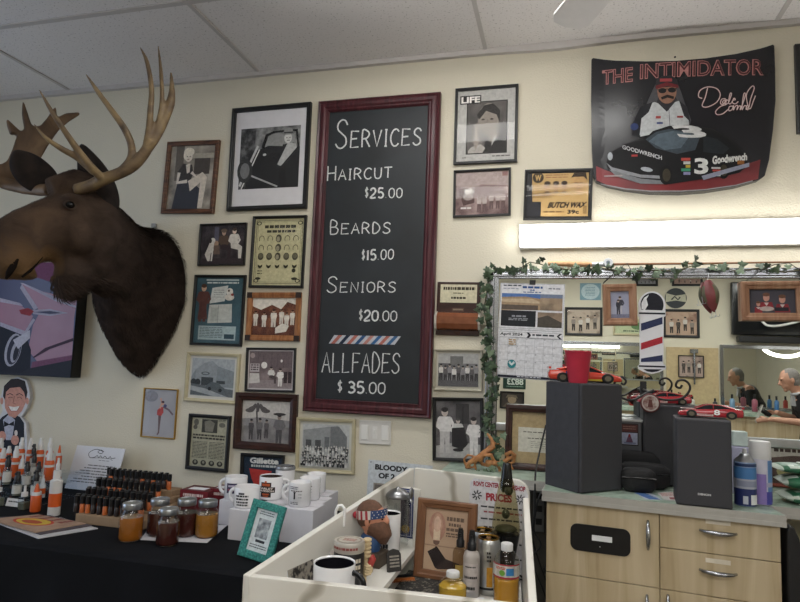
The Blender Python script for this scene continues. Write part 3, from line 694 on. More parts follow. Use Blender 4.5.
framed('picture_frame', 'cream-framed grey photo of an arch-roofed building with a car', ((187.4,352),(240.2,353.6),(236,404.8),(182.6,400.2)), .016, .018, CREAMF, p_building, 'c9c7bf', .012)
framed('picture_frame', 'thin black-framed photo of an old barbershop interior, hung under the sepia group photo', ((247.4,347),(297,348.6),(292.4,392),(243,391.8)), .010, .016, BLACKW, p_shop, 'c4bcbc', .006)
framed('picture_frame', 'wide dark brown-framed photo of riders and a man in a hat', ((235.8,392.2),(297.4,394.8),(294,452.6),(231.8,448.4)), .034, .026, DARKWOOD, p_riders)
framed('picture_frame', 'thin gold-framed picture of a dancer in a red top, below the moose', ((143.2,387.4),(177,389.4),(174.6,439.6),(140.4,437)), .006, .012, GOLD, p_dancer)
framed('picture_frame', 'black-framed yellowed newspaper page with a row of four small heads', ((189,413.6),(230.2,416.2),(226.4,473),(184.4,468.8)), .016, .018, BLACKW, p_news, sheet='a5a28d')
framed('picture_frame', 'cream-framed grey photo of a crowd in front of a building', ((297.6,417.4),(356.4,419.4),(352.6,475),(293.2,471)), .016, .018, CREAMF, p_crowd, 'c2c0b4', .012)
framed('picture_frame', 'black-framed dark razor-blade advert with a red shape, behind the mugs', ((240.6,453),(284.6,455.6),(281.6,502),(238.6,499)), .014, .016, BLACKW, p_razor)
framed('picture_frame', 'black-framed magazine cover with a portrait of a man and boxed white title', ((455.9,88.4),(518.5,83.4),(516.9,161.4),(452.6,164.3)), .012, .018, BLACKW, p_life)
framed('picture_frame', 'small black-framed pinkish crowd photo under the magazine cover', ((454.6,170),(511.6,167.4),(510,215),(451.8,217.6)), .010, .016, BLACKW, p_pink, sheet='9d8d8a')
framed('picture_frame', 'black-framed tan hair product advert with four heads', ((525.4,169.6),(592.6,168),(592,219.4),(522.6,219.8)), .010, .016, BLACKW, p_wax)
framed('picture_frame', 'narrow cream-framed grey photo of a row of barbers, below the wooden plaque', ((434.6,348.6),(482.4,350),(482.4,391.4),(432.8,390.4)), .010, .018, mat('silver_cream_frame', 'aaa594', .4, .2), p_barbers, 'b9b5a8', .008)
framed('picture_frame', 'black-framed photo of three barbers and a chair, right above the driftwood', ((433,397),(484,398.4),(483,462.6),(431.6,461)), .014, .02, BLACKW, p_trio)
# picture partly outside at the right edge
framed('picture_frame', 'dark-framed picture cut off at the right edge beside the car poster', None, .03, .02, BLACKW, lambda c: c.rect(0, 0, 1, 1, photo('4c4648', '8a8284', '6a6466', 8)), at=(W(796.5, 88, -.018)+Vector((.15, 0, 0)), .30, .36, 0))

# certificate plaque with a wooden bar
c, wd, ht, ti = quad((438, 281.5), (480.6, 282.5), (479.6, 336), (435, 335), -.012)
t = thing('certificate_plaque', 'dark wooden plaque with a cream certificate plate and a copper-brown bar', 'plaque', (c.x, 0, c.z), (0, -ti, 0))
G().box(-wd/2, -.014, -ht/2, wd/2, -.0005, ht/2).build('board', DARKWOOD, t, bevel=.003)
cv = Canvas(wd*.84, ht*.34, -.0147); cv.rect(0, 0, 1, 1, 'c9c2a6'); cv.lines(.08, .14, .95, .34, 1, '3a352a', .8, 4); cv.lines(.35, .45, .65, .53, 1, '3a352a', .6, 2); cv.lines(.3, .68, .7, .84, 1, '3a352a', .7, 3)
cv.build('plate', t, loc=(.0, 0, ht*.28))
cv = Canvas(wd*.28, ht*.07, -.0147); cv.rect(0, 0, 1, 1, '544038'); cv.lines(.1, .25, .9, .8, 1, '8a7a68', .7, 3); cv.build('name_tag', t, loc=(0, 0, -.005))
g = G(); pr = [(-.0142, -.052), (-.034, -.046), (-.045, -.025), (-.045, .005), (-.03, .022), (-.0142, .026)]
g.loft([[(x, a, b) for a, b in pr] for x in (-wd*.47, wd*.47)], smooth=False); g.build('wooden_bar', mat('copper_wood', '7c4a30', .22, var=.15, coat=.5), t, loc=(.002, 0, -ht*.18))
for s in (-1, 1):
    g = G(); g.loft([[(x, a*1.04, b*1.04) for a, b in pr] for x in (s*wd*.47, s*wd*.52)], smooth=False); g.build('end_cap', mat('pale_end_cap', 'b3aea2', .4), t, loc=(.002, 0, -ht*.18))
cv = Canvas(.035, .02, -.0147); cv.poly([(0, .1), (.5, .25), (1, .1), (.8, .6), (.5, 1), (.2, .6)], '3f2418'); cv.build('emblem', t, loc=(0, 0, -ht*.455))

# ------------------------------------------------------------------ chalkboard
yb = -.024
c, wd, ht, ti = quad((317.5, 100.6), (441, 91.6), (429.5, 418.5), (302.8, 411.5), -.03)
t = thing('chalkboard', 'tall chalkboard with a dark red wooden frame listing services and prices', 'chalkboard', (c.x, 0, c.z), (0, -ti, 0))
G().frame(wd, ht, [(0, .0005), (0, .026), (.006, .034), (.014, .030), (.02, .034), (.034, .034), (.042, .028), (.048, .028), (.056, .020), (.056, .005)]).build('frame', MAHOG, t)
BOARD = ramp_mat('slate_black', [(.3, '1c1f21'), (.5, '22262a'), (.75, '2a2e32')], 3.2, 6, .5, .6)
G().box(-wd/2+.05, -.016, -ht/2+.05, wd/2-.05, -.001, ht/2-.05).build('board', BOARD, t)
G().box(-wd/2+.055, -.030, -ht/2+.050, wd/2-.055, -.016, -ht/2+.058).build('chalk_ledge', MAHOG, t, bevel=.002)
FONT = {   # strokes, x and y in 0..1, y up
 'S': [[(.92,.82),(.75,.97),(.45,1),(.18,.86),(.2,.66),(.5,.52),(.82,.36),(.85,.14),(.55,0),(.25,.02),(.04,.16)]],
 'E': [[(.95,.97),(.1,1),(.06,0),(.95,.03)], [(.08,.52),(.75,.54)]], 'R': [[(.08,0),(.1,1),(.6,.98),(.85,.78),(.6,.55),(.12,.5)], [(.45,.5),(.95,0)]],
 'V': [[(.02,1),(.48,0),(.95,1)]], 'I': [[(.5,0),(.5,1)], [(.15,1),(.85,1)], [(.15,0),(.85,0)]], 'C': [[(.95,.85),(.7,1),(.35,.95),(.08,.65),(.08,.3),(.35,.02),(.7,0),(.95,.15)]],
 'H': [[(.08,0),(.08,1)], [(.92,0),(.92,1)], [(.08,.5),(.92,.52)]], 'A': [[(.02,0),(.5,1),(.98,0)], [(.2,.38),(.8,.38)]], 'U': [[(.08,1),(.1,.3),(.3,.02),(.65,0),(.88,.25),(.92,1)]],
 'T': [[(.5,0),(.5,1)], [(0,1),(1,1)]], 'B': [[(.1,0),(.1,1),(.6,.98),(.78,.78),(.6,.55),(.1,.52)], [(.6,.54),(.92,.35),(.8,.08),(.5,0),(.1,0)]], 'D': [[(.1,0),(.1,1),(.55,.95),(.9,.6),(.85,.3),(.5,.02),(.1,0)]],
 'N': [[(.08,0),(.1,1),(.88,0),(.92,1)]], 'O': [[(.5,1),(.15,.85),(.04,.5),(.15,.15),(.5,0),(.85,.15),(.96,.5),(.85,.85),(.5,1)]], 'L': [[(.1,1),(.1,0),(.9,.03)]], 'F': [[(.1,0),(.1,1),(.92,.98)], [(.1,.52),(.75,.54)]],
 '$': [[(.85,.75),(.5,.86),(.2,.72),(.3,.55),(.7,.45),(.82,.28),(.5,.14),(.15,.25)], [(.5,1.0),(.5,0)]], '1': [[(.3,.8),(.55,1),(.55,0)]], '2': [[(.08,.75),(.25,.97),(.65,1),(.88,.78),(.75,.5),(.08,0),(.95,.03)]],
 '3': [[(.1,.9),(.45,1),(.82,.82),(.75,.6),(.4,.52),(.85,.4),(.88,.15),(.5,0),(.08,.1)]], '5': [[(.88,1),(.22,1),(.15,.56),(.5,.62),(.88,.42),(.85,.14),(.5,0),(.1,.1)]], '0': [[(.5,1),(.15,.85),(.05,.5),(.15,.15),(.5,0),(.85,.15),(.95,.5),(.85,.85),(.5,1)]],
 '.': [[(.3,.02),(.5,.05)]]}
def smooth_path(p, n=5):
    if len(p) < 4: return p
    out = []
    for i in range(len(p)-1):
        a, b, c_, d = p[max(i-1, 0)], p[i], p[i+1], p[min(i+2, len(p)-1)]
        for k in range(n):
            s = k/n; out.append(tuple(.5*(2*b[j]+(c_[j]-a[j])*s+(2*a[j]-5*b[j]+4*c_[j]-d[j])*s*s+(3*b[j]-a[j]-3*c_[j]+d[j])*s**3) for j in (0, 1)))
    return out+[p[-1]]
ROUND = set('SCUDORB35$20')
# each line: text, [per-glyph pixel boxes: baseline start, baseline end], heights of first and other letters
def board_map(u, v, k):
    p = W(u, v, -.0163-k); return (p.x-c.x, p.y, p.z-c.z)
cv = Canvas(1, 1, 0, board_map)
CH = ramp_mat('white_chalk', [(.25, '8b8d8e'), (.5, 'd0d1d0'), (.7, 'e2e2e0')], 260, 3, .9)
CHW = ramp_mat('faint_chalk', [(.25, '6f7274'), (.5, 'aeb0b0'), (.7, 'c9c9c8')], 260, 3, .9)
def chalk(txt, x0, y0, x1, y1, hb, hs, wd_, narrow={}, m=CH, gap=.28, boldset=()):
    cv = Canvas(1, 1, 0, board_map)
    ws = [narrow.get(ch, .42 if ch in 'I1' else .25 if ch == '.' else 1.0)*(hb/hs*.85 if i == 0 and hb > hs*1.1 else 1) for i, ch in enumerate(txt)]
    tot = sum(ws)+gap*(len(ws)-1); x = 0
    for i, ch in enumerate(txt):
        h = hb if i == 0 else hs
        for st in FONT.get(ch, []):
            P = smooth_path(st) if ch in ROUND else st
            pts = []
            for a, b in P:
                s = (x+a*ws[i])/tot; bx, by = x0+(x1-x0)*s, y0+(y1-y0)*s
                pts.append((bx+.045*h*b, by-h*b))
            g_ = cv; wdd = wd_*(1.5 if i in boldset else 1); N = len(pts); A = []; B = []
            for q in range(N):
                p0, p1 = pts[max(q-1, 0)], pts[min(q+1, N-1)]; dx, dy = p1[0]-p0[0], p1[1]-p0[1]; L = math.hypot(dx, dy) or 1
                nx, ny = -dy/L*wdd/2, dx/L*wdd/2
                A.append(cv.P(pts[q][0]+nx, pts[q][1]+ny)); B.append(cv.P(pts[q][0]-nx, pts[q][1]-ny))
            cv.g.add(A+B, [(q, q+1, N+q+1, N+q) for q in range(N-1)], cv.mi(m))
        x += ws[i]+gap
    cv.build('chalk_lettering', t)
chalk('SERVICES', 334.5, 148.5, 421, 144.5, 28, 16.5, 1.5)
chalk('HAIRCUT', 326.5, 181, 391.5, 177.5, 14.5, 10.5, 1.25)
chalk('$25.00', 364.5, 198, 402, 197.5, 11, 9.5, 1.15, {'$': .6}, boldset=(1, 2))
chalk('BEARDS', 329.5, 234.5, 390.5, 233, 13.5, 10.5, 1.2)
chalk('$15.00', 361.5, 260.5, 393.5, 258.8, 11, 9.8, 1.15, {'$': .6}, boldset=(1, 2))
chalk('SENIORS', 326.5, 292.5, 396, 292, 15.5, 10, 1.15)
chalk('$20.00', 358.8, 320.5, 397, 321, 11.5, 10, 1.15, {'$': .6}, gap=.2, boldset=(1, 2))
chalk('ALLFADES', 322, 372.5, 400, 373, 20, 19.5, 1.2, gap=.2)
chalk('$ 35.00', 337.5, 392.5, 385.5, 393.8, 12.5, 11, 1.25, {'$': .7, ' ': .35}, gap=.2, boldset=(2, 3))
cv = Canvas(1, 1, 0, board_map)
A, B, C_, D = (334.5, 335.2), (401, 336.3), (395, 344.6), (329, 343.6)
cv.poly([A, B, C_, D], 'aeb0b6')
cols = ['a8655a', '1f2a3f', 'a8655a', '2f4f77', 'b07a70', '36608f', 'a8655a', '3a5f86']
for k in range(8):
    s0, s1 = .03+k*.12, .03+k*.12+.062
    L = lambda P0, P1, s: (P0[0]+(P1[0]-P0[0])*s, P0[1]+(P1[1]-P0[1])*s)
    cv.poly([L(A, B, min(1, s0+.03)), L(A, B, min(1, s1+.03)), L(D, C_, s1), L(D, C_, s0)], cols[k])
cv.build('striped_sticker', t)

# ------------------------------------------------------------------ light switch plate and poster behind the counter
c, wd, ht, ti = quad((359.6, 420.2), (391.6, 421), (390.4, 445.4), (358.6, 443.6), -.006)
t = thing('light_switch', 'white triple light switch plate under the chalkboard corner', 'light switch', (c.x, 0, c.z), (0, -ti, 0))
G().box(-wd/2, -.007, -ht/2, wd/2, -.0004, ht/2).build('plate', mat('switch_white', 'cfccc6', .35, var=.02), t, bevel=.003)
for i, k in enumerate((-1, 0, 1)):
    if k: G().box(k*.046-.016, -.011, -.032, k*.046+.016, -.0069, .032).build('rocker', mat('rocker_white', 'dad8d3', .3, var=.02), t, bevel=.002)
    else:
        sw = G().box(-.010, -.0085, -.026, .010, -.0069, .026).build('toggle_slot', mat('rocker_white'), t); G().box(-.004, -.018, -.002, .004, -.0083, .014).build('toggle', mat('rocker_white'), sw, bevel=.001)
a, b = W(368, 460, 0), W(432, 466, 0)
t = thing('wall_poster', 'white poster with bold black BLOODY heading, half hidden by the counter', 'poster', ((a.x+b.x)/2, 0, a.z-.16), (0, .02, 0))
cv = Canvas(b.x-a.x, .32, -.0012); cv.rect(0, 0, 1, 1, 'c3c8cc'); cv.text('BLOODY', .11, .05, .62, .125, '1c1c1e', .05); cv.text('OF 2', .17, .16, .43, .235, '1c1c1e', .05); cv.rect(.1, .3, .9, .85, '8b857c')
cv.rect(.12, .32, .88, .83, photo('4c4744', '9a938b', '6f6862', 14)); cv.ell(.04, .03, .01, .008, '333333')
cv.build('sheet', t)
tag(G().ell((0, 0, 0), .004, .004, .004).build('wall_screw', BLACK, loc=W(675, 57, -.002)), 'small dark screw in the wall above the car poster', 'screw')
tag(G().box(-.012, -.014, -.01, .012, -.0005, .01).build('wall_clip', mat('grey_clip', '8d8c88', .5), loc=W(155, 226, 0)), 'small grey clip on the wall above the moose shoulder', 'clip')

# ------------------------------------------------------------------ deep canvas with the pink car
yc = -.068
p0, p1, p2 = W(77, 290, yc), W(71.5, 378, yc), W(-60, 372, yc)
zt_, zb_ = W(77, 262, yc).z, W(71, 378, yc).z; xr = (p0.x+p1.x)/2; xl = xr-1.02
t = thing('canvas_print', 'deep black-edged canvas of a pink tail-finned car below the moose', 'picture', ((xl+xr)/2, 0, (zt_+zb_)/2), (0, 0, 0))
wd, ht = xr-xl, zt_-zb_
G().box(-wd/2, yc+.001, -ht/2, wd/2, -.001, ht/2).build('stretcher_box', BLACK, t, bevel=.002)
cx0, cz0 = (xl+xr)/2, (zt_+zb_)/2
def cmap(u, v, k):
    p = W(u, v, yc-.0006-k); return (min(p.x-cx0, wd/2-.001), p.y, max(-ht/2+.001, min(p.z-cz0, ht/2-.001)))
cv = Canvas(1, 1, 0, cmap)
pk, dk, lt = ramp_mat('paint_pink', [(.3, '8a5a6e'), (.7, '9b6c7f')], 4, rough=.35), '171a28', 'a8a2b4'
cv.rect(-150, 225, 90, 395, ramp_mat('paint_navy', [(.3, '25264a'), (.7, '3a3963')], 3, rough=.35))
cv.poly([(-150, 225), (90, 225), (90, 300), (60, 285), (20, 272), (-150, 262)], '6b3a5a')
cv.poly([(21, 283), (33, 289), (77, 300), (74, 318), (72, 358), (40, 365), (28, 350), (33, 325), (40, 312)], pk)
cv.poly([(0, 300), (22, 306), (33, 316), (26, 334), (0, 322), (-150, 330), (-150, 300)], pk)
cv.poly([(0, 298), (20, 303), (23, 306), (0, 302)], lt); cv.poly([(20, 283), (23, 283), (76, 306), (76, 308), (55, 301)], lt); cv.poly([(22, 284), (38, 308), (34, 310), (20, 288)], lt)
cv.poly([(32, 310), (50, 309), (68, 313), (50, 316), (33, 314)], lt); cv.poly([(33, 312), (50, 311), (62, 313), (50, 314)], '474a63')
cv.poly([(19, 310), (28, 308), (34, 311), (30, 316), (21, 314)], '8f2f38'); cv.poly([(0, 322), (25, 331), (33, 318), (35, 320), (25, 336), (0, 326)], lt)
cv.poly([(-150, 330), (0, 326), (26, 337), (31, 350), (30, 370), (20, 376), (-150, 385)], dk)
cv.ell(13, 350, 8, 17, 'a4a3b0', rot=.25); cv.ell(14, 350, 6.5, 15, '2a2c3e', rot=.25); cv.ell(15, 352, 4, 11, 'a4a3b0', rot=.25); cv.ell(16, 353, 2.5, 8, '20222f', rot=.25)
cv.poly([(13, 340), (30, 330), (30, 338), (18, 349)], 'b8b6c4'); cv.poly([(33, 357), (45, 348), (73, 338), (73, 341), (50, 349), (34, 358)], '3a2438')
cv.poly([(-150, 378), (20, 373), (31, 368), (72, 360), (72, 390), (-150, 392)], '20222e'); cv.poly([(32, 362), (72, 355), (72, 360), (31, 368)], '6f4560')
cv.build('painted_face', t)

# ------------------------------------------------------------------ caricature cut-out on the wall
yq = -.02
def qmap(u, v, k):
    p = W(u, v, yq-.0005-k); return (p.x, p.y, p.z)
out = [(4, 387), (10, 380), (18, 377), (26, 380), (29, 388), (30, 398), (27, 408), (21, 417), (26, 423), (27, 440), (26, 475), (-8, 478), (-8, 425), (0, 416), (3, 410), (0, 400), (2, 392)]
q0 = W(12, 425, yq)
t = thing('caricature_cutout', 'cardboard cut-out of a smiling dark-haired man in a bow tie behind the bottles', 'cutout', (q0.x, 0, q0.z))
g = G(); pts = [W(a, b, yq) for a, b in out]; g.prism([(p.x-q0.x, p.z-q0.z) for p in pts], yq, -.001); g.build('card', mat('cutout_white', 'c9c8cb', .5), t)
cv = Canvas(1, 1, 0, lambda u, v, k: tuple(Vector(qmap(u, v, k))-Vector((q0.x, 0, q0.z))))
sk, hr = 'c79080', '2a2224'
cv.poly([(-7, 428), (2, 417), (10, 412), (20, 417), (24, 423), (25, 474), (-7, 476)], '20222c'); cv.poly([(3, 420), (9, 414), (15, 420), (12, 440), (6, 440)], 'aeb0c0'); cv.poly([(4, 421), (9, 424), (14, 421), (14, 426), (9, 425), (4, 427)], '15161c')
cv.poly([(4, 392), (8, 385), (22, 386), (26, 392), (26, 402), (22, 411), (15, 418), (9, 416), (5, 408)], sk); cv.poly([(3, 396), (4, 386), (11, 379), (18, 378.5), (25, 381), (27.5, 392), (26, 400), (24, 392), (20, 387), (10, 388), (6, 392), (5, 400)], hr)
cv.ell(1.8, 401, 1.6, 3.5, sk); cv.ell(27.3, 401, 1.5, 3.5, sk)
cv.line([(7, 395), (10, 393.5), (13, 395)], .012*60, hr); cv.line([(16, 395), (19.5, 393.5), (23, 395.5)], .012*60, hr)
cv.line([(8, 398), (10.5, 397), (13, 398)], .5, '4a2c28'); cv.line([(17, 398), (19.5, 397), (22, 398.5)], .5, '4a2c28'); cv.line([(14.5, 396), (13, 403), (15.5, 404)], .5, '8a5448')
cv.poly([(8, 406), (14, 407), (20, 406), (17, 411), (11, 411)], 'e8e2dd'); cv.line([(8, 406), (11, 411), (17, 411), (20, 406)], .5, '8a4038'); cv.ell(2, 436, 4, 5, sk); cv.ell(15, 440, 4, 5, sk); cv.ell(16, 433, 1.6, 3, 'd8d0c8')
cv.build('printed_face', t)

# ------------------------------------------------------------------ racing bonnet poster
out = [(591.5, 59.5), (593, 58), (615, 61.2), (645, 63.2), (675, 63.2), (705, 60.5), (735, 55.5), (760, 49), (773, 44.5), (774.3, 46), (775.2, 70), (775.5, 100), (773, 130), (769, 160), (764.5, 176), (758, 180.5), (735, 187), (705, 191.8), (680, 193.6), (650, 193.2), (625, 190), (607, 186), (596, 181.5), (593.5, 176), (592, 150), (591.2, 100)]
yh = -.05; h0 = W(684, 120, -.03)
t = thing('bonnet_poster', 'black car-bonnet-shaped poster with a driver and race car, beside the ceiling', 'poster', (h0.x, 0, h0.z))
hx = W(770, 120, -.03).x-h0.x
def hmap(u, v, k):
    p = W(u, v, -.03); return (p.x-h0.x, -.03-k, p.z-h0.z)
def bend(o):             # the bonnet bulges out from the wall in the middle
    import bmesh
    b = bmesh.new(); b.from_mesh(o.data); bmesh.ops.triangulate(b, faces=b.faces)
    for _ in range(5):
        es = [e for e in b.edges if e.calc_length() > .03]
        if not es: break
        bmesh.ops.subdivide_edges(b, edges=es, cuts=1); bmesh.ops.triangulate(b, faces=[f for f in b.faces if len(f.verts) > 3])
    for v in b.verts:
        if v.co.y < -.02: v.co.y -= .02*(1-min(1, (v.co.x/hx)**2))
    b.to_mesh(o.data); b.free()
g = G(); n_ = len(out); fr_ = [hmap(a, b_, 0) for a, b_ in out]
g.loft([[(x, -.003, z) for x, y, z in fr_], fr_])
bend(g.build('bonnet', ramp_mat('bonnet_black', [(.3, '17171b'), (.7, '222227')], 4, rough=.25), t))
for p_ in t.children[0].data.polygons: p_.use_smooth = False
cv = Canvas(1, 1, 0, lambda u, v, k: hmap(u, v, .0012+k), eps=.00012)
red = ramp_mat('bonnet_red_fade', [(.3, '5f1a1e'), (.7, '7f2429')], 6, rough=.3)
def strip(p_top, p_bot, m):
    n = len(p_top); cv.g.add([cv.P(*a) for a in p_top]+[cv.P(*a) for a in p_bot], [(i, i+1, n+i+1, n+i) for i in range(n-1)], cv.mi(m)); cv.k += 1
bot = [(596.5, 180.5), (607, 185), (625, 189), (650, 192), (680, 192.4), (705, 190.8), (735, 186), (757.5, 179.5)]
strip([(596, 166), (607, 171), (625, 176), (650, 180), (680, 181), (705, 178), (735, 169), (760, 160)], bot, red)
strip([(601, 184.7), (625, 190.3), (650, 193), (680, 193.2), (705, 191.5), (735, 186.8), (752, 182)], [(601, 183.6), (625, 189), (650, 191.8), (680, 192), (705, 190.4), (735, 185.8), (752, 181)], '8a8a8c')
def wtext(s, x0, y0, x1, y1, hL, hR, m, bold, shear=0, seg=None):
    v, f = text_geo(s, bold)
    cv.g.add([cv.P(x0+(x1-x0)*x+shear*(y-.5), y0+(y1-y0)*x-(hL+(hR-hL)*x)*y) for x, y in v], f, cv.mi(m)); cv.k += 1
wtext('THE', 602, 85.2, 632.5, 83, 14.5, 14.5, 'b57f7c', .03, .3); wtext('THE', 602.6, 84.4, 632, 82.2, 13.1, 13.1, '46191d', -.004, .3)
wtext('INTIMIDATOR', 639.5, 81.2, 763.5, 76, 15.2, 16.5, 'b57f7c', .03, .3); wtext('INTIMIDATOR', 640.2, 80.4, 762.8, 75.2, 13.8, 15.1, '46191d', -.004, .3)
GLOW = '4a4a4e'
# driver standing behind the car
cv.poly([(652, 92), (656, 84), (666, 80), (676, 84), (680, 94), (684, 106), (690, 122), (688, 130), (640, 138), (634, 126), (644, 110)], GLOW)
cv.poly([(640, 138), (634, 122), (640, 108), (654, 104), (664, 108), (678, 103), (686, 110), (688, 128), (684, 130)], 'b9bcbe'); cv.poly([(632, 124), (640, 108), (652, 104), (648, 114), (641, 120), (639, 138), (631, 136)], '1f1f24'); cv.poly([(678, 103), (686, 109), (689, 124), (683, 118)], '26262b')
cv.ell(634, 128, 4, 3.5, '2c3a66'); cv.poly([(656, 104), (666, 114), (676, 102), (674, 98), (658, 99)], '2d2d31'); cv.line([(668, 112), (669, 128)], .6, '5a5a60')
cv.rect(655, 118, 660, 120.5, 'a04444'); cv.rect(676, 118, 682, 120, '8a3a3a'); cv.rect(656, 124, 662, 126, '44507a')
cv.ell(666, 94, 9.5, 12, '8f6a58'); cv.poly([(654.5, 90), (655.5, 82), (661, 78.5), (670, 78), (676, 81.5), (677.5, 89)], '26262a'); cv.poly([(655, 88), (666, 84.5), (677, 87.5), (677.5, 90.5), (666, 88.5), (655, 91.5)], '6a2428'); cv.rect(659, 81, 671, 84, '9c4044')
cv.ell(661.5, 93, 4, 2.6, '19191c'); cv.ell(671, 92.5, 4, 2.6, '19191c'); cv.line([(657, 92), (676, 91)], .7, '19191c'); cv.poly([(660, 99.5), (666.5, 97), (673, 99), (672.5, 101.5), (666.5, 100), (661, 102)], '1c1512')
# the car
K = '141417'
cv.poly([(606, 163), (612, 152), (625, 145), (645, 140), (652, 133), (668, 128), (690, 127), (712, 131), (728, 140), (740, 150), (748, 158), (748, 166), (738, 174), (722, 178), (700, 181), (668, 186), (640, 184), (618, 177), (608, 171)], K)
cv.poly([(645, 141), (655, 134), (668, 131), (700, 136), (694, 152), (676, 156), (655, 150)], '3b444c'); cv.poly([(648, 143), (657, 136), (672, 133), (690, 136), (680, 150), (664, 152)], '55626c')
cv.poly([(702, 138), (716, 141), (728, 150), (722, 156), (702, 154)], '22272b'); cv.text('3', 674, 127.5, 703, 140, 'c9c9c9', .04, -.35)
cv.poly([(606, 163), (612, 168), (640, 176), (668, 178), (668, 181), (640, 179), (612, 172)], '8a8c90'); cv.poly([(609, 170), (640, 180), (668, 183), (667, 186), (640, 185), (616, 177)], '77797d')
wtext('GOODWRENCH', 622, 150, 661, 162, 4.2, 4.2, 'b9bbbd', .03); cv.rect(631, 156, 637, 158, 'a03c3c'); cv.ell(610, 157, 2.5, 4, 'a5aab0'); cv.ell(646, 171, 6, 2.2, 'a5aab0', rot=.2)
cv.text('3', 693, 160, 707, 176, 'd2d2d0', .035); wtext('Goodwrench', 711, 166.5, 746, 161.5, 8.5, 7.5, 'cfcfcd', .05)
cv.ell(665, 177, 6.5, 9.5, '0e0e10'); cv.ell(665.5, 177, 4, 6.5, '3a3528'); cv.ell(722, 172, 6, 8.5, '0e0e10'); cv.ell(722.5, 172, 3.6, 5.8, '3a3528')
for i, cc_ in enumerate(['a8443c', 'b5b5b3', 'b09a3c', '3c8a6a', '8a8ab0']): cv.rect(680+2.2*(i % 3), 160+3.5*i, 689, 162.8+3.5*i, cc_)
for i, cc_ in enumerate(['b5b5b3', 'a8443c', 'a06a2c', 'b5b5b3']): cv.rect(710+1*i, 169+2.4*i, 719, 170.8+2.4*i, cc_)
cv.rect(736, 162, 743, 166, '8a5a2c'); cv.poly([(700, 178), (748, 164), (748, 168), (702, 182)], '8c8fa0'); cv.lines(604, 176, 622, 179, 1, 'a89a9a', .5, 3)
# signature: flowing script strokes
SIG = [[(706.1, 90.7), (703.7, 100.3), (700.7, 108.4), (706.1, 109.6), (715.1, 104.8), (718.7, 97.3), (715.1, 91.3), (706.1, 89.8), (698.6, 93.4), (697.1, 99.4), (700.7, 101.2)], [(724.1, 101.2), (720.2, 101.8), (719.0, 106.0), (722.0, 106.6), (724.7, 101.8), (724.4, 106.0), (727.0, 104.8), (730.0, 96.4), (728.5, 96.4), (727.0, 104.8), (729.1, 106.0), (731.5, 102.7), (733.9, 101.8), (732.4, 100.6), (730.9, 104.8), (733.9, 106.0), (736.9, 103.6)], [(727.6, 102.7), (722.6, 102.7), (721.1, 105.4), (725.0, 106.6), (719.0, 109.0), (714.2, 113.8), (715.4, 117.0), (721.1, 116.2), (727.0, 111.4)], [(731.5, 108.4), (727.9, 109.0), (727.3, 112.9), (730.3, 112.0), (732.1, 107.8), (731.8, 112.3), (733.9, 108.4), (736.3, 107.8), (735.4, 112.0), (737.5, 108.4), (739.3, 108.4), (738.7, 112.0), (741.7, 104.8), (744.1, 96.4), (742.3, 96.4), (740.5, 111.4), (742.9, 107.8), (745.0, 108.1), (744.7, 111.4), (747.1, 108.4), (745.9, 107.2), (745.0, 110.2), (747.1, 110.8), (749.5, 100.3), (753.1, 89.8), (750.4, 88.3), (745.0, 97.3), (748.3, 110.8), (752.5, 101.8), (754.3, 97.3)]]
for st in SIG:
    P = smooth_path(st, 5)
    for wd_, m in ((1.2, 'b07a78'), (.6, 'd8cfcd')):
        N = len(P); A = []; B = []
        for q in range(N):
            a0, a1 = P[max(q-1, 0)], P[min(q+1, N-1)]; dx, dy = a1[0]-a0[0], a1[1]-a0[1]; L = math.hypot(dx, dy) or 1
            A.append(cv.P(P[q][0]-dy/L*wd_/2, P[q][1]+dx/L*wd_/2)); B.append(cv.P(P[q][0]+dy/L*wd_/2, P[q][1]-dx/L*wd_/2))
        cv.g.add(A+B, [(q, q+1, N+q+1, N+q) for q in range(N-1)], cv.mi(m)); cv.k += 1
bend(cv.build('artwork', t))

# ================================================================== THINGS ON AND AROUND THE MIRROR
YM = -mt
# calendar hanging on the glass
c, wd, ht, ti = quad((500, 282.5), (564.5, 284.5), (562.5, 381.5), (497, 377.5), YM-.003)
t = thing('wall_calendar', 'white wall calendar for April 2024 hanging on the mirror glass', 'calendar', (c.x, 0, c.z), (0, -ti, 0))
G().box(-wd/2, YM-.003, -ht/2, wd/2, YM-.0004, ht/2).build('sheets', PAPER, t)
cv = Canvas(wd, ht, YM-.0032); nv = '262c40'
cv.rect(0, 0, 1, 1, 'd3d4d8'); cv.line([(.01, .005), (.99, .005), (.99, .475), (.01, .475), (.01, .005)], .0012, nv)
cv.lines(.05, .02, .33, .035, 1, nv, .8, 3); cv.lines(.05, .055, .3, .07, 1, '7f8796', .5, 4); cv.lines(.75, .045, .93, .06, 1, '50566a', .7, 4)
cv.lines(.35, .03, .66, .055, 1, '2f4f86', .9, 12); cv.text('24', .46, .06, .54, .082, '2f4f86', .04); cv.lines(.36, .088, .64, .1, 1, '2f4f86', .8, 8)
cv.rect(.03, .11, .63, .17, '4a6aa0'); cv.poly([(.03, .15), (.4, .14), (.63, .16), (.63, .28), (.03, .29)], '9a846a'); cv.poly([(.03, .17), (.5, .16), (.62, .19), (.62, .21), (.03, .2)], 'b8a58a'); cv.rect(.03, .23, .6, .28, '5b5048')
cv.rect(.03, .29, .57, .455, '23252a'); cv.lines(.2, .34, .42, .36, 1, '8c8f96', .9, 13); cv.lines(.15, .37, .45, .4, 2, '9a9da4', .5, 3)
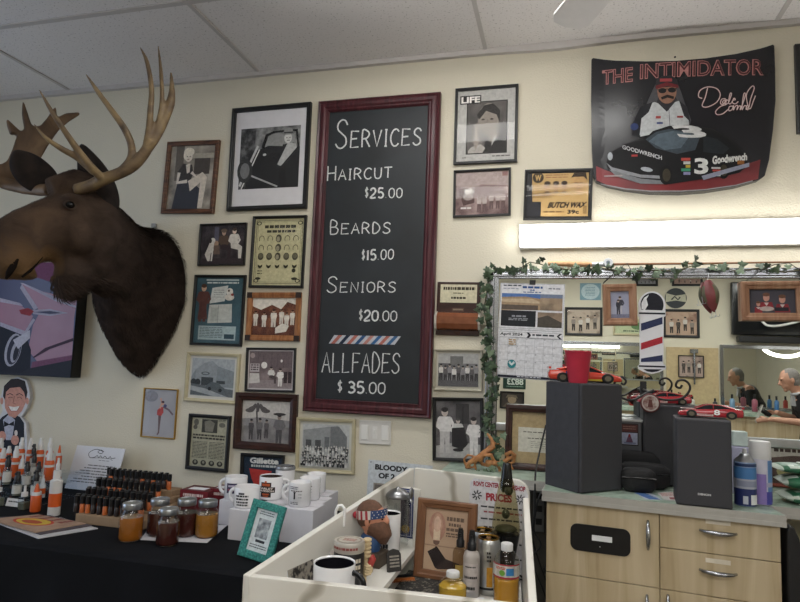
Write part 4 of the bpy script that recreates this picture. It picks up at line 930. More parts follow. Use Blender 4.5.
cv.rect(.63, .11, .97, .28, photo('5a5045', 'a8947a', '8a7762', 18)); cv.rect(.63, .11, .97, .15, '6c7890'); cv.rect(.6, .3, .97, .455, photo('6a5a4c', 'b5a48c', '8f7c68', 18)); cv.poly([(.6, .36), (.75, .33), (.97, .4), (.97, .455), (.6, .455)], '4b463f')
cv.rect(.01, .49, .99, .495, '8e9096'); cv.rect(.02, .515, .98, .57, 'd7d8db'); cv.line([(.02, .515), (.98, .515), (.98, .572), (.02, .572), (.02, .515)], .001, '565a66')
cv.text('April 2024', .03, .525, .38, .562, '23252c', .03); cv.poly([(.44, .517), (.48, .517), (.51, .543), (.48, .57), (.44, .57), (.47, .543)], '23252c'); cv.lines(.53, .53, .86, .552, 1, '3a3d46', .8, 14); cv.poly([(.98, .517), (.94, .517), (.9, .543), (.94, .57), (.98, .57), (.93, .543)], '23252c')
for i in range(8): u = .02+.96*i/7; cv.line([(u, .575), (u, .965)], .0008, '8d9097')
for j in range(6): v = .575+.39*j/5; cv.line([(.02, v), (.98, v)], .0008, '8d9097')
r = random.Random(4)
n_ = 1
for j in range(5):
    for i in range(7):
        if (j == 0 and i < 1) or n_ > 30: continue
        cv.text(str(n_), .03+.96*i/7, .582+.078*j, .03+.96*i/7+(.022 if n_ > 9 else .012), .594+.078*j, '6a6d76', .02); n_ += 1
cv.lines(.17, .595, .28, .66, 3, 'a5813a', .5, 3); cv.ell(.23, .85, .065, .045, '2f7f86'); cv.poly([(.18, .84), (.23, .87), (.28, .84), (.26, .82), (.23, .845), (.2, .82)], 'c9d6d6')
cv.rect(.02, .968, .98, .99, '1d2030'); cv.lines(.32, .972, .7, .986, 1, 'c9cbd3', .7, 4)
cv.build('printed_pages', t)
G().box(-.012, YM-.006, ht/2-.006, .012, YM-.0032, ht/2+.014).build('clip', BLACK, t)

# barber pole sign: a flat shaped board on the glass
p0 = W(652, 335, YM-.006)
t = thing('barber_pole_sign', 'white barber pole sign with black dome and red and blue stripes on the mirror', 'sign', (p0.x, 0, p0.z))
dome = [(652+13.6*math.cos(a), 305.5-14.2*math.sin(a)) for a in [math.radians(k) for k in range(-10, 191, 10)]]
outl = [(665.5, 312), (665.8, 316), (663.8, 317), (663.4, 364), (666, 366), (665.8, 369), (660, 372), (652, 374), (644, 372), (638.5, 369), (638, 366), (640, 364), (639.6, 317), (638, 316), (638.3, 312)]+[]
full = [p for p in dome]+[(638.3, 312), (638, 316), (639.6, 317), (640, 364), (638, 366), (638.5, 369), (644, 372), (652, 374), (660, 372), (665.8, 369), (666, 366), (663.4, 364), (663.8, 317), (665.8, 316), (665.5, 312)]
g = G(); P = [W(a, b, YM-.006) for a, b in full]; g.prism([(p.x-p0.x, p.z-p0.z) for p in P], YM-.006, YM-.0005); g.build('board', mat('sign_white', 'd5d6da', .3, var=.02), t)
cv = Canvas(1, 1, 0, lambda u, v, k: tuple(W(u, v, YM-.0064-k)-Vector((p0.x, 0, p0.z))))
bk = '1e1f28'
cv.poly([(652+11.6*math.cos(math.radians(k)), 304.8-12*math.sin(math.radians(k))) for k in range(-28, 209, 8)], bk)
cv.poly([(641.5, 309), (641.5, 303), (644, 298), (649, 294.5), (646.5, 299), (648, 305), (645, 310)], 'd5d6da')
cv.poly([(639, 312.3), (665.2, 312.8), (665.2, 314.6), (639, 314)], bk)
blue, rd = '2c3354', 'a52c38'
cv.poly([(641, 323.5), (662.5, 317), (662.5, 324), (641, 331)], blue); cv.poly([(641, 343), (662.5, 336.5), (662.5, 343), (641, 349.8)], rd); cv.poly([(641, 358.5), (662.5, 355), (662.5, 361.5), (640.8, 362)], blue)
cv.poly([(638.6, 365.2), (665.4, 366), (665.2, 367.6), (638.8, 366.8)], bk); cv.poly([(643, 369), (662, 369.4), (657, 371.6), (652, 372.2), (647, 371.4)], bk)
cv.build('printed_face', t)

def cord(t, pts, r=.0016): G().tube(pts, r, 5).build('hanging_cord', BLACK, t)
# two wood-framed photos hanging from the top rail
def p_studio(c):
    c.rect(0, 0, 1, 1, ramp_mat('photo_bluegrey', [(.3, '8286a0'), (.7, 'a9adc0')], 8)); c.rect(0, .85, 1, 1, '777a90')
    c.person(.52, .18, .66, 'b5a49c', '3b3c48', 'b5b5bd', '4a3c34', arm=True); c.person(.42, .3, .56, 'b5a49c', '30313c', '3a3b46', '3a2c26', arm=False)
yf_ = YM-.012
t = framed('picture_frame', 'brown wood-framed photo of a standing couple hanging over the mirror', ((603, 284.2), (636, 283.6), (638.2, 325), (603.4, 325.4)), .029, .022, HUNGW, p_studio, y=YM-.002)
cord(t, [(-.06, -.015, .09), (-.01, -.02, .135), (.03, -.025, .165), (.07, -.02, .09)])
def p_kids(c):
    c.rect(0, 0, 1, 1, ramp_mat('photo_darkgrey', [(.3, '34323c'), (.7, '4a4852')], 5))
    for u, v, s in ((.38, .14, 1), (.72, .22, 1), (.2, .5, .6)):
        c.poly([(u-.12*s, v+.4*s), (u+.12*s, v+.4*s), (u+.17*s, v+.75), (u-.17*s, v+.75)], '8a3038'); c.ell(u, v+.2*s, .07*s, .17*s, 'c09080'); c.ell(u, v+.08*s, .08*s, .08*s, '6b4a38'); c.poly([(u-.05, v+.42*s), (u, v+.56*s), (u+.05, v+.42*s)], 'c9bcb8')
    c.ell(.38, .82, .16, .1, 'b9a9a4'); c.rect(.55, .76, .85, .92, '2a2830')
t = framed('picture_frame', 'wide wood-framed photo of children in red hanging at the mirror right', ((741.5, 281.5), (806, 280.5), (806, 321), (741, 320.4)), .03, .024, HUNGW, p_kids, y=YM-.002)
cord(t, [(-.075, -.02, .083), (-.05, -.04, .11), (0, -.046, .133), (.05, -.045, .139), (.09, -.04, .11), (.11, -.02, .083)])

# fishing lure
p0 = W(711, 296, YM-.03)
t = thing('fishing_lure', 'red and olive wooden fishing lure hanging from the mirror frame', 'fishing lure', p0, (0, math.radians(-10), 0))
g = G(); rings = []
for k in range(13):
    s = k/12; z = .063-.126*s; r_ = .0005+.033*math.sin(PI*min(1, (s*.93+.06)))**.75*(1 if s < .45 else 1-.25*(s-.45)/.55)
    rings.append([(r_*.93*math.cos(a), r_*.6*math.sin(a), z) for a in [2*PI*j/16 for j in range(16)]])
g.loft(rings, 0)
b = g.build('lure_body', [mat('lure_olive', '57553f', .4, var=.2), mat('lure_red', '74383a', .4, var=.2)], t)
for p_ in b.data.polygons:
    p_.material_index = 1 if abs(p_.center.x+.004) < .015 else 0
for loc, a0 in (((-.034, -.006, -.01), .3), ((.003, -.004, -.066), 0)):
    g = G(); g.tube([(0, 0, .012), (0, 0, -.006)], .0012, 5)
    for k in range(3):
        an = a0+2*PI*k/3; g.tube([(0, 0, -.004)]+[(math.cos(an)*(.006-.006*math.cos(th)), math.sin(an)*(.006-.006*math.cos(th)), -.008-.008*math.sin(th)) for th in [PI*q/6 for q in range(7)]], .0011, 5)
    g.build('treble_hook', STEEL, t, loc=loc)
G().tube([(0, 0, .062), (.01, .004, .09)], .001, 5).build('line', STEEL, t)
# fishing rod lying along the top of the mirror
ra, rb = W(548, 263.5, -.02), W(592, 264.5, -.02); rc_ = W(720, 263.2, -.02); rr_ = W(608, 263, -.045)
t = thing('fishing_rod', 'old fishing rod with cork grip and round reel lying on the mirror top', 'fishing rod', ra)
rel = lambda p: tuple(Vector(p)-ra)
G().tube([rel(ra), rel(ra+(rb-ra)*.05), rel(ra+(rb-ra)*.5), rel(ra+(rb-ra)*.95), rel(rb)], [.008, .011, .0115, .011, .009], 12).build('grip', ramp_mat('cork', [(.3, 'a67c56'), (.7, 'c39a72')], 60), t)
G().tube([rel(rb), rel(rb+(rc_-rb)*.12)], .010, 12).build('reel_seat', STEEL, t)
G().tube([rel(rb), rel(rc_), rel(rc_+Vector((1.0, 0, .01)))], [.0055, .004, .002], 8).build('blank', mat('rod_brown', '7a5436', .35), t)
rl = G(); rl.lathe([(.017, -.012), (.0185, -.010), (.0185, .010), (.017, .012)], 24); ro = rl.build('reel', STEEL, t, loc=rel(rr_), rot=(PI/2, 0, 0))
G().lathe([(.008, .0), (.008, .003)], 16, c=(0, 0, .012)).build('reel_hub', mat('hub_grey', '6b7682', .4), ro)
# ivy garland along the top and down the left side of the frame
def leaf_pts(L):
    return [(0, 0), (.22, -.18), (.5, -.12), (.42, .14), (.62, .3), (.3, .45), (.2, .7), (0, 1), (-.2, .7), (-.3, .45), (-.62, .3), (-.42, .14), (-.5, -.12), (-.22, -.18)]
rg = random.Random(11)
t = thing('ivy_garland', 'artificial ivy garland draped over the mirror top and left side', 'garland', W(493, 275, -.04))
o0 = t.location.copy()
vine = []
for px, py in ((497, 470), (495, 440), (486, 415), (493, 385), (486, 360), (489, 335), (484, 310), (487, 290), (489, 272), (500, 268), (515, 272), (530, 262), (540, 264), (552, 268), (575, 270), (600, 268), (625, 272), (650, 270), (676, 271), (695, 265), (710, 264), (735, 271), (760, 268), (785, 272), (810, 269), (840, 270)):
    vine.append(W(px, py, -.042))
G().tube([p-o0 for p in vine], .0022, 6).build('vine', mat('vine_brown', '4a4630', .7), t)
g = G()
for i in range(len(vine)-1):
    side = i < 8; dens = 42 if side else (24 if vine[i].x < .55 else 7); a, b = vine[i], vine[i+1]; n_ = max(3, int((b-a).length*dens*3.1))
    for k in range(n_):
        p = a+(b-a)*(k+rg.random())/n_+Vector((rg.uniform(-.022, .022), rg.uniform(-.022, .004), rg.uniform(-.022, .022)))
        L = rg.uniform(.022, .037); R_ = Matrix.Rotation(rg.uniform(0, 6.28), 3, 'Y') @ Matrix.Rotation(rg.uniform(-.8, .8), 3, 'X') @ Matrix.Rotation(rg.uniform(-.7, .7), 3, 'Z')
        v = [p-o0+R_ @ Vector((x*L*.9, -.10*L*abs(x)-.12*L*z*z, z*L)) for x, z in leaf_pts(L)]
        cm = p-o0+R_ @ Vector((0, -.003, .3*L))
        nn = len(v); g.add([cm]+v, [(0, q+1, (q+1) % nn+1) for q in range(nn)], rg.choice([0, 0, 1, 2]))
g.build('leaves', [mat('ivy_green', '44563f', .5, var=.25, scale=90), mat('ivy_dark', '324131', .5, var=.25, scale=90), mat('ivy_pale', '5f7158', .5, var=.25, scale=90)], t, recalc=False)

# certificate leaning in front of the mirror
def p_cert(c):
    c.rect(0, 0, 1, 1, 'a8946f'); c.rect(.1, .3, 1.0, .78, 'c9c6b9'); c.lines(.18, .38, .95, .41, 1, '55524a', .6, 3); c.lines(.25, .5, .9, .53, 1, '55524a', .6, 4); c.lines(.3, .57, .9, .72, 4, '8b877b', .25, 5)
def leaning(tl, tr, br, bl, y):
    return quad(tl, tr, br, bl, y)
c, wd, ht, ti = quad((505.5, 410.5), (583, 415), (583, 481), (504, 475), -.09)
t = framed('picture_frame', 'dark brown-framed certificate leaning on the worktop behind the black speaker', None, .026, .022, DARKWOOD, p_cert, sheet='a8946f', at=(c, wd, ht, ti))
t.location = (c.x, -.050, c.z); t.rotation_euler = (math.radians(-6), -ti*.3, 0); t.location.z = CZ+ht/2*math.cos(.1)+.001
# driftwood ornament
p0 = W(480, 470, -.13); p0.z = CZ
t = thing('driftwood_ornament', 'twisted orange-brown driftwood ornament with ivy leaves on the worktop', 'ornament', p0)
DW = ramp_mat('driftwood', [(.3, '7d5230'), (.5, 'a87245'), (.75, 'c08d5c')], 40, 6, .55, .5)
def dpt(px, py, y): return W(px, py, y)-p0
def swirl(pts, r): return G().tube([dpt(*q) for q in pts], r, 8)
g = G()
for pts, r_ in (([(466, 468, -.15), (470, 462, -.16), (478, 458, -.16), (486, 452, -.15), (493, 447, -.14), (492, 440, -.13), (487, 433, -.13)], [.006, .01, .012, .013, .011, .008, .004]),
   ([(480, 462, -.15), (484, 455, -.17), (491, 455, -.17), (494, 461, -.16), (490, 466, -.15), (482, 464, -.14), (479, 458, -.14)], .0075),
   ([(488, 449, -.14), (494, 443, -.13), (500, 444, -.13)], [.009, .006, .003]),
   ([(486, 462, -.15), (494, 463, -.16), (501, 464, -.15), (508, 459, -.13), (515, 456, -.12)], [.010, .011, .010, .008, .005]),
   ([(505, 455, -.13), (511, 452, -.13), (515, 455, -.13), (514, 462, -.12), (508, 464, -.12)], [.008, .008, .007, .006, .004]),
   ([(465, 464, -.15), (464, 459, -.15), (468, 455, -.16), (473, 456, -.16), (476, 462, -.16), (474, 467, -.15), (468, 468, -.15), (465, 464, -.15)], .005),
   ([(496, 462, -.15), (500, 470, -.14), (498, 474, -.14)], [.008, .006, .005]), ([(475, 463, -.15), (476, 470, -.15)], [.005, .004]), ([(509, 462, -.12), (513, 470, -.12)], [.006, .004])):
    g.tube([dpt(*q) for q in pts], r_, 8)
body = g.build('driftwood', DW, t)
md = body.modifiers.new('remesh', 'REMESH'); md.mode = 'VOXEL'; md.voxel_size = .0035; md.use_smooth_shade = True
g = G()
for px, py in ((484, 472), (489, 474), (480, 473), (497, 456), (501, 449), (500, 462), (492, 470), (499, 440), (503, 434), (487, 477)):
    p = dpt(px, py, -.17); L = .03; R_ = Matrix.Rotation(rg.uniform(0, 6.28), 3, 'Y') @ Matrix.Rotation(rg.uniform(-.6, .6), 3, 'X')
    v = [p+R_ @ Vector((x*L*.9, -.1*L*abs(x), z*L)) for x, z in leaf_pts(L)]; nn = len(v)
    g.add([p+R_ @ Vector((0, -.003, .3*L))]+v, [(0, q+1, (q+1) % nn+1) for q in range(nn)], rg.choice([0, 1]))
g.build('ivy_leaves', [mat('ivy_pale'), mat('ivy_green')], t, recalc=False)

# scroll bracket with a round badge
yS = -.205
p0 = W(651, 402, yS)
t = thing('scroll_bracket', 'black wrought-iron scroll bracket with a round badge between the speakers', 'ornament', (p0.x, yS, CZ))
IRON = mat('wrought_iron', '19191a', .45, var=.15)
sp = lambda L: [tuple(W(a, b, yS)-t.location) for a, b in smooth_path(L, 4)]
G().tube(sp([(648, 392), (655, 397), (666, 400), (680, 399), (688, 393), (690, 386), (685, 380.5), (678, 381), (676, 386), (680, 388), (682, 385)]), .0042, 8).build('right_scroll', IRON, t)
G().tube(sp([(654, 390), (645, 394), (636, 399), (628, 400), (619, 396), (614, 388), (616, 380), (622, 377), (626, 381), (624, 384.5), (621, 383)]), .0042, 8).build('left_scroll', IRON, t)
aj = W(650, 393.5, yS)-t.location
G().tube([tuple(aj), (aj.x, .05, aj.z+.006), (aj.x, -yS-mt-.002, aj.z+.008)], .0042, 8).build('wall_arm', IRON, t)
G().box(aj.x-.012, -yS-mt-.005, aj.z-.025, aj.x+.012, -yS-mt-.0008, aj.z+.04).build('wall_plate', IRON, t, bevel=.002)
bp_ = W(650, 403, yS-.012)-t.location
g = G(); g.lathe([(.031, 0), (.034, .003), (.031, .006)], 24); bd = g.build('badge', mat('badge_red', '5a2a2a', .4), t, loc=bp_, rot=(PI/2, 0, 0))
cv = Canvas(.058, .058, -.0066); cv.ell(.5, .5, .5, .5, 'a9a29c'); cv.ell(.5, .5, .42, .42, photo('6a4540', 'b5aca6', '8f7a74', 60)); cv.poly([(.35, .75), (.42, .3), (.6, .3), (.66, .75)], '5a3530'); cv.build('badge_print', bd, rot=(-PI/2, 0, 0))

# picture with a curved title under the mirror
def p_band(c):
    c.rect(0, 0, 1, 1, photo('3a2a26', '6e5a50', '51403a', 12)); c.poly([(.05, .15), (.3, .1), (.7, .1), (.95, .15), (.95, .38), (.7, .3), (.3, .3), (.05, .38)], 'a9a49c'); c.lines(.1, .14, .9, .3, 1, '3a2a26', .5, 4)
    c.ell(.3, .7, .18, .2, '8f8a60'); c.ell(.75, .7, .2, .2, '2f5a66'); c.ell(.55, .6, .12, .15, '8a3a34')
p0 = W(787, 456, -.03)
framed('picture_frame', 'red-framed dark picture with a pale curved title under the mirror', None, .012, .02, mat('red_brown_frame', '7a3a2c', .4), p_band, at=(Vector((p0.x+.085, 0, (W(780, 440, -.03).z+CZ+.003)/2)), .33, W(780, 440, -.03).z-CZ-.003, 0), y=-.0085)

# ================================================================== ON THE WORKTOP
SPK = ramp_mat('speaker_black', [(.3, '353539'), (.7, '3d3d41')], 40, 4, .55)
GRL = ramp_mat('speaker_cloth', [(.3, '333336'), (.7, '404044')], 400, 2, .8, bump=.1)
def speaker(label, p, ang, w_, d_, h_, logo=None):
    t = thing('speaker', label, 'speaker', p, (0, 0, ang))
    G().box(-w_/2, -d_/2+.014, 0, w_/2, d_/2, h_).build('cabinet', SPK, t, bevel=.003)
    G().box(-w_/2+.001, -d_/2, .002, w_/2-.001, -d_/2+.0145, h_-.001).build('grille', GRL, t, bevel=.006, seg=3)
    if logo:
        cv = Canvas(.036, .0065, -d_/2-.0006); cv.text(logo, 0, 0, 1, 1, 'c9c9c9', .04); cv.build('logo', t, loc=(0, 0, .04))
    G().box(-.04, d_/2, h_*.3, .04, d_/2+.004, h_*.55).build('terminal_plate', BLACKG, t)
    return t
# big speaker turned so that a corner faces the viewer
A_, B_, C_ = Z(544, 486, CZ), Z(581, 494.5, CZ), Z(623, 490.5, CZ)
e1 = (C_-B_); w1 = e1.length; ang = math.atan2(e1.y, e1.x)
e2 = Vector((-math.sin(ang), math.cos(ang), 0)); d1_ = .175
h1 = W(581, 383.5, B_.y).z-CZ
cn = B_+e1*.5+e2*d1_*.5
spk1 = speaker('large plain black speaker with a corner forward and a red cup on top', (cn.x, cn.y, CZ), ang, w1, d1_, h1)
# front speaker with the maker's name
A_, B_ = Z(676.5, 505, CZ), Z(733.5, 511, CZ); e1 = B_-A_; w2 = e1.length; ang2 = math.atan2(e1.y, e1.x); e2 = Vector((-math.sin(ang2), math.cos(ang2), 0))
h2 = W(705, 419.5, (A_.y+B_.y)/2).z-CZ; d2_ = .15
cn = A_+e1*.5+e2*d2_*.5
spk2 = speaker('black speaker with small white lettering at the front edge of the worktop', (cn.x, cn.y, CZ), ang2, w2, d2_, h2, 'DENON')
t2z = CZ+h2
# rear speaker
ya = -.19; A_, B_ = W(644.5, 440, ya), W(676, 440, ya); w3 = .19; h3 = W(660, 405, ya).z-CZ
spk3 = speaker('black speaker standing behind the front one, beside the scroll bracket', (A_.x+w3/2, ya+.075, CZ), math.radians(-2), w3, .15, h3)
t3 = (A_.x+w3/2, ya+.075, CZ+h3)

# red plastic cup
RED = mat('cup_red', 'bd3348', .35, var=.05, spec=.4)
p0 = Z(577, 381, CZ+h1)
ct = Vector((spk1.location.x, spk1.location.y, CZ+h1)); cup_p = W(578, 381, spk1.location.y-.066); 
t = thing('plastic_cup', 'red plastic cup standing on the large black speaker', 'cup', (cup_p.x, cup_p.y, CZ+h1))
ch_ = W(578, 351, cup_p.y).z-(CZ+h1)
prof = [(.0, .002), (.029, .002), (.030, .0), (.0325, .006)]
for k in range(1, 9): prof += [(.0325+.0115*k/9, .006+(ch_-.012)*k/9), (.0325+.0115*k/9+.0006, .006+(ch_-.012)*k/9+.001)]
prof += [(.0445, ch_-.004), (.0465, ch_-.002), (.0455, ch_), (.0435, ch_-.002), (.030, .006), (0, .005)]
G().lathe(prof, 36, cap=False).build('cup_body', RED, t)
G().lathe([(.0436, ch_-.0025), (.0432, ch_-.008), (.033, .02), (.029, .0065)], 36, cap=False).build('white_lining', mat('cup_lining', 'd9d5d2', .3), t)

# toy stock cars
def car_mesh(secs, n=10):
    rings = []
    for x, hw_, zb_, zm, zt_ in secs:
        pr = [(-hw_*.92, zb_), (-hw_, zb_+.004), (-hw_, zm), (-hw_*.9, zt_-.002), (-hw_*.6, zt_), (hw_*.6, zt_), (hw_*.9, zt_-.002), (hw_, zm), (hw_, zb_+.004), (hw_*.92, zb_)]
        rings.append([(x, a, b) for a, b in pr])
    return rings
def toy_car(label, p, ang, s, body, num, deco, numc='d9d9d6', group=None):
    """points along +x; about 20 cm long at s=1"""
    t = thing('toy_race_car', label, 'toy car', p, (0, 0, ang), group); t.scale = (s, s, s*.82)
    secs = [(-.1, .030, .016, .028, .034), (-.096, .036, .010, .032, .041), (-.06, .040, .007, .034, .044), (-.02, .0405, .006, .032, .041), (.03, .0405, .006, .030, .038), (.07, .040, .006, .026, .033), (.095, .036, .006, .020, .025), (.102, .026, .008, .015, .018)]
    b = G().loft(car_mesh(secs)).build('body', body, t, bevel=.001)
    g = G(); rings = []
    for x, hw_, zt_ in ((-.068, .030, .0435), (-.035, .027, .054), (.0, .0265, .055), (.018, .027, .052), (.045, .031, .0385)):
        rings.append([(x, -hw_-.006, .036), (x, -hw_, zt_), (x, hw_, zt_), (x, hw_+.006, .036)])
    g.loft(rings, smooth=False); g.build('windows', mat('toy_window', '1e2226', .1, var=0), t)
    g = G(); g.loft([[(x, -hw_, z), (x, -hw_*.8, z+.003), (x, hw_*.8, z+.003), (x, hw_, z)] for x, hw_, z in ((-.04, .0285, .0525), (-.02, .0285, .0545), (.005, .0285, .055), (.02, .028, .052))], smooth=False)
    for sy in (-1, 1):
        g.tube([(-.038, sy*.0275, .053), (-.072, sy*.034, .043)], .003, 6); g.tube([(.018, sy*.0275, .053), (.047, sy*.035, .038)], .0018, 6); g.tube([(-.008, sy*.027, .055), (-.008, sy*.034, .04)], .0016, 6)
    g.build('roof', body, t)
    TY = mat('toy_tyre', '151515', .7); HB = mat('toy_hub', '6e685a', .35, .6)
    for x in (-.062, .060):
        for sy in (-1, 1):
            w_ = G().lathe([(.009, -.0075), (.0145, -.0075), (.0165, -.005), (.0165, .005), (.0145, .0075), (.009, .0075)], 20).build('wheel', TY, t, loc=(x, sy*.0365, .0165), rot=(PI/2, 0, 0))
            G().lathe([(.009, -.0078), (.009, .0078)], 14).build('hub', HB, w_)
    if num:
        for sy in (-1, 1):
            cv = Canvas(.024, .022, -.0412); cv.text(num, .1, 0, .9, 1, 'e4e4e1', .03); o = cv.build('door_number', t, loc=(-.018, 0, .026), rot=(0, 0, 0 if sy < 0 else PI))
    g = G().box(-.1, -.036, .044, -.094, .036, .052); g.build('spoiler', body, t)
    if deco: deco(t)
    return t
RC = mat('toy_red', 'a12b33', .2, var=.08, coat=.6); OR = mat('toy_orange_red', 'c8402e', .2, var=.05, coat=.6)
def deco8(t):
    for sy in (-1, 1):
        o = Canvas(.05, .008, -.0412).rect(0, 0, 1, 1, 'c9b9b4').lines(.1, .2, .9, .8, 1, 'a12b33', .6, 3).build('door_stripe', t, loc=(.018, 0, .014), rot=(0, 0, 0 if sy < 0 else PI))
    cv = Canvas(.05, .05, 0); cv.rect(0, 0, 1, 1, 'c5b8b4'); cv.lines(.1, .2, .9, .8, 4, 'a12b33', .5, 2); cv.build('bonnet_panel', t, loc=(.068, 0, .0355), rot=(math.radians(-90), 0, math.radians(0)))
pC = Z(713, 416, t2z); 
cz2 = Vector((spk2.location.x, spk2.location.y, t2z+.0005))
# nose to the left, number on the side towards the viewer
toy_car('small red toy race car number 8 on top of the front speaker', (cz2.x+.030, cz2.y+.01, t2z+.0005), PI-math.radians(8), .93, RC, '8', deco8)
toy_car('red and white toy race car on the speaker standing further back', (t3[0]-.02, t3[1]-.005, t3[2]+.0005), PI+math.radians(4), .93, RC, None, lambda t: (deco8(t)))
def deco_or(t):
    for sy in (-1, 1):
        Canvas(.05, .028, -.0412).poly([(0, 0), (.9, .1), (1, 1), (.1, 1)], '2c3f7a').lines(.2, .2, .8, .7, 3, 'b9bcc8', .4, 3).build('side_panel', t, loc=(-.03, 0, .024), rot=(0, 0, 0 if sy < 0 else PI))
        Canvas(.09, .006, -.0412).rect(0, 0, 1, 1, 'b5a23a').build('sill_stripe', t, loc=(.03, 0, .010), rot=(0, 0, 0 if sy < 0 else PI))
    G().box(.045, -.022, .0355, .09, .022, .0362).build('bonnet_panel', mat('toy_grey', 'a9aab0', .3), t, rot=(0, math.radians(9.5), 0), loc=(0, 0, .0095))
cp = W(584, 380, spk1.location.y+.03)
toy_car('orange-red and blue toy race car behind the red cup on the speaker', (spk1.location.x+.0, spk1.location.y+.03, CZ+h1+.0005), math.radians(6), 1.25, OR, None, deco_or)

# small screen beside the big speaker
yq = -.15; a = W(617, 420, yq); b = W(642, 452, yq)
t = thing('mini_television', 'small grey box with a picture screen between the speakers', 'television', ((a.x+b.x)/2, yq, CZ))
w_, z0, z1 = b.x-a.x, b.z-CZ, a.z-CZ
G().box(-w_/2, 0, max(z0, .02), w_/2, .1, z1).build('casing', mat('casing_grey', '55565a', .4, var=.1), t, bevel=.004)
G().box(-w_/2-.004, -.004, z1-.004, w_/2+.004, .104, z1+.006).build('silver_lid', STEEL, t, bevel=.002)
G().box(-.05, .01, 0, .05, .09, .022).build('foot', BLACK, t)
cv = Canvas(w_*.72, (z1-z0)*.72, -.0006); cv.rect(0, 0, 1, 1, '2a2422'); cv.rect(.05, .05, .95, .38, '54302c'); cv.lines(.15, .12, .85, .32, 2, '8a6a60', .4, 3); cv.rect(.05, .42, .95, .95, 'a5aac0'); cv.poly([(.3, .85), (.45, .5), (.55, .5), (.7, .85)], '6a4a60'); cv.ell(.5, .55, .06, .08, '8a3030'); cv.rect(.2, .85, .85, .92, '7a7f9a')
cv.build('screen', t, loc=(0, 0, (z0+z1)/2+.005))
# soft black cases lying side by side
def soft_case(label, px0, px1, pyb, pyt, y, dep, grp='black soft cases'):
    a, b = W(px0, pyb, y), W(px1, pyb, y); hgt = W(px0, pyt, y).z-CZ
    t = thing('soft_case', label, 'case', ((a.x+b.x)/2, y, CZ), group=grp); L = (b.x-a.x)/2
    rings = []
    for k in range(9):
        s = -1+2*k/8; f = (1-abs(s)**6)**.35 if abs(s) < 1 else .55; f = max(f, .6)
        rings.append([(s*L, dep/2+dep/2*f*abs(math.cos(q))**.6*(1 if math.cos(q) > 0 else -1), hgt/2+hgt/2*f*abs(math.sin(q))**.6*(1 if math.sin(q) > 0 else -1)) for q in [2*PI*j/20 for j in range(20)]])
    G().loft(rings).build('case_body', mat('black_fabric', '19191b', .75, var=.2, bump=.2, scale=60), t)
    G().tube([(-L*.97, -.001+dep*.04, hgt*.62), (0, -.002, hgt*.64), (L*.97, -.001+dep*.04, hgt*.62)], .0022, 6).build('zip', BLACKG, t)
    return t
soft_case('long black soft case lying nearest, beside the large speaker', 622, 657, 491, 468, -.365, .07)
soft_case('black soft case lying second, behind the nearest case', 619, 671, 484, 462, -.29, .065)
soft_case('black soft case lying last, in front of the small screen box', 606, 661, 477, 449.5, -.22, .06)
# papers
def flat_sheet(name, label, quad_px, z, col, paint=None, cat='paper', th=.0012, group=None):
    P = [Z(*q, z) for q in quad_px]; cc_ = sum(P, Vector())/4
    t = thing(name, label, cat, (cc_.x, cc_.y, z), group=group)
    G().slab([(p.x-cc_.x, p.y-cc_.y) for p in P], 0, th).build('sheet', mat('sheet_'+col, col, .7, var=.03), t)
    if paint:
        def mp(u, v, k):
            p = (P[0]*(1-u)+P[1]*u)*(1-v)+(P[3]*(1-u)+P[2]*u)*v; return (p.x-cc_.x, p.y-cc_.y, th+.0002+k)
        cv = Canvas(1, 1, 0, mp); paint(cv); cv.build('print', t)
    return t
flat_sheet('leaflet', 'blue and white leaflet lying in front of the black cases', ((634, 493), (651, 493), (662, 500), (646, 499.5)), CZ+.0004, 'b5bcc9', lambda c: (c.poly([(0, 0), (.6, 0), (.9, 1), (.2, 1)], '4a6aa0'), c.lines(.6, .2, .95, .8, 4, '7a7f8a', .4, 3)))
flat_sheet('leaflet', 'white leaflet with red print lying between the cases and front speaker', ((657, 493), (676, 492), (677, 501), (664, 500)), CZ+.0009, 'c5c3c0', lambda c: (c.lines(.1, .1, .9, .6, 3, 'a04a44', .5, 3), c.rect(.5, .65, .9, .9, '8a4a50')))
# spray cans
def spray_can(label, px, py, pyt, y, rad, capm, cols, capped=False):
    p = Z(px, py, CZ); H_ = W(px, pyt, p.y).z-CZ
    t = thing('spray_can', label, 'spray can', (p.x, p.y, CZ)); hb = H_*(.78 if not capped else .72)
    G().lathe([(rad*.9, 0), (rad, .003), (rad, hb-.004), (rad*.98, hb)], 28).build('can', cols[0], t)
    n = len(cols)-1
    for i, (z0_, z1_, m_, arc) in enumerate(cols[1]):
        g = G(); r_ = rad+.0004+.0002*i; a0, a1 = arc; N = 24; vs = []
        for k in range(N+1):
            a = math.radians(a0+(a1-a0)*k/N); vs += [(r_*math.cos(a), r_*math.sin(a), hb*z0_), (r_*math.cos(a), r_*math.sin(a), hb*z1_)]
        g.add(vs, [(2*k, 2*k+2, 2*k+3, 2*k+1) for k in range(N)], 0, True); g.build('label', m_, t)
    if capped:
        G().lathe([(rad*.98, hb), (rad*1.0, hb+.002), (rad*.98, H_-.006), (rad*.9, H_), (0, H_)], 28).build('cap', capm, t)
    else:
        G().lathe([(rad*.98, hb), (rad*.8, hb+.008), (rad*.45, hb+.018), (rad*.42, hb+.024)], 24).build('shoulder', STEEL, t)
        nz = G().lathe([(.006, hb+.024), (.0075, hb+.026), (.007, H_-.006), (.006, H_), (0, H_)], 14).box(-.003, -.012, hb+.036, .003, 0, hb+.041); nz.build('nozzle', capm, t)
    return t
def band(c): return mat('label_'+c, c, .3, var=.05)
